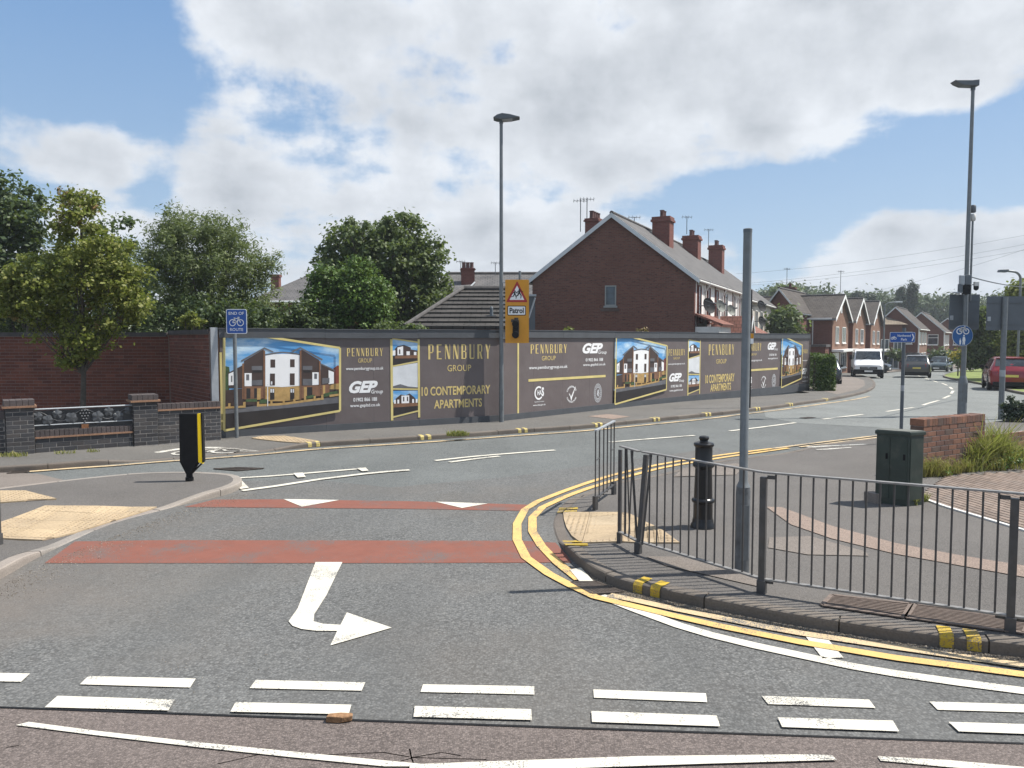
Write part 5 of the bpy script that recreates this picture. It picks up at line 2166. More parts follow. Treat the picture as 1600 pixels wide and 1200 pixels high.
# green cabinet
c0 = P(1418, 791, 'p')
cab = thing('utility_cabinet', 'dark green street cabinet with double doors beside the dwarf wall', 'cabinet', c0)
xl, xr = XZ(1371, 780, c0.y + .17)[0], XZ(1441, 780, c0.y + .10)[0]
hC = XZ(1418, 676, c0.y)[1] - c0.z
pl = [(c0.x, c0.y), (xr, c0.y + .13), (xr - .28, c0.y + .13 + .32), (xl, c0.y + .19)]
pl = [(c0.x, c0.y, c0.z - .02), (xr, c0.y + .10, c0.z - .02), (xr - .33, c0.y + .40, c0.z - .02), (xl, c0.y + .24, c0.z - .02)]
mb = MB()
mb.prism(pl, (0, 0, hC + .0))
mb.build('casing', M_GREEN, cab, bevel=0.006)
cen = sum((Vector(p) for p in pl), Vector()) / 4
mb = MB()
tp = [(Vector(p) - cen) * 1.09 + cen for p in pl]
for p in tp: p.z = c0.z + hC - .045
mb.prism(tp, (0, 0, .05))
tp2 = [Vector((p.x, p.y, c0.z + hC + .006)) for p in tp]
mb.build('lid', M_GREEN, cab, bevel=0.01)
tp3 = [(p - cen) * .93 + cen for p in tp2]
for p in tp3: p.z = c0.z + hC + .007
mb = MB()
mb.prism(tp3, (0, 0, .006))
mb.build('lid_top', M_CABTOP, cab)
A_, B_ = Vector(pl[3]), Vector(pl[0])
Fc = Frame((A_.x, A_.y, c0.z), B_ - A_)
wl = (B_ - A_).xy.length
for u0, u1 in ((.02, wl * .42), (wl * .44, wl - .02)):
    mb = MB()
    Fc.box(mb, u0, u1, .07, hC - .07, 0.0, 0.010)
    d_ = mb.build('door', M_GREEN, cab, bevel=0.003)
    mb = MB()
    Fc.box(mb, u1 - .045, u1 - .02, hC * .62, hC * .70, 0.009, 0.02)
    mb.build('handle', M_BLACKM, d_)
Fc2 = Frame((B_.x, B_.y, c0.z), Vector(pl[1]) - B_)
mb = MB()
Fc2.box(mb, .02, (Vector(pl[1]) - B_).xy.length - .015, .07, hC - .07, 0, .008)
mb.build('side_panel', M_GREEN, cab, bevel=0.003)
mb = MB()
mb.box(xl - .0, c0.y + .28, c0.z - .01, .12, .2, .13, R(20))
o_ = mb.build('concrete_block', M_KERB, None)
tag(o_, 'small pale concrete block at the foot of the green cabinet', 'block')


# signs ---------------------------------------------------------------
def plate(F, u0, u1, v0, v1, o0, o1, name, mat, root, r=0.03):
    """rounded rectangular plate"""
    pts = []
    for cx, cy, a0 in ((u1 - r, v1 - r, 0), (u0 + r, v1 - r, 90), (u0 + r, v0 + r, 180), (u1 - r, v0 + r, 270)):
        for k in range(5):
            t = R(a0 + 22.5 * k)
            pts.append(F.at(cx + math.cos(t) * r, cy + math.sin(t) * r, o0))
    mb = MB()
    mb.prism(pts, F.n * (o1 - o0))
    return mb.build(name, mat, root)


q = P(370, 683, 'p')
es = thing('cycle_sign', 'blue end of route cycle sign on a slim grey post at the hoarding', 'sign', q)
mb = MB()
mb.lathe(q, [(0.04, -.05), (0.04, 2.6)], 14)
mb.build('post', M_GALV, es, smooth=True)
Fs = Frame((q.x, q.y - .06, q.z), (1, 0))
u0, v0 = Fs.px(354, 521.5)
u1, v1 = Fs.px(385.5, 483)
plate(Fs, u0, u1, v0, v1, 0, .006, 'plate', M_PWHITE, es, .035)
plate(Fs, u0 + .014, u1 - .014, v0 + .014, v1 - .014, .006, .009, 'face', M_SIGNB, es, .028)
mb = MB()
w = u1 - u0
h = v1 - v0
Fs.text(mb, ('END OF', .01, 0), u0 + w * .13, u1 - w * .13, v0 + h * .77, v0 + h * .89, .0105)
Fs.text(mb, ('ROUTE', .01, 0), u0 + w * .18, u1 - w * .18, v0 + h * .11, v0 + h * .23, .0105)
Fs.bike(mb, (u0 + u1) / 2, v0 + h * .45, w * .68, .0105, t=.016)
mb.build('lettering', M_PWHITE, es)


def lamp_column(label, base, h, r0, r1, base_h, rb, head, group=None, yawhead=0.0):
    root = thing('lamp_column', label, 'street lamp', base)
    mb = MB()
    mb.lathe(base, [(rb, -.1), (rb, base_h - .12), (r0 * 1.1, base_h + .04)], 20)
    bs = mb.build('base_section', M_GALV, root, smooth=True)
    mb = MB()
    mb.lathe(base, [(r0, base_h), (r1, h)], 16)
    mb.build('column', M_GALV, root, smooth=True)
    mb = MB()
    mb.box(base[0], base[1] - rb, base[2] + .3, rb * 1.1, .01, base_h * .55)
    mb.build('access_door', M_GALV, bs)
    return root


lb = P(783.5, 659, 'p')
zt = XZ(781, 187, lb.y)[1] - lb.z
lc = lamp_column('tall slim lamp column standing against the hoarding beside the patrol sign', lb, zt, .055, .04, .95, .062, None)
mb = MB()
top = Vector((lb.x + .0, lb.y, lb.z + zt))
# flat wing shaped lantern
prof = [(-.20, .02), (-.10, .09), (.02, .125), (.22, .10), (.47, .035), (.30, .0), (.02, -.03), (-.12, -.01)]
mb.prism([(top.x + a, top.y - .16, top.z + b) for a, b in prof], (0, .32, 0))
la = mb.build('lantern', M_BACK, lc, bevel=.015)
mb = MB()
mb.ob(top + Vector((.02, -.12, -.036)), (.26, 0, .02), (0, .24, 0), (0, 0, .02))
mb.build('lens', M_LAMPW, la)
mb = MB()
mb.tube(top + Vector((0, 0, -.1)), top + Vector((0, 0, .02)), .05)
mb.build('spigot', M_BACK, lc)

# patrol warning board bracketed beside the column
fy = lb.y - 0.06
Fp = Frame((lb.x, fy, lb.z), (1, 0.02))
ps = thing('patrol_sign', 'amber board with red children triangle, patrol plate and hooded lamps', 'sign', Fp.at(.4, 1.9))
u0, v0 = Fp.px(789.5, 536)
u1, v1 = Fp.px(826.5, 437)
w, h = u1 - u0, v1 - v0
plate(Fp, u0, u1, v0, v1, 0, .012, 'backboard', M_SIGNY, ps, .02)
uc = (u0 + u1) / 2
mb = MB()
tv0, tv1 = v1 - h * .355, v1 - h * .02
tri = [(u0 + w * .03, tv0), (u1 - w * .05, tv0), (uc - w * .0, tv1)]


def rtri(pts, k, r=.03):
    c = (sum(p[0] for p in pts) / 3, sum(p[1] for p in pts) / 3)
    pts = [(c[0] + (p[0] - c[0]) * k, c[1] + (p[1] - c[1]) * k) for p in pts]
    out = []
    for i in range(3):
        a, b, d = Vector(pts[i - 1]), Vector(pts[i]), Vector(pts[(i + 1) % 3])
        out += [tuple(b + (a - b).normalized() * r), tuple(b + ((a - b).normalized() + (d - b).normalized()) * r * .32), tuple(b + (d - b).normalized() * r)]
    return out


mb.prism([Fp.at(a, b, .012) for a, b in rtri(tri, 1.0)], Fp.n * .004)
tr_ = mb.build('warning_triangle', M_SIGNR, ps)
mb = MB()
mb.poly([Fp.at(a, b, .0165) for a, b in rtri(tri, .68, .01)], 0, Fp.n)
mb.build('triangle_face', M_PWHITE, tr_)
mb = MB()


def runner(mb, F, cu, cv, s, off):
    """small running child silhouette"""
    F.disc(mb, cu + .05 * s, cv + .43 * s, .085 * s, off, n=10)
    for pl_ in ([(-.05, .35), (.1, .34), (.12, .05), (-.08, .02)],
                [(-.08, .06), (.06, .06), (-.10, -.2), (-.38, -.26), (-.38, -.19), (-.2, -.14)],
                [(.0, .08), (.14, .08), (.26, -.16), (.2, -.44), (.13, -.43), (.15, -.16)],
                [(.05, .33), (.12, .34), (.32, .16), (.42, .2), (.40, .25), (.33, .23), (.14, .38)],
                [(-.06, .34), (.02, .33), (-.18, .12), (-.3, .06), (-.32, .12), (-.22, .17)]):
        mb.poly([F.at(cu + a * s, cv + b * s, off) for a, b in pl_], 0, F.n)


runner(mb, Fp, uc - w * .11, tv0 + h * .115, .22, .018)
runner(mb, Fp, uc + w * .08, tv0 + h * .13, .26, .0185)
mb.build('children_symbol', M_BLACKM, tr_)
pv0, pv1 = v0 + h * .435, v0 + h * .59
plate(Fp, u0 + w * .09, u1 - w * .13, pv0, pv1, .012, .014, 'plate_border', M_BLACKM, ps, .03)
pf = plate(Fp, u0 + w * .12, u1 - w * .16, pv0 + .02, pv1 - .02, .014, .016, 'plate', M_PWHITE, ps, .02)
mb = MB()
Fp.text(mb, ('Patrol', .03, 0), u0 + w * .18, u1 - w * .22, pv0 + .055, pv1 - .05, .0175)
mb.build('lettering', M_BLACKM, pf)
# hooded twin lamps
uu = u0 + w * .43
for vv, nm in ((v0 + h * .30, 'lamp_hood'), (v0 + h * .13, 'lamp_hood')):
    mb = MB()
    mb.lathe(Fp.at(uu, vv, .07), [(.085, -.07), (.09, .0), (.085, .09)], 18, axis='y')
    mb.build(nm, M_BLACKM, ps, smooth=True)
mb = MB()
Fp.box(mb, uu - .07, uu + .09, v0 + h * .10, v0 + h * .37, .012, .07)
mb.build('lamp_housing', M_BLACKM, ps, bevel=.03)
mb = MB()
Fp.box(mb, uu - .11, uu - .05, v0 + h * .33, v0 + h * .375, .02, .09)
Fp.box(mb, uu - .03, uu + .07, v0 + h * .37, v0 + h * .40, .013, .04)
mb.build('lamp_bracket', M_IRON, ps)
mb = MB()
sp = Fp.at(uc + w * .12, v0 + .15, -.06)
mb.tube(sp, sp + Vector((0, 0, h - .05 + .12)), .034, n=12)
mb.build('mounting_post', M_GALV, ps)
for f in (.07, .35, .62, .95):
    mb = MB()
    p = Fp.at(-.02, v0 + h * f, -.04)
    mb.ob(p, Fp.u * (u0 - 0 + .3), Fp.z * .025, Fp.n * .02)
    mb.build('bracket', M_GALVL, ps)

# small parking plate on a thin dark post by the hoarding
q = P(1170.5, 637, 'p')
pk = thing('parking_sign', 'thin dark post with a small yellow and white parking plate at the hoarding', 'sign', q)
mb = MB()
mb.lathe(q, [(.045, -.05), (.045, 2.1), (.038, 2.15), (.038, 3.6)], 10)
mb.build('post', M_BLACKM, pk, smooth=True)
Fk = Frame((q.x, q.y - .05, q.z), (1, 0))
a0, b0 = Fk.px(1172.5, 537)
a1, b1 = Fk.px(1177.5, 521)
bm_ = b0 + (b1 - b0) * .5
solid(Fk, a0, a1, b0, bm_, 0, .01, 'plate', M_PWHITE, pk)
solid(Fk, a0, a1, bm_ + .002, b1, 0, .01, 'plate', M_SIGNY, pk)

# direction sign for the park
q = P(1407.5, 693, 'p')
ns = thing('direction_sign', 'blue cycle direction sign with white arrow to the park on a slim post', 'sign', q)
mb = MB()
zt = XZ(1407, 520, q.y)[1]
mb.tube(q - Vector((0, 0, .1)), (q.x, q.y, zt + .1), .034, n=12)
mb.build('post', M_BACK, ns, smooth=True)
mb = MB()
mb.tube((q.x, q.y, XZ(0, 611, q.y)[1]), (q.x, q.y, XZ(0, 602, q.y)[1]), .0355, n=12)
mb.build('band', M_GALVL, ns)
Fn = Frame((q.x, q.y - .05, q.z), (1, -0.05))
a0, b0 = Fn.px(1390, 535)
a1, b1 = Fn.px(1430, 519)
plate(Fn, a0, a1, b0, b1, 0, .006, 'plate', M_PPALE, ns, .02)
fc = plate(Fn, a0 + .008, a1 - .008, b0 + .008, b1 - .008, .006, .009, 'face', M_SIGNB, ns, .016)
mb = MB()
w, h = a1 - a0, b1 - b0
Fn.text(mb, ('Northwood', .01, 0), a0 + w * .3, a0 + w * .82, b0 + h * .55, b0 + h * .78, .0105)
Fn.text(mb, ('Park', .01, 0), a0 + w * .44, a0 + w * .68, b0 + h * .17, b0 + h * .42, .0105)
Fn.bike(mb, a0 + w * .15, b0 + h * .40, w * .2, .0105, t=.01)
cx, cy = a1 - w * .06, b0 + h * .5
for s in (-1, 1):
    Fn.line(mb, (cx - .03, cy + s * h * .34), (cx, cy), .022, .0105 + .0003 * s)
mb.build('lettering', M_PWHITE, fc)

# right lamp column with its sign, cameras and boxes
rb_ = P(1503, 645, 'p')
zt = XZ(1510, 133, rb_.y)[1] - rb_.z
rc = lamp_column('very tall grey lamp column on the right carrying the round blue sign', rb_, zt, .068, .045, 1.02, .12, None)
top = rb_ + Vector((0, 0, zt))
mb = MB()
mb.prism([top + Vector(p) for p in ((.10, -.14, -.05), (.10, -.14, .12), (-.08, -.14, .10), (-.58, -.14, .10), (-.5, -.14, .03), (-.34, -.14, -.035))], (0, .28, 0))
la = mb.build('lantern', M_BACK, rc, bevel=.015)
mb = MB()
mb.tube(top + Vector((0, 0, -.14)), top + Vector((0, 0, -.0)), .06)
mb.build('spigot', M_BACK, rc)

Fq = Frame((rb_.x, rb_.y - .14, rb_.z), (1, 0))
cs = thing('shared_path_sign', 'round blue sign with a white bicycle and pedestrians on the lamp column', 'sign', Fq.at(0, 2.1))
uc, vc = Fq.px(1503.8, 524.5)
rr = (Fq.px(1520, 524)[0] - Fq.px(1487.5, 524)[0]) / 2
mb = MB()
mb.lathe(Fq.at(uc, vc, 0), [(rr, -.008), (rr, 0)], 40, axis='y')
mb.build('plate', M_PPALE, cs)
mb = MB()
mb.lathe(Fq.at(uc, vc, .008), [(rr * .965, -.004), (rr * .965, 0.007)], 40, axis='y')
fc = mb.build('face', M_SIGNB2, cs)
mb = MB()
Fq.bike(mb, uc, vc + rr * .42, rr * 1.15, .014, t=.028)
# adult and child
for cu, s in ((uc + rr * .12, 1.0), (uc - rr * .22, .62)):
    hh = rr * .95 * s
    b = vc - rr * .86
    Fq.disc(mb, cu, b + hh * .92, hh * .085, .014, n=12)
    mb.poly([Fq.at(cu + x * hh, b + y * hh, .0145) for x, y in ((-.16, .4), (-.1, .8), (.1, .8), (.18, .4), (.13, .4), (.12, 0), (.02, 0), (0, .35), (-.03, 0), (-.13, 0), (-.11, .4))], 0, Fq.n)
mb.build('symbols', M_PWHITE, fc)


def sign_back(label, px0, px1, py0, py1, Y, postx=None, posty=None):
    F = Frame((0, Y, 0), (1, 0))
    a0, b0 = F.px(px0, py1)
    a1, b1 = F.px(px1, py0)
    c = F.at((a0 + a1) / 2, b0)
    root = thing('sign_back', label, 'sign', c)
    solid(F, a0, a1, b0, b1 - (b1 - b0) * .2, 0, .008, 'lower_plate', M_BACK, root)
    solid(F, a0, a1, b1 - (b1 - b0) * .2 + .004, b1, .0, .012, 'upper_plate', M_BACK, root)
    for f in (.16, .8):
        solid(F, a0 + .02, a1 - .02, b0 + (b1 - b0) * f, b0 + (b1 - b0) * f + .03, .012, .03, 'channel', M_BACK, root)
    k = root
    solid(F, a0 + .02, a0 + .1, b0 + (b1 - b0) * .27, b0 + (b1 - b0) * .4, .013, .05, 'clip', M_GALVL, root)
    if postx:
        g = P(postx, posty, 'p')
        mb = MB()
        mb.tube((F.px(postx, py0)[0], Y + .05 - .1, PG(0, Y) - .1), (F.px(postx, py0)[0], Y - .05, b1 - .02), .07, n=14)
        mb.build('post', M_GALV, root, smooth=True)
        mb = MB()
        x_ = F.px(postx, py0)[0]
        mb.tube((x_, Y - .05, XZ(0, 588, Y)[1]), (x_, Y - .05, XZ(0, 578, Y)[1]), .072, n=14)
        mb.build('band', M_GALVL, root)
    return root


sign_back('grey back of a square road sign fixed behind the tall lamp column', 1482, 1531, 460, 515, rb_.y + .16)
sign_back('wide grey back of a road sign on its own post at the right edge', 1540, 1625, 463, 516, 21.0, 1569, 640)

ap = thing('aerial_pole', 'thin pole with a pale cylindrical aerial head beside the tall lamp column', 'aerial', Vector((XZ(1517, 430, rb_.y + .05)[0], rb_.y + .05, XZ(1517, 470, rb_.y)[1])))
xa = ap.location.x
for y0, y1, r, m_, nm in ((470, 345, .028, M_GALV, 'pole'), (345, 334, .075, M_DIRTYW, 'aerial_base'), (332, 320, .075, M_BACK, 'aerial_head')):
    mb = MB()
    mb.lathe((xa, ap.location.y, 0), [(r * .7, XZ(0, y0, rb_.y)[1]), (r, XZ(0, y0, rb_.y)[1] + .03), (r, XZ(0, y1, rb_.y)[1] - .03), (r * .7, XZ(0, y1, rb_.y)[1])], 14)
    mb.build(nm, m_, ap, smooth=True)
eb = thing('equipment_box', 'grey equipment boxes and wiring strapped high on the tall lamp column', 'box', Vector((rb_.x, rb_.y - .1, 3.0)))
for x, y, w, h, m_, nm in ((1502.5, 438, .12, .28, M_GALVL, 'cabinet'), (1511, 438, .17, .30, M_BACK, 'cabinet'), (1509, 452, .2, .28, M_BLACKM, 'cable_bundle'), (1500, 450, .1, .22, M_BACK, 'cabinet')):
    X_, Z_ = XZ(x, y, rb_.y - .12)
    mb = MB()
    mb.box(X_, rb_.y - .13, Z_ - h / 2, w, .1, h)
    mb.build(nm, m_, eb, bevel=.01)
cc_ = thing('security_camera', 'small dome camera on a white bracket on the tall lamp column', 'camera', Vector((XZ(1522, 446, rb_.y)[0], rb_.y - .1, XZ(0, 446, rb_.y)[1])))
X_, Z_ = cc_.location.x, cc_.location.z
mb = MB()
mb.box(X_, rb_.y - .1, Z_ - .03, .12, .1, .13)
mb.build('housing', M_DIRTYW, cc_, bevel=.01)
mb = MB()
mb.lathe((X_, rb_.y - .1, Z_ - .12), [(.02, -.03), (.06, 0.0), (.07, .05), (.065, .09)], 14)
mb.build('dome', M_BLACKM, cc_, smooth=True)
mb = MB()
mb.tube((X_ - .2, rb_.y - .05, Z_ + .02), (X_, rb_.y - .1, Z_ + .02), .015)
mb.build('arm', M_GALVL, cc_)
X_, Z_ = XZ(1495, 457, rb_.y - .1)
fl = thing('flood_light', 'small flat floodlight on an arm left of the tall lamp column', 'light', (X_, rb_.y - .1, Z_))
mb = MB()
mb.box(X_ + .02, rb_.y - .1, Z_ - .02, .24, .12, .035)
mb.build('housing', M_GALVL, fl, bevel=.01)
mb = MB()
mb.lathe((X_ + .03, rb_.y - .1, Z_ - .07), [(.04, 0), (.07, .05)], 12)
mb.build('lens', M_LAMPW, fl)

# far lamp
fb_ = Vector((XZ(1590, 560, 44)[0], 44, PG(30, 44)))
fl2 = thing('lamp_column', 'small old street lamp with a bent arm beyond the right-hand signs', 'street lamp', fb_)
Zt = XZ(0, 423, 44)[1]
mb = MB()
pts = [Vector((fb_.x, 44, fb_.z)), Vector((fb_.x, 44, Zt - .5))]
for k in range(1, 7):
    t = R(15 * k)
    pts.append(Vector((fb_.x - .45 * (1 - math.cos(t)), 44, Zt - .5 + .45 * math.sin(t))))
pts.append(Vector((fb_.x - .85, 44, Zt)))
mb.path(pts, .065, 10)
mb.build('column', M_GALV, fl2, smooth=True)
mb = MB()
mb.prism([(fb_.x - .75, 43.88, Zt - .02), (fb_.x - .75, 43.88, Zt + .07), (fb_.x - 1.25, 43.88, Zt + .05), (fb_.x - 1.3, 43.88, Zt - .08), (fb_.x - .85, 43.88, Zt - .1)], (0, .24, 0))
mb.build('lantern', M_BACK, fl2, bevel=.02)
for k, (px_, py0_, py1_, Y_) in enumerate(((1380, 477, 560, 62), )):
    b_ = Vector((XZ(px_, py1_, Y_)[0], Y_, PG(0, Y_)))
    l3 = thing('lamp_column', 'grey street lamp with a short arm in front of the gabled houses', 'street lamp', b_)
    zt_ = XZ(0, py0_, Y_)[1]
    mb = MB()
    mb.tube(b_, (b_.x, Y_, zt_), .08, .06, n=10)
    mb.build('column', M_GALV, l3, smooth=True)
    mb = MB()
    mb.path([Vector((b_.x, Y_, zt_)), Vector((b_.x + .3, Y_, zt_ + .2)), Vector((b_.x + .9, Y_, zt_ + .25))], .05, 8)
    mb.build('arm', M_GALV, l3, smooth=True)
    mb = MB()
    mb.box(b_.x + 1.1, Y_, zt_ + .18, .6, .25, .14)
    mb.build('lantern', M_GALVL, l3, bevel=.03)


# ------------------------------------------------------------------ buildings
M_HBRICK = brickwall('gable_brick', [(0.17, 0.072, 0.050), (0.115, 0.050, 0.038), (0.048, 0.028, 0.026)], (0.13, 0.095, 0.08))
M_HBRICK2 = brickwall('house_brick_red', [(0.16, 0.055, 0.040), (0.12, 0.04, 0.03), (0.085, 0.04, 0.035)], (0.16, 0.12, 0.10))
M_HBRICK3 = brickwall('house_brick_tan', [(0.22, 0.11, 0.07), (0.17, 0.08, 0.05), (0.13, 0.065, 0.045)], (0.2, 0.16, 0.13))
M_CHIM = brickwall('chimney_brick', [(0.20, 0.065, 0.05), (0.15, 0.05, 0.04), (0.09, 0.04, 0.035)], (0.14, 0.10, 0.09))
M_SLATE = tiles('roof_slate', [(0.088, 0.085, 0.085), (0.115, 0.110, 0.108)], 0.3, 0.24)
M_TILEC = tiles('roof_concrete', [(0.040, 0.037, 0.034), (0.054, 0.049, 0.045)], 0.33, 0.32, moss=(0.10, 0.10, 0.085))
M_TILEB = tiles('roof_brown', [(0.056, 0.048, 0.043), (0.072, 0.062, 0.055)], 0.33, 0.30, moss=(0.11, 0.11, 0.085))
M_TILET = tiles('roof_tan', [(0.15, 0.12, 0.088), (0.18, 0.145, 0.107)], 0.33, 0.30)
M_TILER = tiles('roof_red', [(0.17, 0.075, 0.055), (0.21, 0.092, 0.068)], 0.25, 0.22)
M_RENDER = plain('white_render', (0.72, 0.70, 0.68), 0.85, 0.06, 1.5, dirt=((0.5, 0.47, 0.44), 0.5))
M_RENDER2 = plain('cream_render', (0.50, 0.46, 0.40), 0.85, 0.1, 1.5, dirt=((0.36, 0.33, 0.30), 0.5))
M_VERGE = plain('verge_paint', (0.55, 0.57, 0.58), 0.6, 0.1, 2)
M_FRAMEB = plain('frame_brown', (0.14, 0.04, 0.03), 0.6, 0.15, 5)
M_RIDGE = plain('ridge_tile', (0.075, 0.07, 0.068), 0.85, 0.3, 6)


def window(root, F, u, v, w, h, mat, bars=1, off=0.0, trans=0):
    """framed window on a wall face, pane set back"""
    mb = MB()
    t = 0.06
    o0, o1 = off - 0.02, off + 0.045
    F.box(mb, u, u + w, v, v + t, o0, o1)
    F.box(mb, u, u + w, v + h - t, v + h, o0, o1)
    F.box(mb, u, u + t, v + t + .001, v + h - t - .001, o0, o1)
    F.box(mb, u + w - t, u + w, v + t + .001, v + h - t - .001, o0, o1)
    for i in range(bars):
        x = u + w * (i + 1) / (bars + 1)
        F.box(mb, x - t * .4, x + t * .4, v + t + .001, v + h - t - .001, o0, o1 - .01)
    if trans:
        F.box(mb, u + t, u + w - t, v + h * .66, v + h * .66 + t, o0, o1 - .013)
    o = mb.build('window', mat, root)
    mb = MB()
    F.quad(mb, u + t * .5, u + w - t * .5, v + t * .5, v + h - t * .5, off + 0.012)
    mb.build('pane', M_GLASS, o)
    mb = MB()
    F.box(mb, u - .06, u + w + .06, v - .09, v - .002, off, off + .09)
    mb.build('sill', mat, o)
    return o


def part(root, name, mat, fn, **kw):
    mb = MB()
    fn(mb)
    return mb.build(name, mat, root, **kw)


def chimney(root, c, w, d, h, rot, pots=2, mat=None, potm=None, base=None):
    mat = mat or M_CHIM
    x, y, z = c
    ch = part(root, 'chimney', mat, lambda mb: (mb.box(x, y, base if base is not None else z - 2, w, d, (z + h * .78) - (base if base is not None else z - 2), rot),
                                               mb.box(x, y, z + h * .78, w * 1.16, d * 1.16, h * .10, rot), mb.box(x, y, z + h * .881, w * 1.06, d * 1.06, h * .118, rot)))
    c_, s_ = math.cos(rot), math.sin(rot)
    for i in range(pots):
        f = (i - (pots - 1) / 2) * w * (.45 if pots == 2 else .3)
        part(ch, 'chimney_pot', potm or plain('clay_pot', (0.10, 0.05, 0.045), 0.85, 0.3, 9), lambda mb: mb.lathe((x + c_ * f, y + s_ * f, z + h), [(.13, 0), (.115, .05), (.11, .30), (.13, .32), (.13, .36), (.10, .36)], 12))
    return ch


def antenna(label, p, h, w=.9, n=7, ang=0.3, cat='aerial'):
    root = thing('tv_aerial', label, cat, p)
    p = Vector(p)
    part(root, 'mast', M_BACK, lambda mb: mb.tube(p, p + Vector((0, 0, h)), .022, n=6))
    d = Vector((math.cos(ang), math.sin(ang), 0))
    e = Vector((-d.y, d.x, 0))
    def fn(mb):
        t = p + Vector((0, 0, h * .96))
        mb.tube(t - d * w / 2, t + d * w / 2, .014, n=5)
        for i in range(n):
            c = t + d * w * (i / (n - 1) - .5)
            mb.tube(c - e * .2, c + e * .2, .009, n=5)
            mb.tube(c - Vector((0, 0, .10)), c + Vector((0, 0, .10)), .009, n=5)
    part(root, 'array', M_BACK, fn)
    return root


def dish(label, F, u, v, off, r, mat):
    c = F.at(u, v, off)
    root = thing('satellite_dish', label, 'satellite dish', c)
    ax = (F.n * .9 + F.u * -.25 + Vector((0, -.55, .35))).normalized()
    U = ax.orthogonal().normalized()
    W = ax.cross(U)
    def bowl(mb):
        vs, fs, n = [], [], 24
        for k, (rr, dd) in enumerate(((.02, -.06), (.5, -.045), (.85, -.01), (1, .015), (1.02, .005), (.86, -.03), (.5, -.065), (.02, -.08))):
            for i in range(n):
                t = 2 * math.pi * i / n
                vs.append(c + U * (math.cos(t) * r * rr) + W * (math.sin(t) * r * rr * 1.1) + ax * dd)
        for k in range(7):
            for i in range(n):
                fs.append((k * n + i, k * n + (i + 1) % n, (k + 1) * n + (i + 1) % n, (k + 1) * n + i))
        mb.add(vs, fs)
    part(root, 'bowl', mat, bowl, smooth=True)
    part(root, 'arm', M_BACK, lambda mb: (mb.tube(c - W * r * .9, c + ax * .35, .015), mb.tube(c, F.at(u, v, 0), .025), mb.tube(c + ax * .3, c + ax * .42, .04)))
    return root


def prism_house(name, label, Rn, Ln, d, length, ze, zr, zb, wallm, roofm, facade=None, over=0.12, verge=M_VERGE, cat='house', apexf=0.5, vw=.18, leftwall=None, eaveL=None):
    """gabled house: Rn and Ln are the near gable corners, d runs along the ridge"""
    Rn, Ln = Vector((Rn[0], Rn[1], 0)), Vector((Ln[0], Ln[1], 0))
    d = Vector((d[0], d[1], 0)).normalized()
    eaveL = ze if eaveL is None else eaveL
    root = thing(name, label, cat, (Ln.x, Ln.y, zb))
    A = Ln.lerp(Rn, apexf)
    up = lambda p, z: Vector((p.x, p.y, z))
    g = [up(Ln, zb), up(Rn, zb), up(Rn, ze), up(A, zr), up(Ln, eaveL)]
    part(root, 'gable_wall', wallm, lambda mb: mb.add(g, [(0, 1, 2, 3, 4)]))
    g2 = [p + d * length for p in g]
    part(root, 'gable_wall', wallm, lambda mb: mb.add(g2, [(4, 3, 2, 1, 0)]))
    part(root, 'wall', facade or wallm, lambda mb: mb.add([g[1], g2[1], g2[2], g[2]], [(0, 1, 2, 3)]))
    part(root, 'wall', leftwall or wallm, lambda mb: mb.add([g[0], g[4], g2[4], g2[0]], [(0, 1, 2, 3)]))
    # roof slabs
    for e, ez, nm in ((Rn, ze, 'r'), (Ln, eaveL, 'l')):
        dr = up(e, ez) - up(A, zr)
        out = dr.normalized() * .32
        s0 = up(A, zr) - d * over
        s1 = up(e, ez) + out - d * over
        th = Vector((0, 0, .12))
        L_ = d * (length + 2 * over)
        part(root, 'roof', roofm, lambda mb: mb.ob(s0, s1 - s0, L_, th))
        # verge boards
        vb = Vector((0, 0, -vw))
        part(root, 'verge_board', verge, lambda mb: mb.ob(s0 - d * .035 + Vector((0, 0, .115)), s1 - s0, d * .03, vb))
        # gutter
        gp = s1 + Vector((0, 0, .02))
        part(root, 'gutter', M_DIRTYW if facade else M_BACK, lambda mb: mb.tube(gp, gp + L_, .06, n=8))
    rp = up(A, zr + .12) - d * over
    k = max(2, int((length + 2 * over) / 0.45)) if length < 16 else 34
    for i in range(k):
        part(root, 'ridge_tile', M_RIDGE, lambda mb: mb.tube(rp + d * ((length + 2 * over) * i / k + .01), rp + d * ((length + 2 * over) * (i + 1) / k - .01), .10, n=8)) if i < 34 and length < 40 else None
    Fg = Frame((Ln.x, Ln.y, zb), Rn - Ln)
    Ff = Frame((Rn.x, Rn.y, zb), d)
    return root, Fg, Ff, A


# the long terrace with the big brick gable
Yr, Yl = 36.4, 37.9
Rt = (XZ(1085, 440, Yr)[0], Yr)
Lt = (XZ(832, 440, Yl)[0], Yl)
dT = Vector((0.437, 0.899, 0)).normalized()
zE, zR_ = XZ(0, 433, Yr)[1], XZ(0, 337, 37.2)[1]
ter, Fg, Ff, At = prism_house('terraced_house', 'large end terrace with a dark red brick gable, slate roof and white rendered front', Rt, Lt, dT, 15.0, zE, zR_, -0.3, M_HBRICK, M_SLATE, facade=M_RENDER, over=.14, vw=.22)
A3 = Vector((At.x, At.y, zR_))
u, v = Fg.px(945, 478)
u2, v2 = Fg.px(963, 446)
window(ter, Fg, u, v, u2 - u, v2 - v, plain('frame_grey', (0.24, 0.25, 0.24), 0.6, .1, 5), 0)
part(ter, 'sill', plain('stone_sill', (0.10, 0.07, 0.06), 0.9, .2, 9), lambda mb: Fg.box(mb, u - .2, u2 + .15, v - .25, v - .12, 0.0, .05))
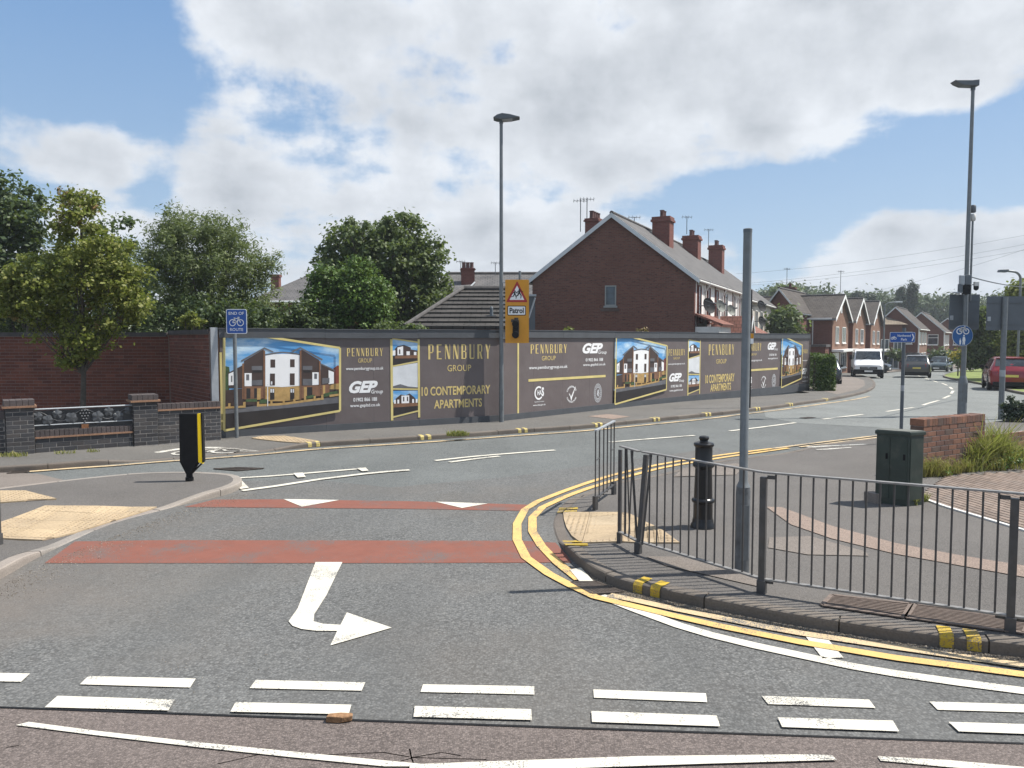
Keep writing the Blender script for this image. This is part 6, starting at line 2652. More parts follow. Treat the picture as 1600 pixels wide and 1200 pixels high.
part(ter, 'quoin', M_HBRICK2, lambda mb: Ff.box(mb, -0.004, .28, 0, zE + .28, -.02, .014))
RND = Vector((-dT.y, dT.x, 0))
front = -RND
for s, off, zt_ in ((5.9, .9, 8.78), (12.8, .9, 8.6)):
    c = A3 + dT * s + front * off
    chimney(ter, (c.x, c.y, zt_ - 1.2), .9, .95, 1.2, math.atan2(dT.y, dT.x), 2, base=zR_ - 1.4)
c = A3 + dT * 2.0 - front * 1.6
chimney(ter, (c.x - .0, c.y, zR_ - .55), 1.0, .7, .75, math.atan2(dT.y, dT.x), 4, mat=M_CHIM, base=zR_ - 2.2)
for uu, ww in ((.75, .6), (2.9, .6), (5.0, .6), (7.6, .7), (10.2, .6), (12.6, .7)):
    window(ter, Ff, uu, 3.35, ww, 1.75, M_FRAMEB if uu < 7 else M_DIRTYW, 0, .02)
    part(ter, 'brick_band', M_HBRICK2, lambda mb: Ff.box(mb, uu - .22, uu - .08, 2.9, zE + .25, 0, .02))
for uu in (2.25, 6.7, 11.6):
    part(ter, 'downpipe', M_DIRTYW, lambda mb: mb.path([Ff.at(uu, zE + .25, .30), Ff.at(uu, zE, .22), Ff.at(uu, zE - .25, .07), Ff.at(uu, .3, .07)], .045, 8))
dish('black satellite dish on the white front nearest the brick gable', Ff, 1.0, XZ(0, 478, 37.4)[1] + .3, .5, .36, M_BLACKM)
dish('grey green satellite dish second along the white terrace front', Ff, 3.9, XZ(0, 478, 39.6)[1] + .3, .5, .30, plain('dish_grey', (0.14, 0.15, 0.13), .6, .2, 5))
dish('small grey satellite dish third along the white terrace front', Ff, 6.9, XZ(0, 484, 42)[1] + .3, .5, .28, plain('dish_grey', (0.14, 0.15, 0.13), .6, .2, 5))
# porch and lean-to roofs against the front
def porch(root, F, u0, u1, vtop, vev, dep, mat, wallm=M_DIRTYW):
    part(root, 'porch_roof', mat, lambda mb: mb.prism([F.at(u0, vtop, .02), F.at(u0, vev, dep), F.at(u0, vev + .1, dep + .04), F.at(u0, vtop + .1, .02)], F.u * (u1 - u0)))
    p = part(root, 'porch', wallm, lambda mb: (F.box(mb, u0 + .1, u1 - .1, 0, vev - .02, .03, dep - .15)))
    return p
xq = XZ(1100, 500, 36.6)
zp = lambda y, Y: XZ(0, y, Y)[1] + .3
# gabled porch: ridge runs out from the wall
pu = 1.35
p0 = porch(ter, Ff, .05, 3.3, zp(493, 37), zp(510, 36.4), 1.3, M_TILER)
Fpo = Frame(Ff.at(.15, 0, 1.16), Ff.u)
for a in (.2, 1.1, 2.1):
    part(p0, 'window', M_WHITE, lambda mb: Ff.box(mb, a, a + .06, 1.0, 2.3, 1.15, 1.2))
part(p0, 'pane', M_GLASS, lambda mb: Ff.quad(mb, .3, 1.0, 1.2, 2.2, 1.162))
FL = Frame(Ff.at(0.15, 0, 1.15), -Ff.n)
FL = Frame(Ff.at(0.15, 0, 0), Ff.n)
part(p0, 'side_window', M_WHITE, lambda mb: [FL.box(mb, x, x + .05, .8, 2.35, 0, .03) for x in (.05, .55, 1.05)])
part(p0, 'pane', M_GLASS, lambda mb: FL.quad(mb, .1, 1.05, 1.4, 2.3, .01))
# second porch: small gable facing the street with white boards
ga = Ff.at(3.4, zp(509, 37.5), 1.9)
part(ter, 'porch_gable', M_WHITE, lambda mb: mb.prism([Ff.at(3.3, zp(520, 37.5) - .5, 1.9), Ff.at(5.1, zp(520, 37.5) - .5, 1.9), Ff.at(4.2, zp(497, 37.5), 1.9)], Ff.n * -.08))
for a, b in ((3.1, 4.2), (5.3, 4.2)):
    part(ter, 'porch_roof', M_TILER, lambda mb: mb.prism([Ff.at(a, zp(520, 37.5) - .6, 2.05), Ff.at(b, zp(495, 37.5), 2.05), Ff.at(b, zp(495, 37.5) + .1, 2.05), Ff.at(a, zp(520, 37.5) - .5, 2.05)], Ff.n * -2.0))
    part(ter, 'verge_board', M_WHITE, lambda mb: mb.prism([Ff.at(a, zp(520, 37.5) - .66, 2.10), Ff.at(b, zp(495, 37.5) - .06, 2.10), Ff.at(b, zp(495, 37.5) + .1, 2.10), Ff.at(a, zp(520, 37.5) - .5, 2.10)], Ff.n * -.04))
porch(ter, Ff, 5.5, 14.8, zp(499, 42), zp(518, 40) - .3, 1.7, M_TILER, M_HBRICK3)
part(ter, 'chimney_flue', M_RENDER, lambda mb: mb.tube(Ff.at(4.0, 2.2, .4), Ff.at(4.0, 4.0, .4), .05))

# second block of the same terrace
R2_ = Vector((Rt[0], Rt[1], 0)) + dT * 15.25
L2_ = Vector((Lt[0], Lt[1], 0)) + dT * 15.25
t2, Fg2, Ff2, At2 = prism_house('terraced_house', 'second terrace block with a cream front behind the bare steel post', R2_, L2_, dT, 12.5, zE - .25, zR_ - .3, -0.8, M_HBRICK, M_SLATE, facade=M_RENDER2)
for s in (5.3,):
    c = Vector((At2.x, At2.y, 0)) + dT * s + front * .9
    chimney(t2, (c.x, c.y, 8.85 - 1.3), .9, .95, 1.3, math.atan2(dT.y, dT.x), 2, base=zR_ - 1.6)
for uu in (1.0, 3.4, 5.8, 8.2, 10.6):
    window(t2, Ff2, uu, 3.4, 1.1, 1.6, M_DIRTYW, 1, .02)
    window(t2, Ff2, uu, 1.0, 1.1, 1.4, M_DIRTYW, 1, .02)
dish('black satellite dish on the cream terrace front beyond the bare post', Ff2, 2.3, XZ(0, 478, 52)[1] + .8, .6, .36, M_BLACKM)
dish('lower black satellite dish on the cream terrace front', Ff2, 2.6, XZ(0, 502, 52)[1] + .8, .6, .33, M_BLACKM)
part(t2, 'porch', M_HBRICK3, lambda mb: Ff2.box(mb, .2, 3.4, 0, 2.6, .02, 1.5))
part(t2, 'porch_roof', M_SLATE, lambda mb: Ff2.box(mb, 3.6, 8.6, 2.9, 3.2, .02, 2.0))
part(t2, 'porch', M_BACK, lambda mb: Ff2.box(mb, 3.8, 8.4, 0, 2.9, .02, 1.8))

# brick house end seen just beyond the terrace
d57 = Vector((0.545, 0.839, 0)).normalized()
nP = Vector((-d57.y, d57.x, 0))


def semi(label, pxr, Yr_, pxl, Yl_, ye, yr, ya, length, wallm, roofm, **kw):
    """house whose gable faces us; photo pixels give its corners, eaves and ridge"""
    Rn = (XZ(pxr, 500, Yr_)[0], Yr_)
    Ln = (XZ(pxl, 500, Yl_)[0], Yl_)
    ze = XZ(0, ye, Yr_)[1]
    zr = XZ(0, yr, ya)[1]
    return prism_house('brick_house', label, Rn, Ln, kw.pop('d', d57), length, ze, zr, T(0, Yr_) - .4, wallm, roofm, **kw)


h0, F0, F0f, A0 = semi('plain brick house end with brown tiled roof just beyond the terrace', 1246, 60, 1190, 64, 487, 453, 62.5, 9, M_HBRICK2, M_TILEB, over=.2, d=Vector((-.85, .53, 0)).normalized() * -1 if False else d57)


def gable_front(label, px0, Y0, ye, yr, length=8.5, w=7.2, first=False):
    """house whose gable looks along the street to the right; ridge runs back to the left"""
    c0 = Vector((XZ(px0, 500, Y0)[0], Y0, 0))
    c1 = c0 + d57 * w
    ze = XZ(0, ye, Y0)[1]
    zr = XZ(0, yr, (c0.y + c1.y) / 2)[1]
    root, Fg_, Ff_, A_ = prism_house('brick_house', label, c1, c0, nP, length, ze, zr, T(0, Y0) - .4, M_HBRICK3, M_TILEB, over=.3, verge=M_WHITE, leftwall=M_HBRICK2, vw=.26)  # flank in a darker brick than the gable: its shade put into the colour
    # Fg_ lies along the sunlit gable
    H = ze - (T(0, Y0) - .4)
    for uu, ww in ((1.3, 1.2), (4.2, 1.5)):
        window(root, Fg_, uu, H * .60, ww, 1.35, M_WHITE, 1, .02)
    part(root, 'vent', M_PPALE, lambda mb: Fg_.box(mb, w / 2 - .2, w / 2 + .2, H + .5, H + 1.1, .0, .05))
    # ground floor: white fascia over garage and door
    part(root, 'fascia', M_WHITE, lambda mb: Fg_.box(mb, -.1, w + .1, H * .46, H * .46 + .18, .0, .9))
    g_ = part(root, 'garage_door', M_WHITE, lambda mb: Fg_.box(mb, .3, 2.8, .3, H * .44, .0, .06))
    window(root, Fg_, 3.6, .9, 2.6, 1.3, M_WHITE, 2, .02)
    # shaded flank
    Fs_ = Frame(c0 + nP * length + Vector((0, 0, T(0, Y0) - .4)), -nP)
    part(root, 'bargeboard', M_WHITE, lambda mb: Fs_.box(mb, 0, length, H - .12, H + .02, .28, .33))
    return root, Fg_, Fs_, H, A_, zr


g1, Fg1, Fs1, H1, A1, zr1 = gable_front('first gabled brick house with white verges and a chimney behind the hedge', 1301, 62, 497, 463, length=9.5)
uw, vw_ = Fs1.px(1246, 511)
uw2, vw2 = Fs1.px(1260, 498)
window(g1, Fs1, uw, vw_, uw2 - uw, vw2 - vw_, M_WHITE, 0, .02, 1)
part(g1, 'downpipe', M_DIRTYW, lambda mb: mb.tube(Fs1.at(Fs1.px(1270, 510)[0], H1, .06), Fs1.at(Fs1.px(1270, 510)[0], H1 - 2.3, .06), .05))
part(g1, 'extension', M_HBRICK2, lambda mb: Fs1.box(mb, 1.0, 9.3, 0, H1 - 2.3, .02, 1.6))
part(g1, 'extension_roof', M_SLATE, lambda mb: Fs1.box(mb, .8, 9.4, H1 - 2.3, H1 - 2.12, .02, 1.8))
cc = Vector((A1.x, A1.y, 0)) + nP * 4.2
chimney(g1, (cc.x, cc.y, zr1 + .2), .9, .6, .7, math.atan2(nP.y, nP.x), 1, mat=M_HBRICK, base=zr1 - .6)
antenna('tall thin television aerial by the chimney of the first gabled house', (cc.x - .3, cc.y, zr1), 2.6, .5, 4)
antenna('thin television aerial over the gable of the first gabled house', (A1.x + .1, A1.y + .5, zr1), 2.2, .5, 4)
g2_, *_r = gable_front('second gabled brick house with white verges, middle of three', 1333, 70, 501, 468, length=8)
g3_, *_r = gable_front('third gabled brick house with white verges, farthest of three', 1361, 78, 505, 472.5, length=8)

# hip roofed house and the pair facing us
hq = thing('brick_house', 'low brick house with a tan hipped roof between gabled houses', 'house', Vector((XZ(1392, 500, 84)[0], 84, -1.5)))
a_, b_ = XZ(1376, 508, 84), XZ(1412, 508, 84)
ze, zr = XZ(0, 507, 84)[1], XZ(0, 485, 88)[1]
part(hq, 'wall', M_HBRICK2, lambda mb: mb.prism([(a_[0] - 2, 84.3, -1.6), (b_[0], 84.3, -1.6), (b_[0] + 3, 92, -1.6), (a_[0] - 2, 92, -1.6)], (0, 0, ze + 1.6)))
part(hq, 'roof', M_TILET, lambda mb: mb.add([(a_[0] - 3, 83.8, ze), (b_[0] + .4, 83.8, ze), (b_[0] + 3.5, 92, ze), (a_[0] - 3, 92, ze), (a_[0] - 2.4, 87, zr), (a_[0] + .6, 88, zr)], [(0, 1, 5, 4), (1, 2, 5), (2, 3, 4, 5), (3, 0, 4)]))
Fh = Frame((a_[0] - 2, 84.3, -1.6), (1, 0))
for uu in (2.2, 3.6):
    window(hq, Fh, uu, 2.5, .9, 1.3, M_WHITE, 1, .02)
window(hq, Fh, 2.4, .6, 1.8, 1.2, M_WHITE, 2, .02)
for (lab, pr, Y0, pl_, Y1, ye, yr, ya, lit) in (('brick semi with a dark gable and tan front, left of the pair', 1435, 84, 1364, 87, 512, 481, 86, 1),
                                               ('brick semi with a dark gable, right of the pair', 1475, 97, 1405, 100, 517, 489, 99, 0),
                                               ('distant brick house half hidden behind the grey sign backs', 1512, 112, 1450, 115, 520, 498, 114, 0)):
    r_, Fa, Fb, A_ = semi(lab, pr, Y0, pl_, Y1, ye, yr, ya, 11, M_HBRICK2, M_TILEB, facade=M_HBRICK3, over=.2)  # dark gable and paler front bricks carry shade and sunlight in their colours
    w_ = Fa.px(pr, 520)[0]
    Hh = XZ(0, ye, Y0)[1] - T(0, Y0) + .4
    window(r_, Fa, w_ - 1.8, Hh - 1.75, 1.2, 1.3, M_WHITE, 0, .02, 1)
    window(r_, Fa, w_ - 1.8, Hh - 4.2, 1.2, 1.3, M_WHITE, 0, .02, 1)
    for uu in (1.0, 4.2, 7.4):
        window(r_, Fb, uu, Hh - 1.8, 2.0, 1.3, M_WHITE, 2, .02)
        window(r_, Fb, uu, Hh - 4.6, 2.0, 1.8, M_WHITE, 2, .02)
    part(r_, 'downpipe', M_WHITE, lambda mb: mb.tube(Fb.at(.1, Hh, .08), Fb.at(.1, .3, .08), .07))
for px_, py_, Y_ in ((1339, 465, 80), (1355, 466, 85)):
    X_, Z_ = XZ(px_, 480, Y_)
    antenna('small thin aerial over the %s gabled house' % ('second' if px_ < 1345 else 'third'), (X_, Y_, Z_), XZ(0, py_ - 8, Y_)[1] - Z_, .9, 4)

# tiled roof of the low building behind the hoarding
bu = thing('bungalow', 'low building with a dark concrete tiled hip roof behind the hoarding', 'house', (-3.5, 24.5, 0))
e0_ = Vector((XZ(632, 512, 23.6)[0], 23.6, XZ(0, 512, 23.6)[1]))
rl = Vector((XZ(724, 453, 27.4)[0], 27.4, XZ(0, 453, 27.4)[1]))
rr_ = Vector((.4, 27.4, rl.z))
e1_ = Vector((.4, 23.6, e0_.z))
low = lambda p: Vector((p.x, p.y, 0))
nrow = 9
for i in range(nrow):
    f0, f1 = i / nrow, (i + 1) / nrow
    a0, b0 = e0_.lerp(rl, f0), e1_.lerp(rr_, f0)
    a1, b1 = e0_.lerp(rl, f1), e1_.lerp(rr_, f1)
    lift = Vector((0, -.01, .055))
    part(bu, 'tile_course', M_TILEC, lambda mb: mb.add([a0 + lift, b0 + lift, b1, a1, a0 - lift * .6, b0 - lift * .6], [(0, 1, 2, 3), (4, 5, 1, 0)]))
part(bu, 'hip_tiles', M_RIDGE, lambda mb: mb.tube(e0_ + Vector((0, 0, .06)), rl + Vector((0, 0, .08)), .07, n=8))
part(bu, 'ridge_tiles', M_RIDGE, lambda mb: mb.tube(rl + Vector((0, 0, .06)), rr_ + Vector((0, 0, .06)), .09, n=8))
lb_ = e0_ + Vector((-.2, 7.6, 0))
part(bu, 'roof', M_TILEC, lambda mb: mb.add([e0_, rl, lb_, lb_ + Vector((4.2, 0, 0)), rr_, rr_ + Vector((0, 4, -1.4))], [(0, 1, 2), (1, 4, 5, 3, 2)]))
part(bu, 'wall', M_HBRICK, lambda mb: mb.prism([(e0_.x + .4, 24.1, 0), (.3, 24.1, 0), (.3, 31, 0), (e0_.x + .4, 31, 0)], (0, 0, e0_.z + .1)))
vp = e0_.lerp(rl, .5)
vx = XZ(768, 496, 24.6)
part(bu, 'roof_vent', M_BACK, lambda mb: (mb.box(vx[0], 24.6, vx[1], .3, .25, .06), mb.lathe((vx[0], 24.6, vx[1]), [(.06, 0), (.05, .3), (.02, .36)], 10)))
# lean-to against the gable
ln = thing('shed', 'dark lean-to shed between the tiled roof and the brick gable', 'shed', (1.0, 33, 0))
ax0, ax1 = XZ(817, 500, 34)[0], XZ(836, 500, 34)[0]
part(ln, 'wall', M_BACK, lambda mb: mb.prism([(ax0, 34, 0), (ax1, 34, 0), (ax1, 34, XZ(0, 463, 34)[1]), (ax0, 34, XZ(0, 463, 34)[1])], (0, 3, 0)))
part(ln, 'brace', M_GALVL, lambda mb: mb.tube((XZ(826, 500, 33.9)[0], 33.9, XZ(0, 497, 33.9)[1]), (ax1, 33.9, XZ(0, 465, 33.9)[1]), .04))
part(ln, 'roof_edge', M_GALVL, lambda mb: mb.box((ax0 + ax1) / 2, 34, XZ(0, 463, 34)[1], ax1 - ax0 + .1, .3, .08))

# far slate roofs behind
def far_roof(label, px0, px1, yr, ye, Y, dep=5, wall_=M_HBRICK, roof_=M_SLATE, h0=-1, hip=0.0):
    x0, zr = XZ(px0, yr, Y + dep / 2)
    x1, _z = XZ(px1, yr, Y + dep / 2)
    ze = XZ(px0, ye, Y)[1]
    root = thing('slate_house', label, 'house', (x0, Y, 0))
    part(root, 'roof', roof_, lambda mb: mb.add([(x0 - hip, Y - .3, ze), (x1, Y - .3, ze), (x1, Y + dep / 2, zr), (x0, Y + dep / 2, zr), (x1, Y + dep, ze), (x0 - hip, Y + dep, ze)],
                                               [(0, 1, 2, 3), (3, 2, 4, 5), (0, 3, 5)]))
    part(root, 'ridge_tiles', M_RIDGE, lambda mb: mb.tube((x0, Y + dep / 2, zr + .03), (x1, Y + dep / 2, zr + .03), .1, n=8))
    part(root, 'wall', wall_, lambda mb: mb.prism([(x0 - hip + .3, Y, h0), (x1, Y, h0), (x1, Y + dep - .2, h0), (x0 - hip + .3, Y + dep - .2, h0)], (0, 0, ze - h0 + .05)))
    part(root, 'gutter', M_VERGE, lambda mb: mb.tube((x0 - hip, Y - .34, ze), (x1, Y - .34, ze), .07, n=8))
    return root


fr1 = far_roof('slate roofed house with a red chimney behind the low tiled roof', 697, 845, 428, 465, 45, 7, hip=1.3)
c = XZ(731, 440, 47)
chimney(fr1, (c[0], 47, XZ(0, 431, 47)[1]), .8, .6, .45, 0.1, 3, base=XZ(0, 470, 47)[1])
part(fr1, 'flashing', M_VERGE, lambda mb: mb.tube((XZ(732, 450, 46.3)[0], 46.3, XZ(0, 451, 46.3)[1]), (XZ(742, 441, 46.6)[0], 46.6, XZ(0, 441, 46.6)[1]), .05))
for px_, py_, Y_, lab in ((720, 408, 47, 'thin aerial beside the red chimney on the slate roof'), (774, 410, 48, 'thin aerial on the slate ridge left of the lamp column')):
    X_ = XZ(px_, 430, Y_)[0]
    z0_ = XZ(0, 430, Y_)[1]
    antenna(lab, (X_, Y_, z0_), XZ(0, py_, Y_)[1] - z0_, .5, 4)
fr2 = far_roof('grey slate roofed house seen between the two big trees', 478, 560, 431, 472, 50, 8, hip=2.8)
part(fr2, 'window', M_WHITE, lambda mb: mb.box(XZ(474, 490, 49.9)[0], 49.9, XZ(0, 490, 49.9)[1], 1.2, .1, .6))
ch_ = thing('chimney_stack', 'brick chimney stack peeping out beside the willow tree', 'chimney', (XZ(431, 440, 52)[0], 52, 4))
part(ch_, 'shaft', M_CHIM, lambda mb: mb.box(XZ(431, 440, 52)[0], 52, 0, .55, .5, XZ(0, 433, 52)[1]))
part(ch_, 'cap', M_CHIM, lambda mb: mb.box(XZ(431, 440, 52)[0], 52, XZ(0, 433, 52)[1] + .001, .66, .6, .16))
for x_ in (907, 917):
    c = A3 + dT * 2.0 - front * 1.6
    Xa = XZ(x_, 350, c.y)[0]
    antenna('tall twin-element aerial on the rear chimney, %s of the pair' % ('left' if x_ == 907 else 'right'), (Xa, c.y, XZ(0, 362, c.y)[1]), (XZ(0, 312 if x_ == 907 else 309, c.y)[1] - XZ(0, 362, c.y)[1]), .7, 5, 0.1)
for x_, y0_, y1_, s_, lab in ((991, 352, 339, 4.2, 'small aerial on the ridge between gable and first chimney'), (1073, 366, 338, 14, 'aerial rising behind the second chimney'), (1107, 388, 358, 20, 'thin aerial rod left of the third chimney')):
    yy = 37.2 + dT.y * s_
    antenna(lab, (XZ(x_, y0_, yy)[0], yy, XZ(0, y0_, yy)[1]), XZ(0, y1_, yy)[1] - XZ(0, y0_, yy)[1], .6, 4, .1)


# ------------------------------------------------------------------ foliage
def quads(name, cen, nor, size, mat, parent=None, kind=None, asp=0.6, orig=None):
    """many leaf quads in one mesh: centres, facing directions, sizes"""
    n = len(cen)
    a = rng.normal(size=(n, 3))
    t = np.cross(nor, a)
    t /= np.linalg.norm(t, axis=1)[:, None] + 1e-9
    b = np.cross(nor, t)
    b /= np.linalg.norm(b, axis=1)[:, None] + 1e-9
    s = size[:, None]
    v = np.empty((n, 4, 3))
    v[:, 0] = cen - t * s
    v[:, 1] = cen + b * s * asp
    v[:, 2] = cen + t * s
    v[:, 3] = cen - b * s * asp
    o0 = np.array(orig if orig is not None else cen.mean(0))
    me = bpy.data.meshes.new(name)
    me.vertices.add(n * 4)
    me.vertices.foreach_set('co', (v - o0).reshape(-1))
    me.loops.add(n * 4)
    me.loops.foreach_set('vertex_index', np.arange(n * 4, dtype=np.int32))
    me.polygons.add(n)
    me.polygons.foreach_set('loop_start', np.arange(0, n * 4, 4, dtype=np.int32))
    me.polygons.foreach_set('loop_total', np.full(n, 4, dtype=np.int32))
    me.materials.append(mat)
    me.update(calc_edges=True)
    o = bpy.data.objects.new(name, me)
    COL.objects.link(o)
    if parent is not None:
        o.location = Vector(o0.tolist()) - ORIG[parent.name]
        setparent(o, parent)
    else:
        o.location = o0.tolist()
    if kind: o['kind'] = kind
    return o


def crown_points(balls, nclump, per, cr, flat=0.75, shell=0.55):
    """leaf clumps spread through a union of ellipsoids (x, y, z, rx, ry, rz)"""
    B = np.array(balls)
    vol = B[:, 3] * B[:, 4] * B[:, 5]
    idx = rng.choice(len(B), nclump, p=vol ** .8 / (vol ** .8).sum())
    d = rng.normal(size=(nclump, 3))
    d /= np.linalg.norm(d, axis=1)[:, None]
    r = shell + (1 - shell) * rng.random(nclump) ** .6
    r[rng.random(nclump) < .3] *= 0.6
    out_ = rng.random(nclump) < .16
    r[out_] = 1.0 + .2 * rng.random(out_.sum())
    C_ = B[idx, :3] + d * B[idx, 3:6] * r[:, None]
    k = rng.integers(int(per * .5), int(per * 1.5), nclump)
    ci = np.repeat(np.arange(nclump), k)
    rad = cr * (0.55 + 0.9 * rng.random(nclump))[ci]
    off = rng.normal(size=(len(ci), 3)) * rad[:, None] * np.array([1, 1, flat]) * .55
    P_ = C_[ci] + off
    nr = off * .6 / (rad[:, None] + 1e-6) + rng.normal(size=off.shape) * .55 + np.array([0, 0, .55])
    return P_, nr / (np.linalg.norm(nr, axis=1)[:, None] + 1e-9), C_


def tree(name, label, base, balls, nclump, per, cr, leaf, mat, trunk_r=0.1, limbs=14, cat='tree', group=None, flat=.75, shell=.5, trunk_top=None, bark=None, asp=.6):
    base = Vector(base)
    root = thing(name, label, cat, base, group)
    Pn, Nn, C_ = crown_points(balls, nclump, per, cr, flat, shell)
    sz = leaf * (0.6 + 0.8 * rng.random(len(Pn)))
    quads('crown', Pn, Nn, sz, mat, root, 'stuff', asp, orig=Pn.mean(0))
    B = np.array(balls)
    top = Vector((B[:, :3].mean(0)).tolist()) if trunk_top is None else Vector(trunk_top)
    mb = MB()
    pts = []
    nseg = 7
    for i in range(nseg + 1):
        f = i / nseg
        p = base.lerp(top, f) + Vector((math.sin(f * 5) * trunk_r * .5, math.cos(f * 4) * trunk_r * .4, 0)) * (f > 0)
        pts.append(p)
    for i in range(nseg):
        mb.tube(pts[i], pts[i + 1], trunk_r * (1.15 - .75 * i / nseg), trunk_r * (1.15 - .75 * (i + 1) / nseg), 10, cap=False)
    mb.build('trunk', bark or M_BARK, root, smooth=True)
    sel = rng.choice(len(C_), min(limbs, len(C_)), replace=False)
    for k in sel:
        q = Vector(C_[k].tolist())
        f = min(max((q.z - base.z) / max(top.z - base.z, .1) * .55, .3), .98)
        s0 = pts[int(f * nseg)]
        mid_ = s0.lerp(q, .5) + Vector((0, 0, -.08 * (q - s0).length))
        mb = MB()
        r0 = trunk_r * .38
        mb.tube(s0, mid_, r0, r0 * .6, 7, cap=False)
        mb.tube(mid_, q, r0 * .6, r0 * .2, 6, cap=False)
        for _ in range(3):
            e = mid_.lerp(q, random.uniform(.1, .9))
            mb.tube(e, e + Vector((random.uniform(-1, 1), random.uniform(-1, 1), random.uniform(-.1, .9))) * cr * 1.2, r0 * .3, r0 * .1, 5, cap=False)
        mb.build('limb', bark or M_BARK, root, smooth=True)
    return root


def ball(px, py, rpx, rpy, Y, dy=None):
    """crown lobe: centre pixel and pixel radii at depth Y"""
    x, z = XZ(px, py, Y)
    k = Y / 1200
    return (x, Y, z, rpx * k, (dy if dy else (rpx + rpy) / 2 * k), rpy * k)


L_ST = leafmat('leaf_maple', (0.135, 0.165, 0.030), (0.21, 0.235, 0.045), (0.31, 0.30, 0.08), .42)
L_WIL = leafmat('leaf_willow', (0.098, 0.132, 0.048), (0.148, 0.185, 0.070), (0.215, 0.25, 0.11), .38)
L_SYC = leafmat('leaf_sycamore', (0.065, 0.098, 0.034), (0.108, 0.150, 0.052), (0.175, 0.215, 0.092), .38)
L_DRK = leafmat('leaf_dark', (0.040, 0.068, 0.026), (0.064, 0.098, 0.036), (0.10, 0.138, 0.055), .32)
L_IVY = leafmat('leaf_ivy', (0.043, 0.088, 0.014), (0.087, 0.162, 0.026), (0.160, 0.257, 0.048), .25)
L_FAR = leafmat('leaf_far', (0.055, 0.085, 0.045), (0.075, 0.11, 0.055), (0.10, 0.135, 0.065), .2)
L_FARD = leafmat('leaf_far_dark', (0.026, 0.044, 0.028), (0.034, 0.056, 0.033), (0.048, 0.075, 0.04), .15)
L_HDG = leafmat('leaf_hedge', (0.035, 0.075, 0.012), (0.065, 0.12, 0.02), (0.11, 0.17, 0.032), .25)
L_YEL = leafmat('leaf_yellow', (0.35, 0.28, 0.02), (0.45, 0.36, 0.03), (0.5, 0.42, 0.05), .25)
L_COP = leafmat('leaf_tips', (0.22, 0.12, 0.05), (0.26, 0.18, 0.07), (0.32, 0.24, 0.11), .3)

Yt = 16.3
tb = Vector((XZ(126, 640, Yt)[0], Yt, 0.1))
tr1 = tree('street_tree', 'young light green street tree on a thin trunk in front of the red wall', tb,
     [ball(128, 330, 34, 38, Yt), ball(100, 350, 28, 30, Yt), ball(150, 400, 66, 45, Yt), ball(95, 430, 60, 52, Yt), ball(165, 455, 62, 42, Yt), ball(60, 470, 50, 42, Yt), ball(30, 440, 40, 40, Yt),
      ball(128, 520, 62, 40, Yt), ball(195, 440, 40, 45, Yt), ball(120, 565, 36, 24, Yt), ball(20, 490, 30, 26, Yt), ball(205, 470, 30, 30, Yt), ball(180, 510, 32, 18, Yt)],
     330, 75, .17, .042, L_ST, .055, 26, shell=.35, trunk_top=(XZ(130, 330, Yt)[0], Yt, XZ(0, 330, Yt)[1]))
Pn, Nn, _c = crown_points([ball(118, 318, 26, 30, Yt), ball(160, 500, 30, 12, Yt), ball(40, 500, 24, 12, Yt), ball(100, 340, 40, 16, Yt), ball(155, 480, 16, 8, Yt)], 28, 26, .10)
quads('young_leaves', Pn, Nn, .035 * (0.6 + .8 * rng.random(len(Pn))), L_COP, tr1, 'stuff', orig=Pn.mean(0))

tree('big_tree', 'dark green broad tree at the left edge behind the wall', (XZ(10, 500, 26)[0], 26, 0),
     [ball(15, 320, 50, 42, 26), ball(-30, 380, 70, 80, 26), ball(40, 360, 30, 40, 26), ball(55, 430, 60, 60, 26), ball(-10, 470, 80, 50, 26), ball(180, 370, 30, 32, 27), ball(160, 430, 60, 60, 27), ball(200, 450, 40, 50, 27)],
     420, 60, .32, .085, L_DRK, .22, 18, shell=.45)
tree('willow_tree', 'wide grey green bushy willow behind the wall corner', (XZ(320, 500, 24)[0], 24, 0),
     [ball(310, 385, 70, 55, 24), ball(270, 365, 36, 36, 24), ball(345, 375, 42, 44, 24), ball(385, 410, 40, 38, 24), ball(275, 430, 55, 60, 24), ball(350, 445, 75, 60, 24), ball(410, 420, 28, 12, 24), ball(395, 470, 45, 36, 24), ball(290, 480, 60, 40, 24), ball(240, 400, 16, 24, 24), ball(428, 408, 14, 8, 24)],
     640, 80, .26, .060, L_WIL, .14, 26, shell=.4, asp=.28)
tree('sycamore_tree', 'round green sycamore rising in the middle behind the hoarding', (XZ(605, 500, 31)[0], 31, 0),
     [ball(600, 400, 75, 55, 31), ball(550, 380, 30, 34, 31), ball(620, 370, 42, 32, 31), ball(660, 410, 34, 36, 31), ball(510, 410, 24, 20, 31), ball(640, 455, 62, 50, 31), ball(560, 440, 62, 50, 31), ball(680, 465, 22, 34, 31), ball(600, 480, 80, 34, 31)],
     430, 75, .34, .085, L_SYC, .24, 24, shell=.45)
tree('ivy_clad_tree', 'bright ivy covered stump of a tree in front of the sycamore', (XZ(560, 500, 27)[0], 27, 0),
     [ball(556, 440, 38, 32, 27), ball(560, 480, 42, 40, 27), ball(590, 470, 18, 40, 27), ball(508, 435, 20, 18, 27), ball(500, 470, 20, 40, 27), ball(530, 500, 40, 22, 27), ball(598, 505, 12, 20, 27)],
     420, 60, .2, .06, L_IVY, .2, 8, shell=.75)
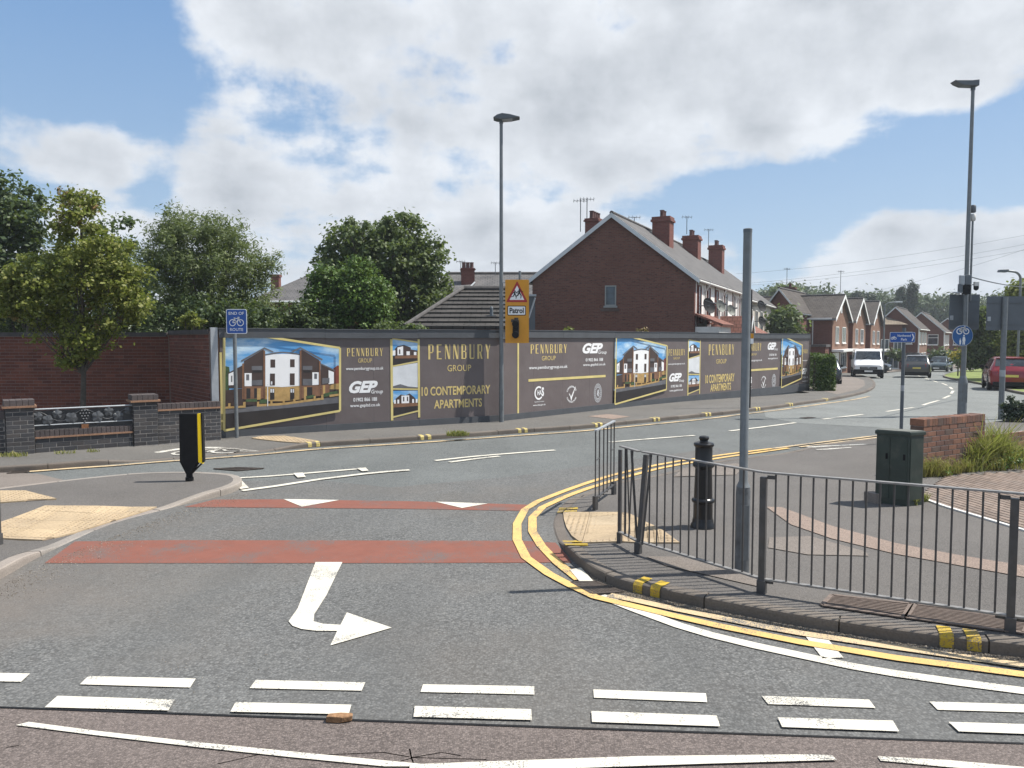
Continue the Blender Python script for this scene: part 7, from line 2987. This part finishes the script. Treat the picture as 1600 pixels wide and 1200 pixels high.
# shrubs peeping over the wall and hoarding
def shrub(label, balls, n, per, cr, leaf, mat, cat='shrub', name='shrub', group=None, shell=.4):
    root = thing(name, label, cat, (balls[0][0], balls[0][1], 0), group)
    Pn, Nn, C_ = crown_points(balls, n, per, cr, .8, shell)
    quads('foliage', Pn, Nn, leaf * (.6 + .8 * rng.random(len(Pn))), mat, root, 'stuff', orig=Pn.mean(0))
    mb = MB()
    for k in rng.choice(len(C_), min(10, len(C_)), replace=False):
        mb.tube((balls[0][0], balls[0][1], 0), C_[k].tolist(), .03, .01, 5, cap=False)
    mb.build('stems', M_BARK, root)
    return root


shrub('pale green shrub peeping over the corner of the red wall', [ball(300, 500, 22, 10, 20.5)], 26, 30, .09, .045, L_ST)
shrub('dark shrub mass behind the hoarding between the willow and the ivy', [ball(440, 500, 40, 22, 26), ball(470, 495, 26, 28, 26), ball(500, 510, 30, 14, 26)], 120, 50, .2, .06, L_DRK)
shrub('dark undergrowth behind the wall below the willow', [ball(310, 500, 60, 30, 22.5), ball(380, 500, 50, 30, 22.5), ball(250, 500, 30, 24, 22.5)], 150, 60, .22, .055, L_DRK)
shrub('dense dark shrubs filling the garden behind the red wall', [ball(20, 500, 60, 26, 30), ball(120, 500, 60, 22, 30), ball(200, 500, 50, 24, 30), ball(-60, 490, 60, 30, 30)], 200, 50, .3, .09, L_DRK)
shrub('low green shrub growing behind the hoarding by the tiled roof', [ball(610, 512, 30, 9, 24.5), ball(640, 512, 20, 5, 23.2)], 40, 40, .12, .05, L_SYC)
shrub('small pale weed on top of the hoarding in front of the brick gable', [ball(887, 516, 9, 4, 24.5)], 10, 18, .08, .04, L_ST)
shrub('small dry weed on top of the hoarding near the second picture', [ball(1008, 516, 12, 4, 27)], 10, 18, .08, .04, L_COP)

# clipped hedge past the end of the hoarding
hb = P(1282, 606, 'p')
hg = thing('hedge', 'clipped green hedge block at the end of the hoarding', 'hedge', (hb.x, 34, PG(hb.x, 34)))
bx = [XZ(1264, 600, 34.2)[0], XZ(1293, 600, 34.2)[0], PG(hb.x, 34), XZ(0, 556, 34.2)[1]]
n = 9000
Pq = np.stack([rng.uniform(bx[0], bx[1], n), rng.uniform(33.4, 37.2, n), rng.uniform(bx[2], bx[3], n)], 1)
fc_ = rng.integers(0, 4, n)
for i in range(n):
    j = rng.normal() * .05
    if fc_[i] == 0: Pq[i, 1] = 33.4 + j
    elif fc_[i] == 1: Pq[i, 0] = bx[1] + j
    elif fc_[i] == 2: Pq[i, 2] = bx[3] + j
Nq = rng.normal(size=(n, 3)) + np.array([.3, -.6, .5])
Nq /= np.linalg.norm(Nq, axis=1)[:, None]
quads('foliage', Pq, Nq, .05 * (.6 + .8 * rng.random(n)), L_HDG, hg, 'stuff', orig=Pq.mean(0))
part(hg, 'stems', M_BARK, lambda mb: [mb.tube((bx[0] + .1 + .25 * i, 34 + .4 * (i % 3), bx[2] - .1), (bx[0] + .15 + .24 * i, 34 + .5 * (i % 3), bx[3] - .2), .03, n=5) for i in range(4)])

# bush by the cream terrace, and the belt of trees on the rising ground
shrub('dark green bush between the cream terrace and the brick houses', [ball(1222, 510, 18, 20, 56), ball(1230, 500, 14, 14, 56), ball(1240, 518, 8, 10, 56)], 90, 50, .5, .16, L_SYC)
hill = sheet('hills', [(-300, 170), (600, 170), (800, 700), (-600, 700)], M_GRASSY, lambda x, y: max(0, (y - 170)) * .035 - .1, kind='structure', cuts=[(-300, 600, 170, 700, 100)])
farb = []
for (px, py, rx, ry) in ((1215, 458, 18, 8), (1245, 462, 14, 9), (1352, 470, 20, 9), (1385, 476, 24, 10), (1440, 474, 26, 8), (1478, 480, 30, 14), (1455, 490, 30, 16), (1490, 500, 30, 14), (1530, 490, 30, 22), (1325, 470, 20, 6), (1290, 468, 18, 5),
                         (1365, 480, 20, 10), (1420, 482, 24, 12)):
    farb.append(ball(px, py, rx, ry, 190, 14))
Pn, Nn, C_ = crown_points(farb, 620, 60, 1.6)
woods = thing('distant_woods', 'belt of hazy green woodland on the rise behind the brick houses', 'woods', (80, 190, 0))
quads('foliage', Pn, Nn, .42 * (.6 + .8 * rng.random(len(Pn))), L_FAR, woods, 'stuff', orig=Pn.mean(0))
woods['kind'] = 'stuff'


def fartree(label, balls, mat, Y, n=130, per=45, leaf=.18, cr=.36, tr=.3, name='distant_tree'):
    x = balls[0][0]
    return tree(name, label, (x, Y, T(0, Y)), balls, n, per, cr, leaf, mat, tr, 6, shell=.45)


fartree('narrow dark poplar, the shorter of two beyond the houses', [ball(1407, 468, 2.5, 18, 150, 1.2), ball(1408, 456, 1.6, 8, 150, 1)], L_FARD, 150)
fartree('broad dark poplar, the taller of two beyond the houses', [ball(1424, 452, 5, 13, 150, 1.5), ball(1427, 468, 6, 18, 150, 1.5), ball(1421, 475, 5, 16, 150, 1.5)], L_FARD, 150, 150)
fartree('rounded distant tree above the second gabled house', [ball(1341, 466, 11, 9, 150)], L_FARD, 150)
fartree('small distant tree above the third gabled house', [ball(1359, 466, 7, 6, 150)], L_FARD, 150)
fartree('dark round tree beyond the plain brick house end', [ball(1228, 458, 20, 9, 120)], L_SYC, 120, leaf=.22, cr=.7)
tree('roadside_tree', 'green tree behind the grey sign backs on the right', (XZ(1545, 560, 50)[0], 50, T(0, 50)), [ball(1535, 535, 22, 32, 50), ball(1552, 545, 22, 30, 50), ball(1532, 500, 16, 20, 50), ball(1575, 550, 20, 30, 50), ball(1520, 555, 14, 16, 50)],
     300, 60, .45, .11, L_SYC, .16, 10)
tree('roadside_tree', 'tree at the right edge rising above the wide sign back', (XZ(1595, 560, 47)[0], 47, T(0, 47)), [ball(1598, 462, 22, 22, 47), ball(1610, 500, 30, 40, 47), ball(1590, 545, 18, 34, 47)],
     240, 60, .42, .11, L_ST, .16, 10)
shrub('bright yellow ball shaped shrub on a stem beside the far road', [ball(1497, 556, 9, 6, 62)], 30, 40, .25, .1, L_YEL)
shrub('low dark shrubs along the far verge behind the parked cars', [ball(1470, 556, 14, 8, 78), ball(1520, 560, 26, 9, 72), ball(1400, 556, 12, 6, 80)], 90, 40, .5, .16, L_DRK)
sp_ = Vector((XZ(1497, 575, 60)[0], 60, T(0, 60)))
for px_, Y_ in ((1497, 57), (1537, 56)):
    g = Vector((XZ(px_, 575, Y_)[0], Y_, T(0, Y_)))
    r_ = thing('sapling', 'thin staked sapling on the green verge, %s one' % ('nearer the yellow shrub' if px_ == 1497 else 'right hand'), 'tree', g)
    part(r_, 'trunk', M_BARK, lambda mb: mb.tube(g, g + Vector((0, 0, 1.3)), .05))
    part(r_, 'stake', M_PTIM, lambda mb: mb.tube(g + Vector((.2, 0, 0)), g + Vector((.2, 0, .9)), .04))

# green verge in the bend
vg = [(1474, 588), (1490, 583), (1530, 577), (1600, 573), (1720, 566), (1720, 625), (1600, 617), (1546, 604), (1510, 597), (1482, 592)]
M_TURF = plain('verge_turf', (0.15, 0.19, 0.045), 1.0, 0.25, 1.2, 0, .6, 25, dirt=((0.22, 0.21, 0.09), .6))
sheet('grass_verge', pp(vg), M_TURF, .10, None, 'structure')
kerb('kerb', [(1720, 566), (1600, 573), (1530, 577), (1490, 583), (1474, 588), (1482, 592), (1510, 597), (1546, 604), (1600, 617), (1720, 627)], 1, M_KERBD, stone=1.8, flat=.11)
sheet('grass_verge', pp([(1302, 573), (1334, 573), (1334, 581), (1302, 582)]), M_TURF, .10, None, 'structure')
sheet('far_footway', pp([(1378, 567), (1420, 566), (1420, 580), (1378, 583)]), A_FOOT2, .06, None, 'structure')
sheet('far_footway', pp([(1440, 567), (1600, 560), (1720, 556), (1720, 563), (1600, 568), (1500, 577), (1440, 575)]), A_FOOT2, .03, None, 'structure')


# tall weeds ----------------------------------------------------------
def weeds(label, spots, mat, hmin, hmax, wid=.006):
    """grass blades: spots of (point, radius, count)"""
    vs, fs = [], []
    for c, r, n, hm in spots:
        for _ in range(n):
            a, rr = random.random() * 6.28, r * math.sqrt(random.random())
            x, y = c.x + math.cos(a) * rr, c.y + math.sin(a) * rr * .55
            h = random.uniform(hmin, hmax) * hm
            lx, ly = random.gauss(0, .42) * h, random.gauss(0, .35) * h
            t = random.random() * 3.14
            wx, wy = math.cos(t) * wid, math.sin(t) * wid
            b = len(vs)
            vs += [(x - wx, y - wy, c.z), (x + wx, y + wy, c.z), (x + lx * .4 - wx * .8, y + ly * .4 - wy * .8, c.z + h * .6), (x + lx * .4 + wx * .8, y + ly * .4 + wy * .8, c.z + h * .6), (x + lx, y + ly, c.z + h * random.uniform(.8, 1))]
            fs += [(b, b + 1, b + 3, b + 2), (b + 2, b + 3, b + 4)]
    me = bpy.data.meshes.new('weeds')
    me.from_pydata(vs, [], fs)
    me.materials.append(mat)
    o = bpy.data.objects.new('weeds', me)
    COL.objects.link(o)
    return tag(o, label, kind='stuff')


G_GRASS = leafmat('grass_blades', (0.20, 0.22, 0.05), (0.34, 0.34, 0.09), (0.50, 0.44, 0.20), .4)
G_DRY = leafmat('grass_dry', (0.30, 0.25, 0.08), (0.40, 0.34, 0.13), (0.20, 0.22, 0.05), .35)
zp_ = lambda u, o, v=0: FWR.at(u, v, o)
weeds('tall grass and weeds along and over the dwarf wall', [(zp_(1.8, .1), .22, 160, 2.1), (zp_(1.62, .1), .1, 60, 1.9), (zp_(1.35, .14), .2, 200, 1.3), (zp_(1.75, .16), .3, 420, 1.45), (zp_(2.3, .15), .35, 360, 1.0), (zp_(3.2, .15), .4, 260, .8), (zp_(2.6, -.5), .6, 260, 1.5),
                                                            (zp_(4.0, .0), .5, 300, 1.2), (zp_(1.9, -.1), .3, 260, 1.5), (zp_(1.0, .2), .2, 60, .7)], G_GRASS, .18, .46, .010)
weeds('low yellowish weeds at the foot of the dwarf wall', [(zp_(.12, .16), .22, 240, .9), (zp_(.5, .18), .14, 100, .7), (zp_(.85, .18), .14, 110, .55), (zp_(1.4, .3), .22, 170, .7), (zp_(1.8, .42), .2, 90, .6), (zp_(-.12, .1), .13, 110, .9)], G_DRY, .15, .42, .006)
Pn, Nn, C_ = crown_points([tuple(zp_(.1, .16, .08)) + (.22, .12, .1), tuple(zp_(.5, .2, .05)) + (.2, .12, .07), tuple(zp_(1.5, .25, .1)) + (.4, .2, .16), tuple(zp_(2.1, .3, .1)) + (.5, .2, .16)], 60, 26, .07)
o = quads('weeds', Pn, Nn, .022 * (.6 + .8 * rng.random(len(Pn))), L_IVY, None, 'stuff')
o['label'] = 'leafy weeds at the foot of the dwarf wall'
q1, q2, q3 = P(712, 681, 'p'), P(30, 712, 'p'), P(150, 704, 'p')
weeds('tuft of grass growing in the far gutter', [(q1, .20, 260, .35), (q1 + Vector((.15, .05, 0)), .15, 120, .25)], G_GRASS, .2, .45, .008)
weeds('small weeds at the foot of the blue brick wall', [(P(22, 713, 'p'), .25, 120, .25), (P(100, 708.5, 'p'), .2, 60, .2), (P(146, 706, 'p'), .12, 40, .2), (P(1440, 783, 'p'), .08, 80, .35), (P(1428, 789, 'p'), .05, 50, .3)], G_GRASS, .2, .4, .006)
shrub('low black green bush behind the weeds at the right edge', [ball(1586, 646, 16, 12, 19.6), ball(1582, 632, 12, 10, 19.6), ball(1602, 640, 14, 12, 19.6)], 110, 50, .07, .03, L_FARD)


# ------------------------------------------------------------------ vehicles
def loft(stations, mat, name, root, smooth=True):
    """body from cross sections: (x, zbot, zmid, zbelt, ztop, w, wtop)"""
    vs, fs = [], []
    for x, zb, zm, zl, zt, w, wt in stations:
        h = [(w * .86, zb), (w * .985, zb + (zm - zb) * .35), (w, zm), (w * .975, zl), (wt, zt - .05 * (zt - zl) - .01), (wt * .86, zt), (0, zt + .02)]
        full = h + [(-a, b) for a, b in reversed(h[:-1])]
        vs += [(x, a, b) for a, b in full]
    n = 13
    for k in range(len(stations) - 1):
        for i in range(n):
            j = (i + 1) % n
            fs.append((k * n + i, (k + 1) * n + i, (k + 1) * n + j, k * n + j))
    fs.append(tuple(range(n)))
    fs.append(tuple(range((len(stations) - 1) * n, len(stations) * n))[::-1])
    mb = MB()
    mb.add(vs, fs)
    me_ = mb.build(name, mat, root, smooth=smooth)
    b = bmesh.new()
    b.from_mesh(me_.data)
    bmesh.ops.recalc_face_normals(b, faces=b.faces)
    b.to_mesh(me_.data)
    b.free()
    return me_


def wheel(root, x, y, r, w=.2):
    s = 1 if y > 0 else -1
    o = part(root, 'wheel', M_TYRE, lambda mb: mb.lathe((x, y, r), [(r * .62, -w / 2), (r * .93, -w / 2), (r, -w / 2 + .03), (r, w / 2 - .03), (r * .93, w / 2), (r * .62, w / 2)], 24, axis='y'), smooth=True)
    def rim(mb):
        mb.lathe((x, y + s * (w / 2 - .012), r), [(r * .60, -.02), (r * .64, .0), (r * .60, .02)], 20, axis='y')
    rb_o = part(o, 'rim', M_RIM, rim, smooth=True)
    def sp(mb):
        for k in range(5):
            t = k * 2 * math.pi / 5
            mb.ob((x + math.cos(t) * .05, y + s * (w / 2 + .010) - .006, r + math.sin(t) * .05), (math.cos(t) * r * .5, 0, math.sin(t) * r * .5), (0, .012, 0), (-math.sin(t) * .03, 0, math.cos(t) * .03))
    part(o, 'spokes', M_BLACKM, sp)
    return o


def car(label, cat, base, heading, L, W, H, paint, hood=.62, rear='hatch', view='rear', name='parked_car', group=None, plate_col=None, roofrail=False, belt=.60, clear=.2, wr=.33):
    """x forward from the rear bumper; built at the origin, then set down"""
    root = thing(name, label, cat, (0, 0, 0), group)
    w = W / 2
    zb, zl = clear, H * belt
    hx = L * (1 - .27)
    if rear == 'hatch':
        st = [(0.0, zb + .16, zl * .72, zl * .88, zl * .9, w * .84, w * .78), (.07, zb + .05, zl * .74, zl * .97, zl * .99, w * .95, w * .86), (.30, zb, zl * .72, zl * 1.01, zl + (H - zl) * .40, w, w * .80), (.62, zb, zl * .72, zl * 1.01, zl + (H - zl) * .90, w, w * .73),
              (1.0, zb, zl * .70, zl, H * .992, w, w * .72), (L * .45, zb, zl * .70, zl * .985, H, w, w * .72), (L * .58, zb, zl * .70, zl * .975, H * .975, w, w * .71), (L * .70, zb, zl * .70, zl * .96, zl + (H - zl) * .42, w, w * .78),
              (L * .77, zb, zl * .70, zl * .95, zl * 1.02, w, w * .82), (L * .9, zb, zl * .68, zl * .88, zl * .93, w * .97, w * .80), (L * .975, zb + .03, zl * .62, zl * .76, zl * .80, w * .88, w * .72), (L, zb + .10, zl * .55, zl * .66, zl * .68, w * .74, w * .6)]
    body = loft(st, paint, 'body', root)
    gl = M_GLASSC
    # glass set a hair proud of the shell
    def q3(x0, z0, x1, z1, w0, w1, dx):
        return [(x0 + dx, -w0, z0), (x0 + dx, w0, z0), (x1 + dx, w1, z1), (x1 + dx, -w1, z1)]
    rw0, rw1 = w * .80, w * .66
    part(root, 'rear_window', gl, lambda mb: mb.prism(q3(.27, zl + (H - zl) * .30, .58, zl + (H - zl) * .82, rw0 * .92, rw1, -.035), (-.008, 0, .004)))
    part(root, 'windscreen', gl, lambda mb: mb.prism(q3(L * .755, zl * 1.05, L * .605, H * .955, w * .76, w * .64, .04), (.008, 0, .004)))
    zt_, zb2 = H * .94, zl * 1.03
    for s in (-1, 1):
        def sidew(mb, a=((.55, zb2), (L * .40, zb2), (L * .40, zt_), (.85, zt_))):
            pts = [(x, s * (w * .985 - (z - zl) / (H - zl) * w * .26 + .006), z) for x, z in a]
            mb.prism(pts, (0, s * .006, 0))
        part(root, 'side_window', gl, sidew)
        part(root, 'side_window', gl, lambda mb: sidew(mb, ((L * .42, zb2), (L * .735, zb2), (L * .60, zt_), (L * .42, zt_))))
        mi = part(root, 'mirror', M_BLACKM, lambda mb: mb.box(L * .69, s * (w + .09), zl * 1.02, .10, .2, .14), bevel=.03)
        part(root, 'rear_lamp', M_LAMPR, lambda mb: mb.ob((.0, s * w * .60, zl * .80), (.16, s * w * .27, 0.0), (.07, s * -.02, .20), (-.04, 0, 0)), bevel=.01)
        part(root, 'headlight', M_LAMPW, lambda mb: mb.ob((L - .16, s * w * .62, zl * .62), (-.12, s * w * .26, .02), (-.06, 0, .14), (.09, 0, 0)), bevel=.01)
        for x in (L * .19, L * .81):
            part(root, 'wheel_arch', M_BLACKM, lambda mb: mb.lathe((x, s * (w * .945), wr), [(wr * 1.17, -.05), (wr * 1.17, .052)], 24, axis='y'))
            wheel(root, x, s * (w - .085), wr, .2)
    part(root, 'bumper', M_BLACKM, lambda mb: mb.ob((-.03, -w * .84, zb), (0, w * 1.68, 0), (.25, 0, 0), (.0, 0, .20)), bevel=.04)
    part(root, 'bumper', M_BLACKM, lambda mb: mb.ob((L - .22, -w * .76, zb), (0, w * 1.52, 0), (.23, 0, 0), (0, 0, .16)), bevel=.04)
    part(root, 'grille', M_BLACKM, lambda mb: mb.ob((L - .08, -w * .45, zl * .50), (0, w * .9, 0), (.08, 0, 0), (-.02, 0, .16)), bevel=.01)
    part(root, 'number_plate', plate_col or plain('plate_yellow', (.62, .50, .10), .5, .05, 5), lambda mb: mb.ob((-.02, -.26, zl * .66), (0, .52, 0), (.012, 0, 0), (.012, 0, .11)))
    part(root, 'number_plate', M_WHITE, lambda mb: mb.ob((L + .005, -.26, zl * .34), (0, .52, 0), (.012, 0, 0), (0, 0, .11)))
    part(root, 'tailgate_spoiler', paint, lambda mb: mb.ob((.52, -w * .66, H * .955), (0, w * 1.32, 0), (.35, 0, .02), (0, 0, .03)), bevel=.01)
    part(root, 'underbody', M_BLACKM, lambda mb: mb.ob((.3, -w * .8, .16), (L - .6, 0, 0), (0, w * 1.6, 0), (0, 0, .2)))
    root.rotation_euler = (0, 0, heading)
    c_, s_ = math.cos(heading), math.sin(heading)
    root.location = (base[0] - c_ * (0), base[1] - s_ * 0, base[2])
    ORIG[root.name] = Vector(base)
    return root


P_GREY = metalpaint('paint_gunmetal', (0.075, 0.072, 0.068), .3, .4)
P_RED = metalpaint('paint_maroon', (0.22, 0.012, 0.018), .25, .2)
P_DARK = metalpaint('paint_dark_blue', (0.022, 0.030, 0.042), .25, .2)
P_BLACK = metalpaint('paint_black', (0.014, 0.015, 0.018), .25, .1)
P_SILV = metalpaint('paint_silver', (0.32, 0.34, 0.36), .3, .5)
P_WHITE = metalpaint('paint_white', (0.74, 0.75, 0.76), .35, 0)
P_TEAL = metalpaint('paint_green_blue', (0.035, 0.055, 0.062), .25, .3)


def carat(label, px0, px1, py, Y, heading, L, W, H, paint, rearview=True, **kw):
    """car whose nearer end is centred between two pixels at depth Y"""
    x = XZ((px0 + px1) / 2, py, Y)[0]
    c_, s_ = math.cos(heading), math.sin(heading)
    b = Vector((x, Y, T(x, Y)))
    if not rearview:
        b = b - Vector((c_, s_, 0)) * L
    b.z = T(x, Y)
    return car(label, 'car', b, heading, L, W, H, paint, **kw)


carat('grey crossover driving away along the far road', 1412, 1452, 586, 55, R(63), 4.4, 1.85, 1.62, P_GREY, name='moving_car', belt=.62, clear=.24, wr=.36)
carat('dark red hatchback at the right edge waiting at the junction', 1549, 1612, 612, 35.3, R(63), 4.1, 1.80, 1.55, P_RED, name='moving_car', belt=.62, clear=.22, wr=.35)
carat('dark green blue hatchback coming towards us behind the grey crossover', 1452, 1474, 570, 75, R(-128), 4.2, 1.8, 1.48, P_TEAL, rearview=False, name='moving_car')
carat('tall dark people carrier parked behind the grey crossover', 1412, 1440, 565, 78, R(60), 4.6, 1.9, 1.85, P_BLACK, belt=.58)
carat('black hatchback parked in front of the third gabled house', 1378, 1404, 568, 70, R(-40), 4.1, 1.8, 1.6, P_BLACK, rearview=False)
carat('dark estate car parked beyond the hedge at the side road', 1275, 1300, 590, 41, R(70), 4.5, 1.8, 1.5, P_DARK)
carat('silver car parked far off below the grey sign back', 1538, 1556, 558, 88, R(160), 4.2, 1.75, 1.42, P_SILV, rearview=False)
carat('red car parked far off behind the tall lamp column', 1505, 1517, 558, 95, R(60), 4.2, 1.75, 1.45, P_RED)
carat('dark car parked far off by the low hedge', 1520, 1535, 560, 100, R(165), 4.2, 1.75, 1.42, P_DARK, rearview=False)

# white van facing us
van = thing('white_van', 'white van with a black bumper and grille pulling out of the side road', 'van', (0, 0, 0))
Lv, Wv, Hv = 4.9, 1.98, 2.02
w = Wv / 2
st = [(0, .35, 1.0, 1.3, Hv * .97, w * .97, w * .86), (.1, .30, 1.0, 1.3, Hv * .995, w, w * .88), (Lv * .68, .30, 1.0, 1.28, Hv, w, w * .88), (Lv * .74, .30, .95, 1.25, Hv * .97, w, w * .86), (Lv * .86, .30, .9, 1.18, 1.36, w, w * .88),
      (Lv * .90, .30, .85, 1.10, 1.20, w * .99, w * .86), (Lv * .97, .32, .75, .98, 1.05, w * .95, w * .84), (Lv, .38, .7, .88, .93, w * .88, w * .78)]
loft(st, P_WHITE, 'body', van)
part(van, 'windscreen', M_GLASSC, lambda mb: mb.prism([(Lv * .872, -w * .84, 1.34), (Lv * .872, w * .84, 1.34), (Lv * .762, w * .78, 1.90), (Lv * .762, -w * .78, 1.90)], (.012, 0, .006)))
part(van, 'wiper', M_BLACKM, lambda mb: (mb.tube((Lv * .885, -.5, 1.34), (Lv * .84, .1, 1.55), .012), mb.tube((Lv * .885, .2, 1.34), (Lv * .84, .7, 1.5), .012)))
part(van, 'bumper', M_BLACKM, lambda mb: mb.ob((Lv - .22, -w * .97, .30), (0, w * 1.94, 0), (.27, 0, 0), (0, 0, .34)), bevel=.05)
part(van, 'grille', M_BLACKM, lambda mb: mb.ob((Lv - .08, -w * .56, .66), (0, w * 1.12, 0), (.11, 0, 0), (-.03, 0, .17)), bevel=.01)
part(van, 'grille_bar', P_WHITE, lambda mb: mb.ob((Lv + .02, -w * .5, .735), (0, w * 1.0, 0), (.03, 0, 0), (0, 0, .02)))
part(van, 'badge', P_SILV, lambda mb: mb.lathe((Lv + .06, 0, .77), [(.07, -.01), (.07, .01)], 16, axis='x'))
part(van, 'number_plate', M_WHITE, lambda mb: mb.ob((Lv + .055, -.26, .46), (0, .52, 0), (.01, 0, 0), (0, 0, .11)))
for s in (-1, 1):
    part(van, 'headlight', M_LAMPW, lambda mb: mb.ob((Lv - .10, s * w * .60, .66), (-.08, s * w * .30, 0), (-.04, 0, .22), (.10, 0, 0)), bevel=.02)
    part(van, 'mirror', M_BLACKM, lambda mb: mb.box(Lv * .80, s * (w + .14), 1.30, .12, .2, .34), bevel=.03)
    part(van, 'side_window', M_GLASSC, lambda mb: mb.prism([(Lv * .60, s * (w * .985), 1.32), (Lv * .83, s * (w * .975), 1.32), (Lv * .75, s * (w * .90), 1.86), (Lv * .60, s * (w * .90), 1.86)], (0, s * .01, 0)))
    part(van, 'rear_lamp', M_LAMPR, lambda mb: mb.box(-.01, s * w * .9, .8, .04, .12, .5))
    part(van, 'side_rail', M_BLACKM, lambda mb: mb.ob((.3, s * (w + .001), .62), (Lv - 1.2, 0, 0), (0, s * .02, 0), (0, 0, .08)))
    for x in (.85, Lv - .80):
        part(van, 'wheel_arch', M_BLACKM, lambda mb: mb.lathe((x, s * (w * .95), .34), [(.42, -.05), (.42, .055)], 24, axis='y'))
        wheel(van, x, s * (w - .09), .34, .2)
Yv = 54.0
hd = R(-112)
front_ = Vector((XZ(1357, 580, Yv)[0], Yv, 0))
bx_ = front_ - Vector((math.cos(hd), math.sin(hd), 0)) * Lv
van.location = (bx_.x, bx_.y, T(front_.x, front_.y))
van.rotation_euler = (0, 0, hd)

# garden wall bits and telephone wires over the far road
def wire(label, a, b, sag=.6, r=.008):
    a, b = Vector(a), Vector(b)
    mb = MB()
    n = 18
    pts = [a.lerp(b, i / n) - Vector((0, 0, sag * 4 * (i / n) * (1 - i / n))) for i in range(n + 1)]
    mb.path(pts, r, 4)
    o = mb.build('telephone_wire', M_BACK, None, uv=False)
    tag(o, label, 'wire', 'telephone wires above the far houses')


for (x0, y0, x1, y1, Y0, Y1, lab) in ((1150, 428, 1680, 352, 60, 50, 'topmost thin telephone wire sloping up to the right over the far houses'), (1150, 444, 1680, 366, 60, 50, 'second thin telephone wire below the topmost one'),
                                      (1150, 447, 1680, 376, 62, 50, 'third thin telephone wire close under the second'), (1330, 462, 1680, 362, 70, 52, 'steeper thin telephone wire starting over the gabled houses')):
    a_, b_ = Q(x0, y0, Y0), Q(x1, y1, Y1)
    wire(lab, a_, b_, .4)
wire('short dark cable running down from the tall lamp column to the right', Q(1518, 433, 22.0), Q(1620, 449, 30), .08, .02)

# thin even haze over the whole scene
hz = MB()
hz.box(100, 335, -2.6, 1700, 850, 62.6)
hzm = bpy.data.materials.new('haze')
hzm.use_nodes = True
nt = hzm.node_tree
nt.nodes.clear()
o_ = nt.nodes.new('ShaderNodeOutputMaterial')
v_ = nt.nodes.new('ShaderNodeVolumePrincipled')
v_.inputs['Density'].default_value = 0.0006
v_.inputs['Color'].default_value = (0.8, 0.87, 0.95, 1)
v_.inputs['Anisotropy'].default_value = 0.2
nt.links.new(v_.outputs[0], o_.inputs['Volume'])
USE_HAZE = True
if USE_HAZE:
    h_ = hz.build('haze', hzm, None, uv=False)
    h_['kind'] = 'stuff'

GROUPS = {'satellite dish': 'satellite dishes on the terrace fronts', 'aerial': 'television aerials on the rooftops', 'street lamp': 'street lamps along the roads', 'car': 'cars on the far road',
          'shrub': 'shrubs behind the walls and along the verge', 'house': 'brick houses beyond the hoarding', 'manhole cover': 'metal covers in road and footway', 'railing': 'grey guardrails',
          'drain cover': 'gully grates by the kerbs', 'tree': 'trees behind the walls and along the road'}
for o in list(COL.objects):
    if o.parent is None and o.get('category') in GROUPS and not o.get('group'):
        o['group'] = GROUPS[o['category']]
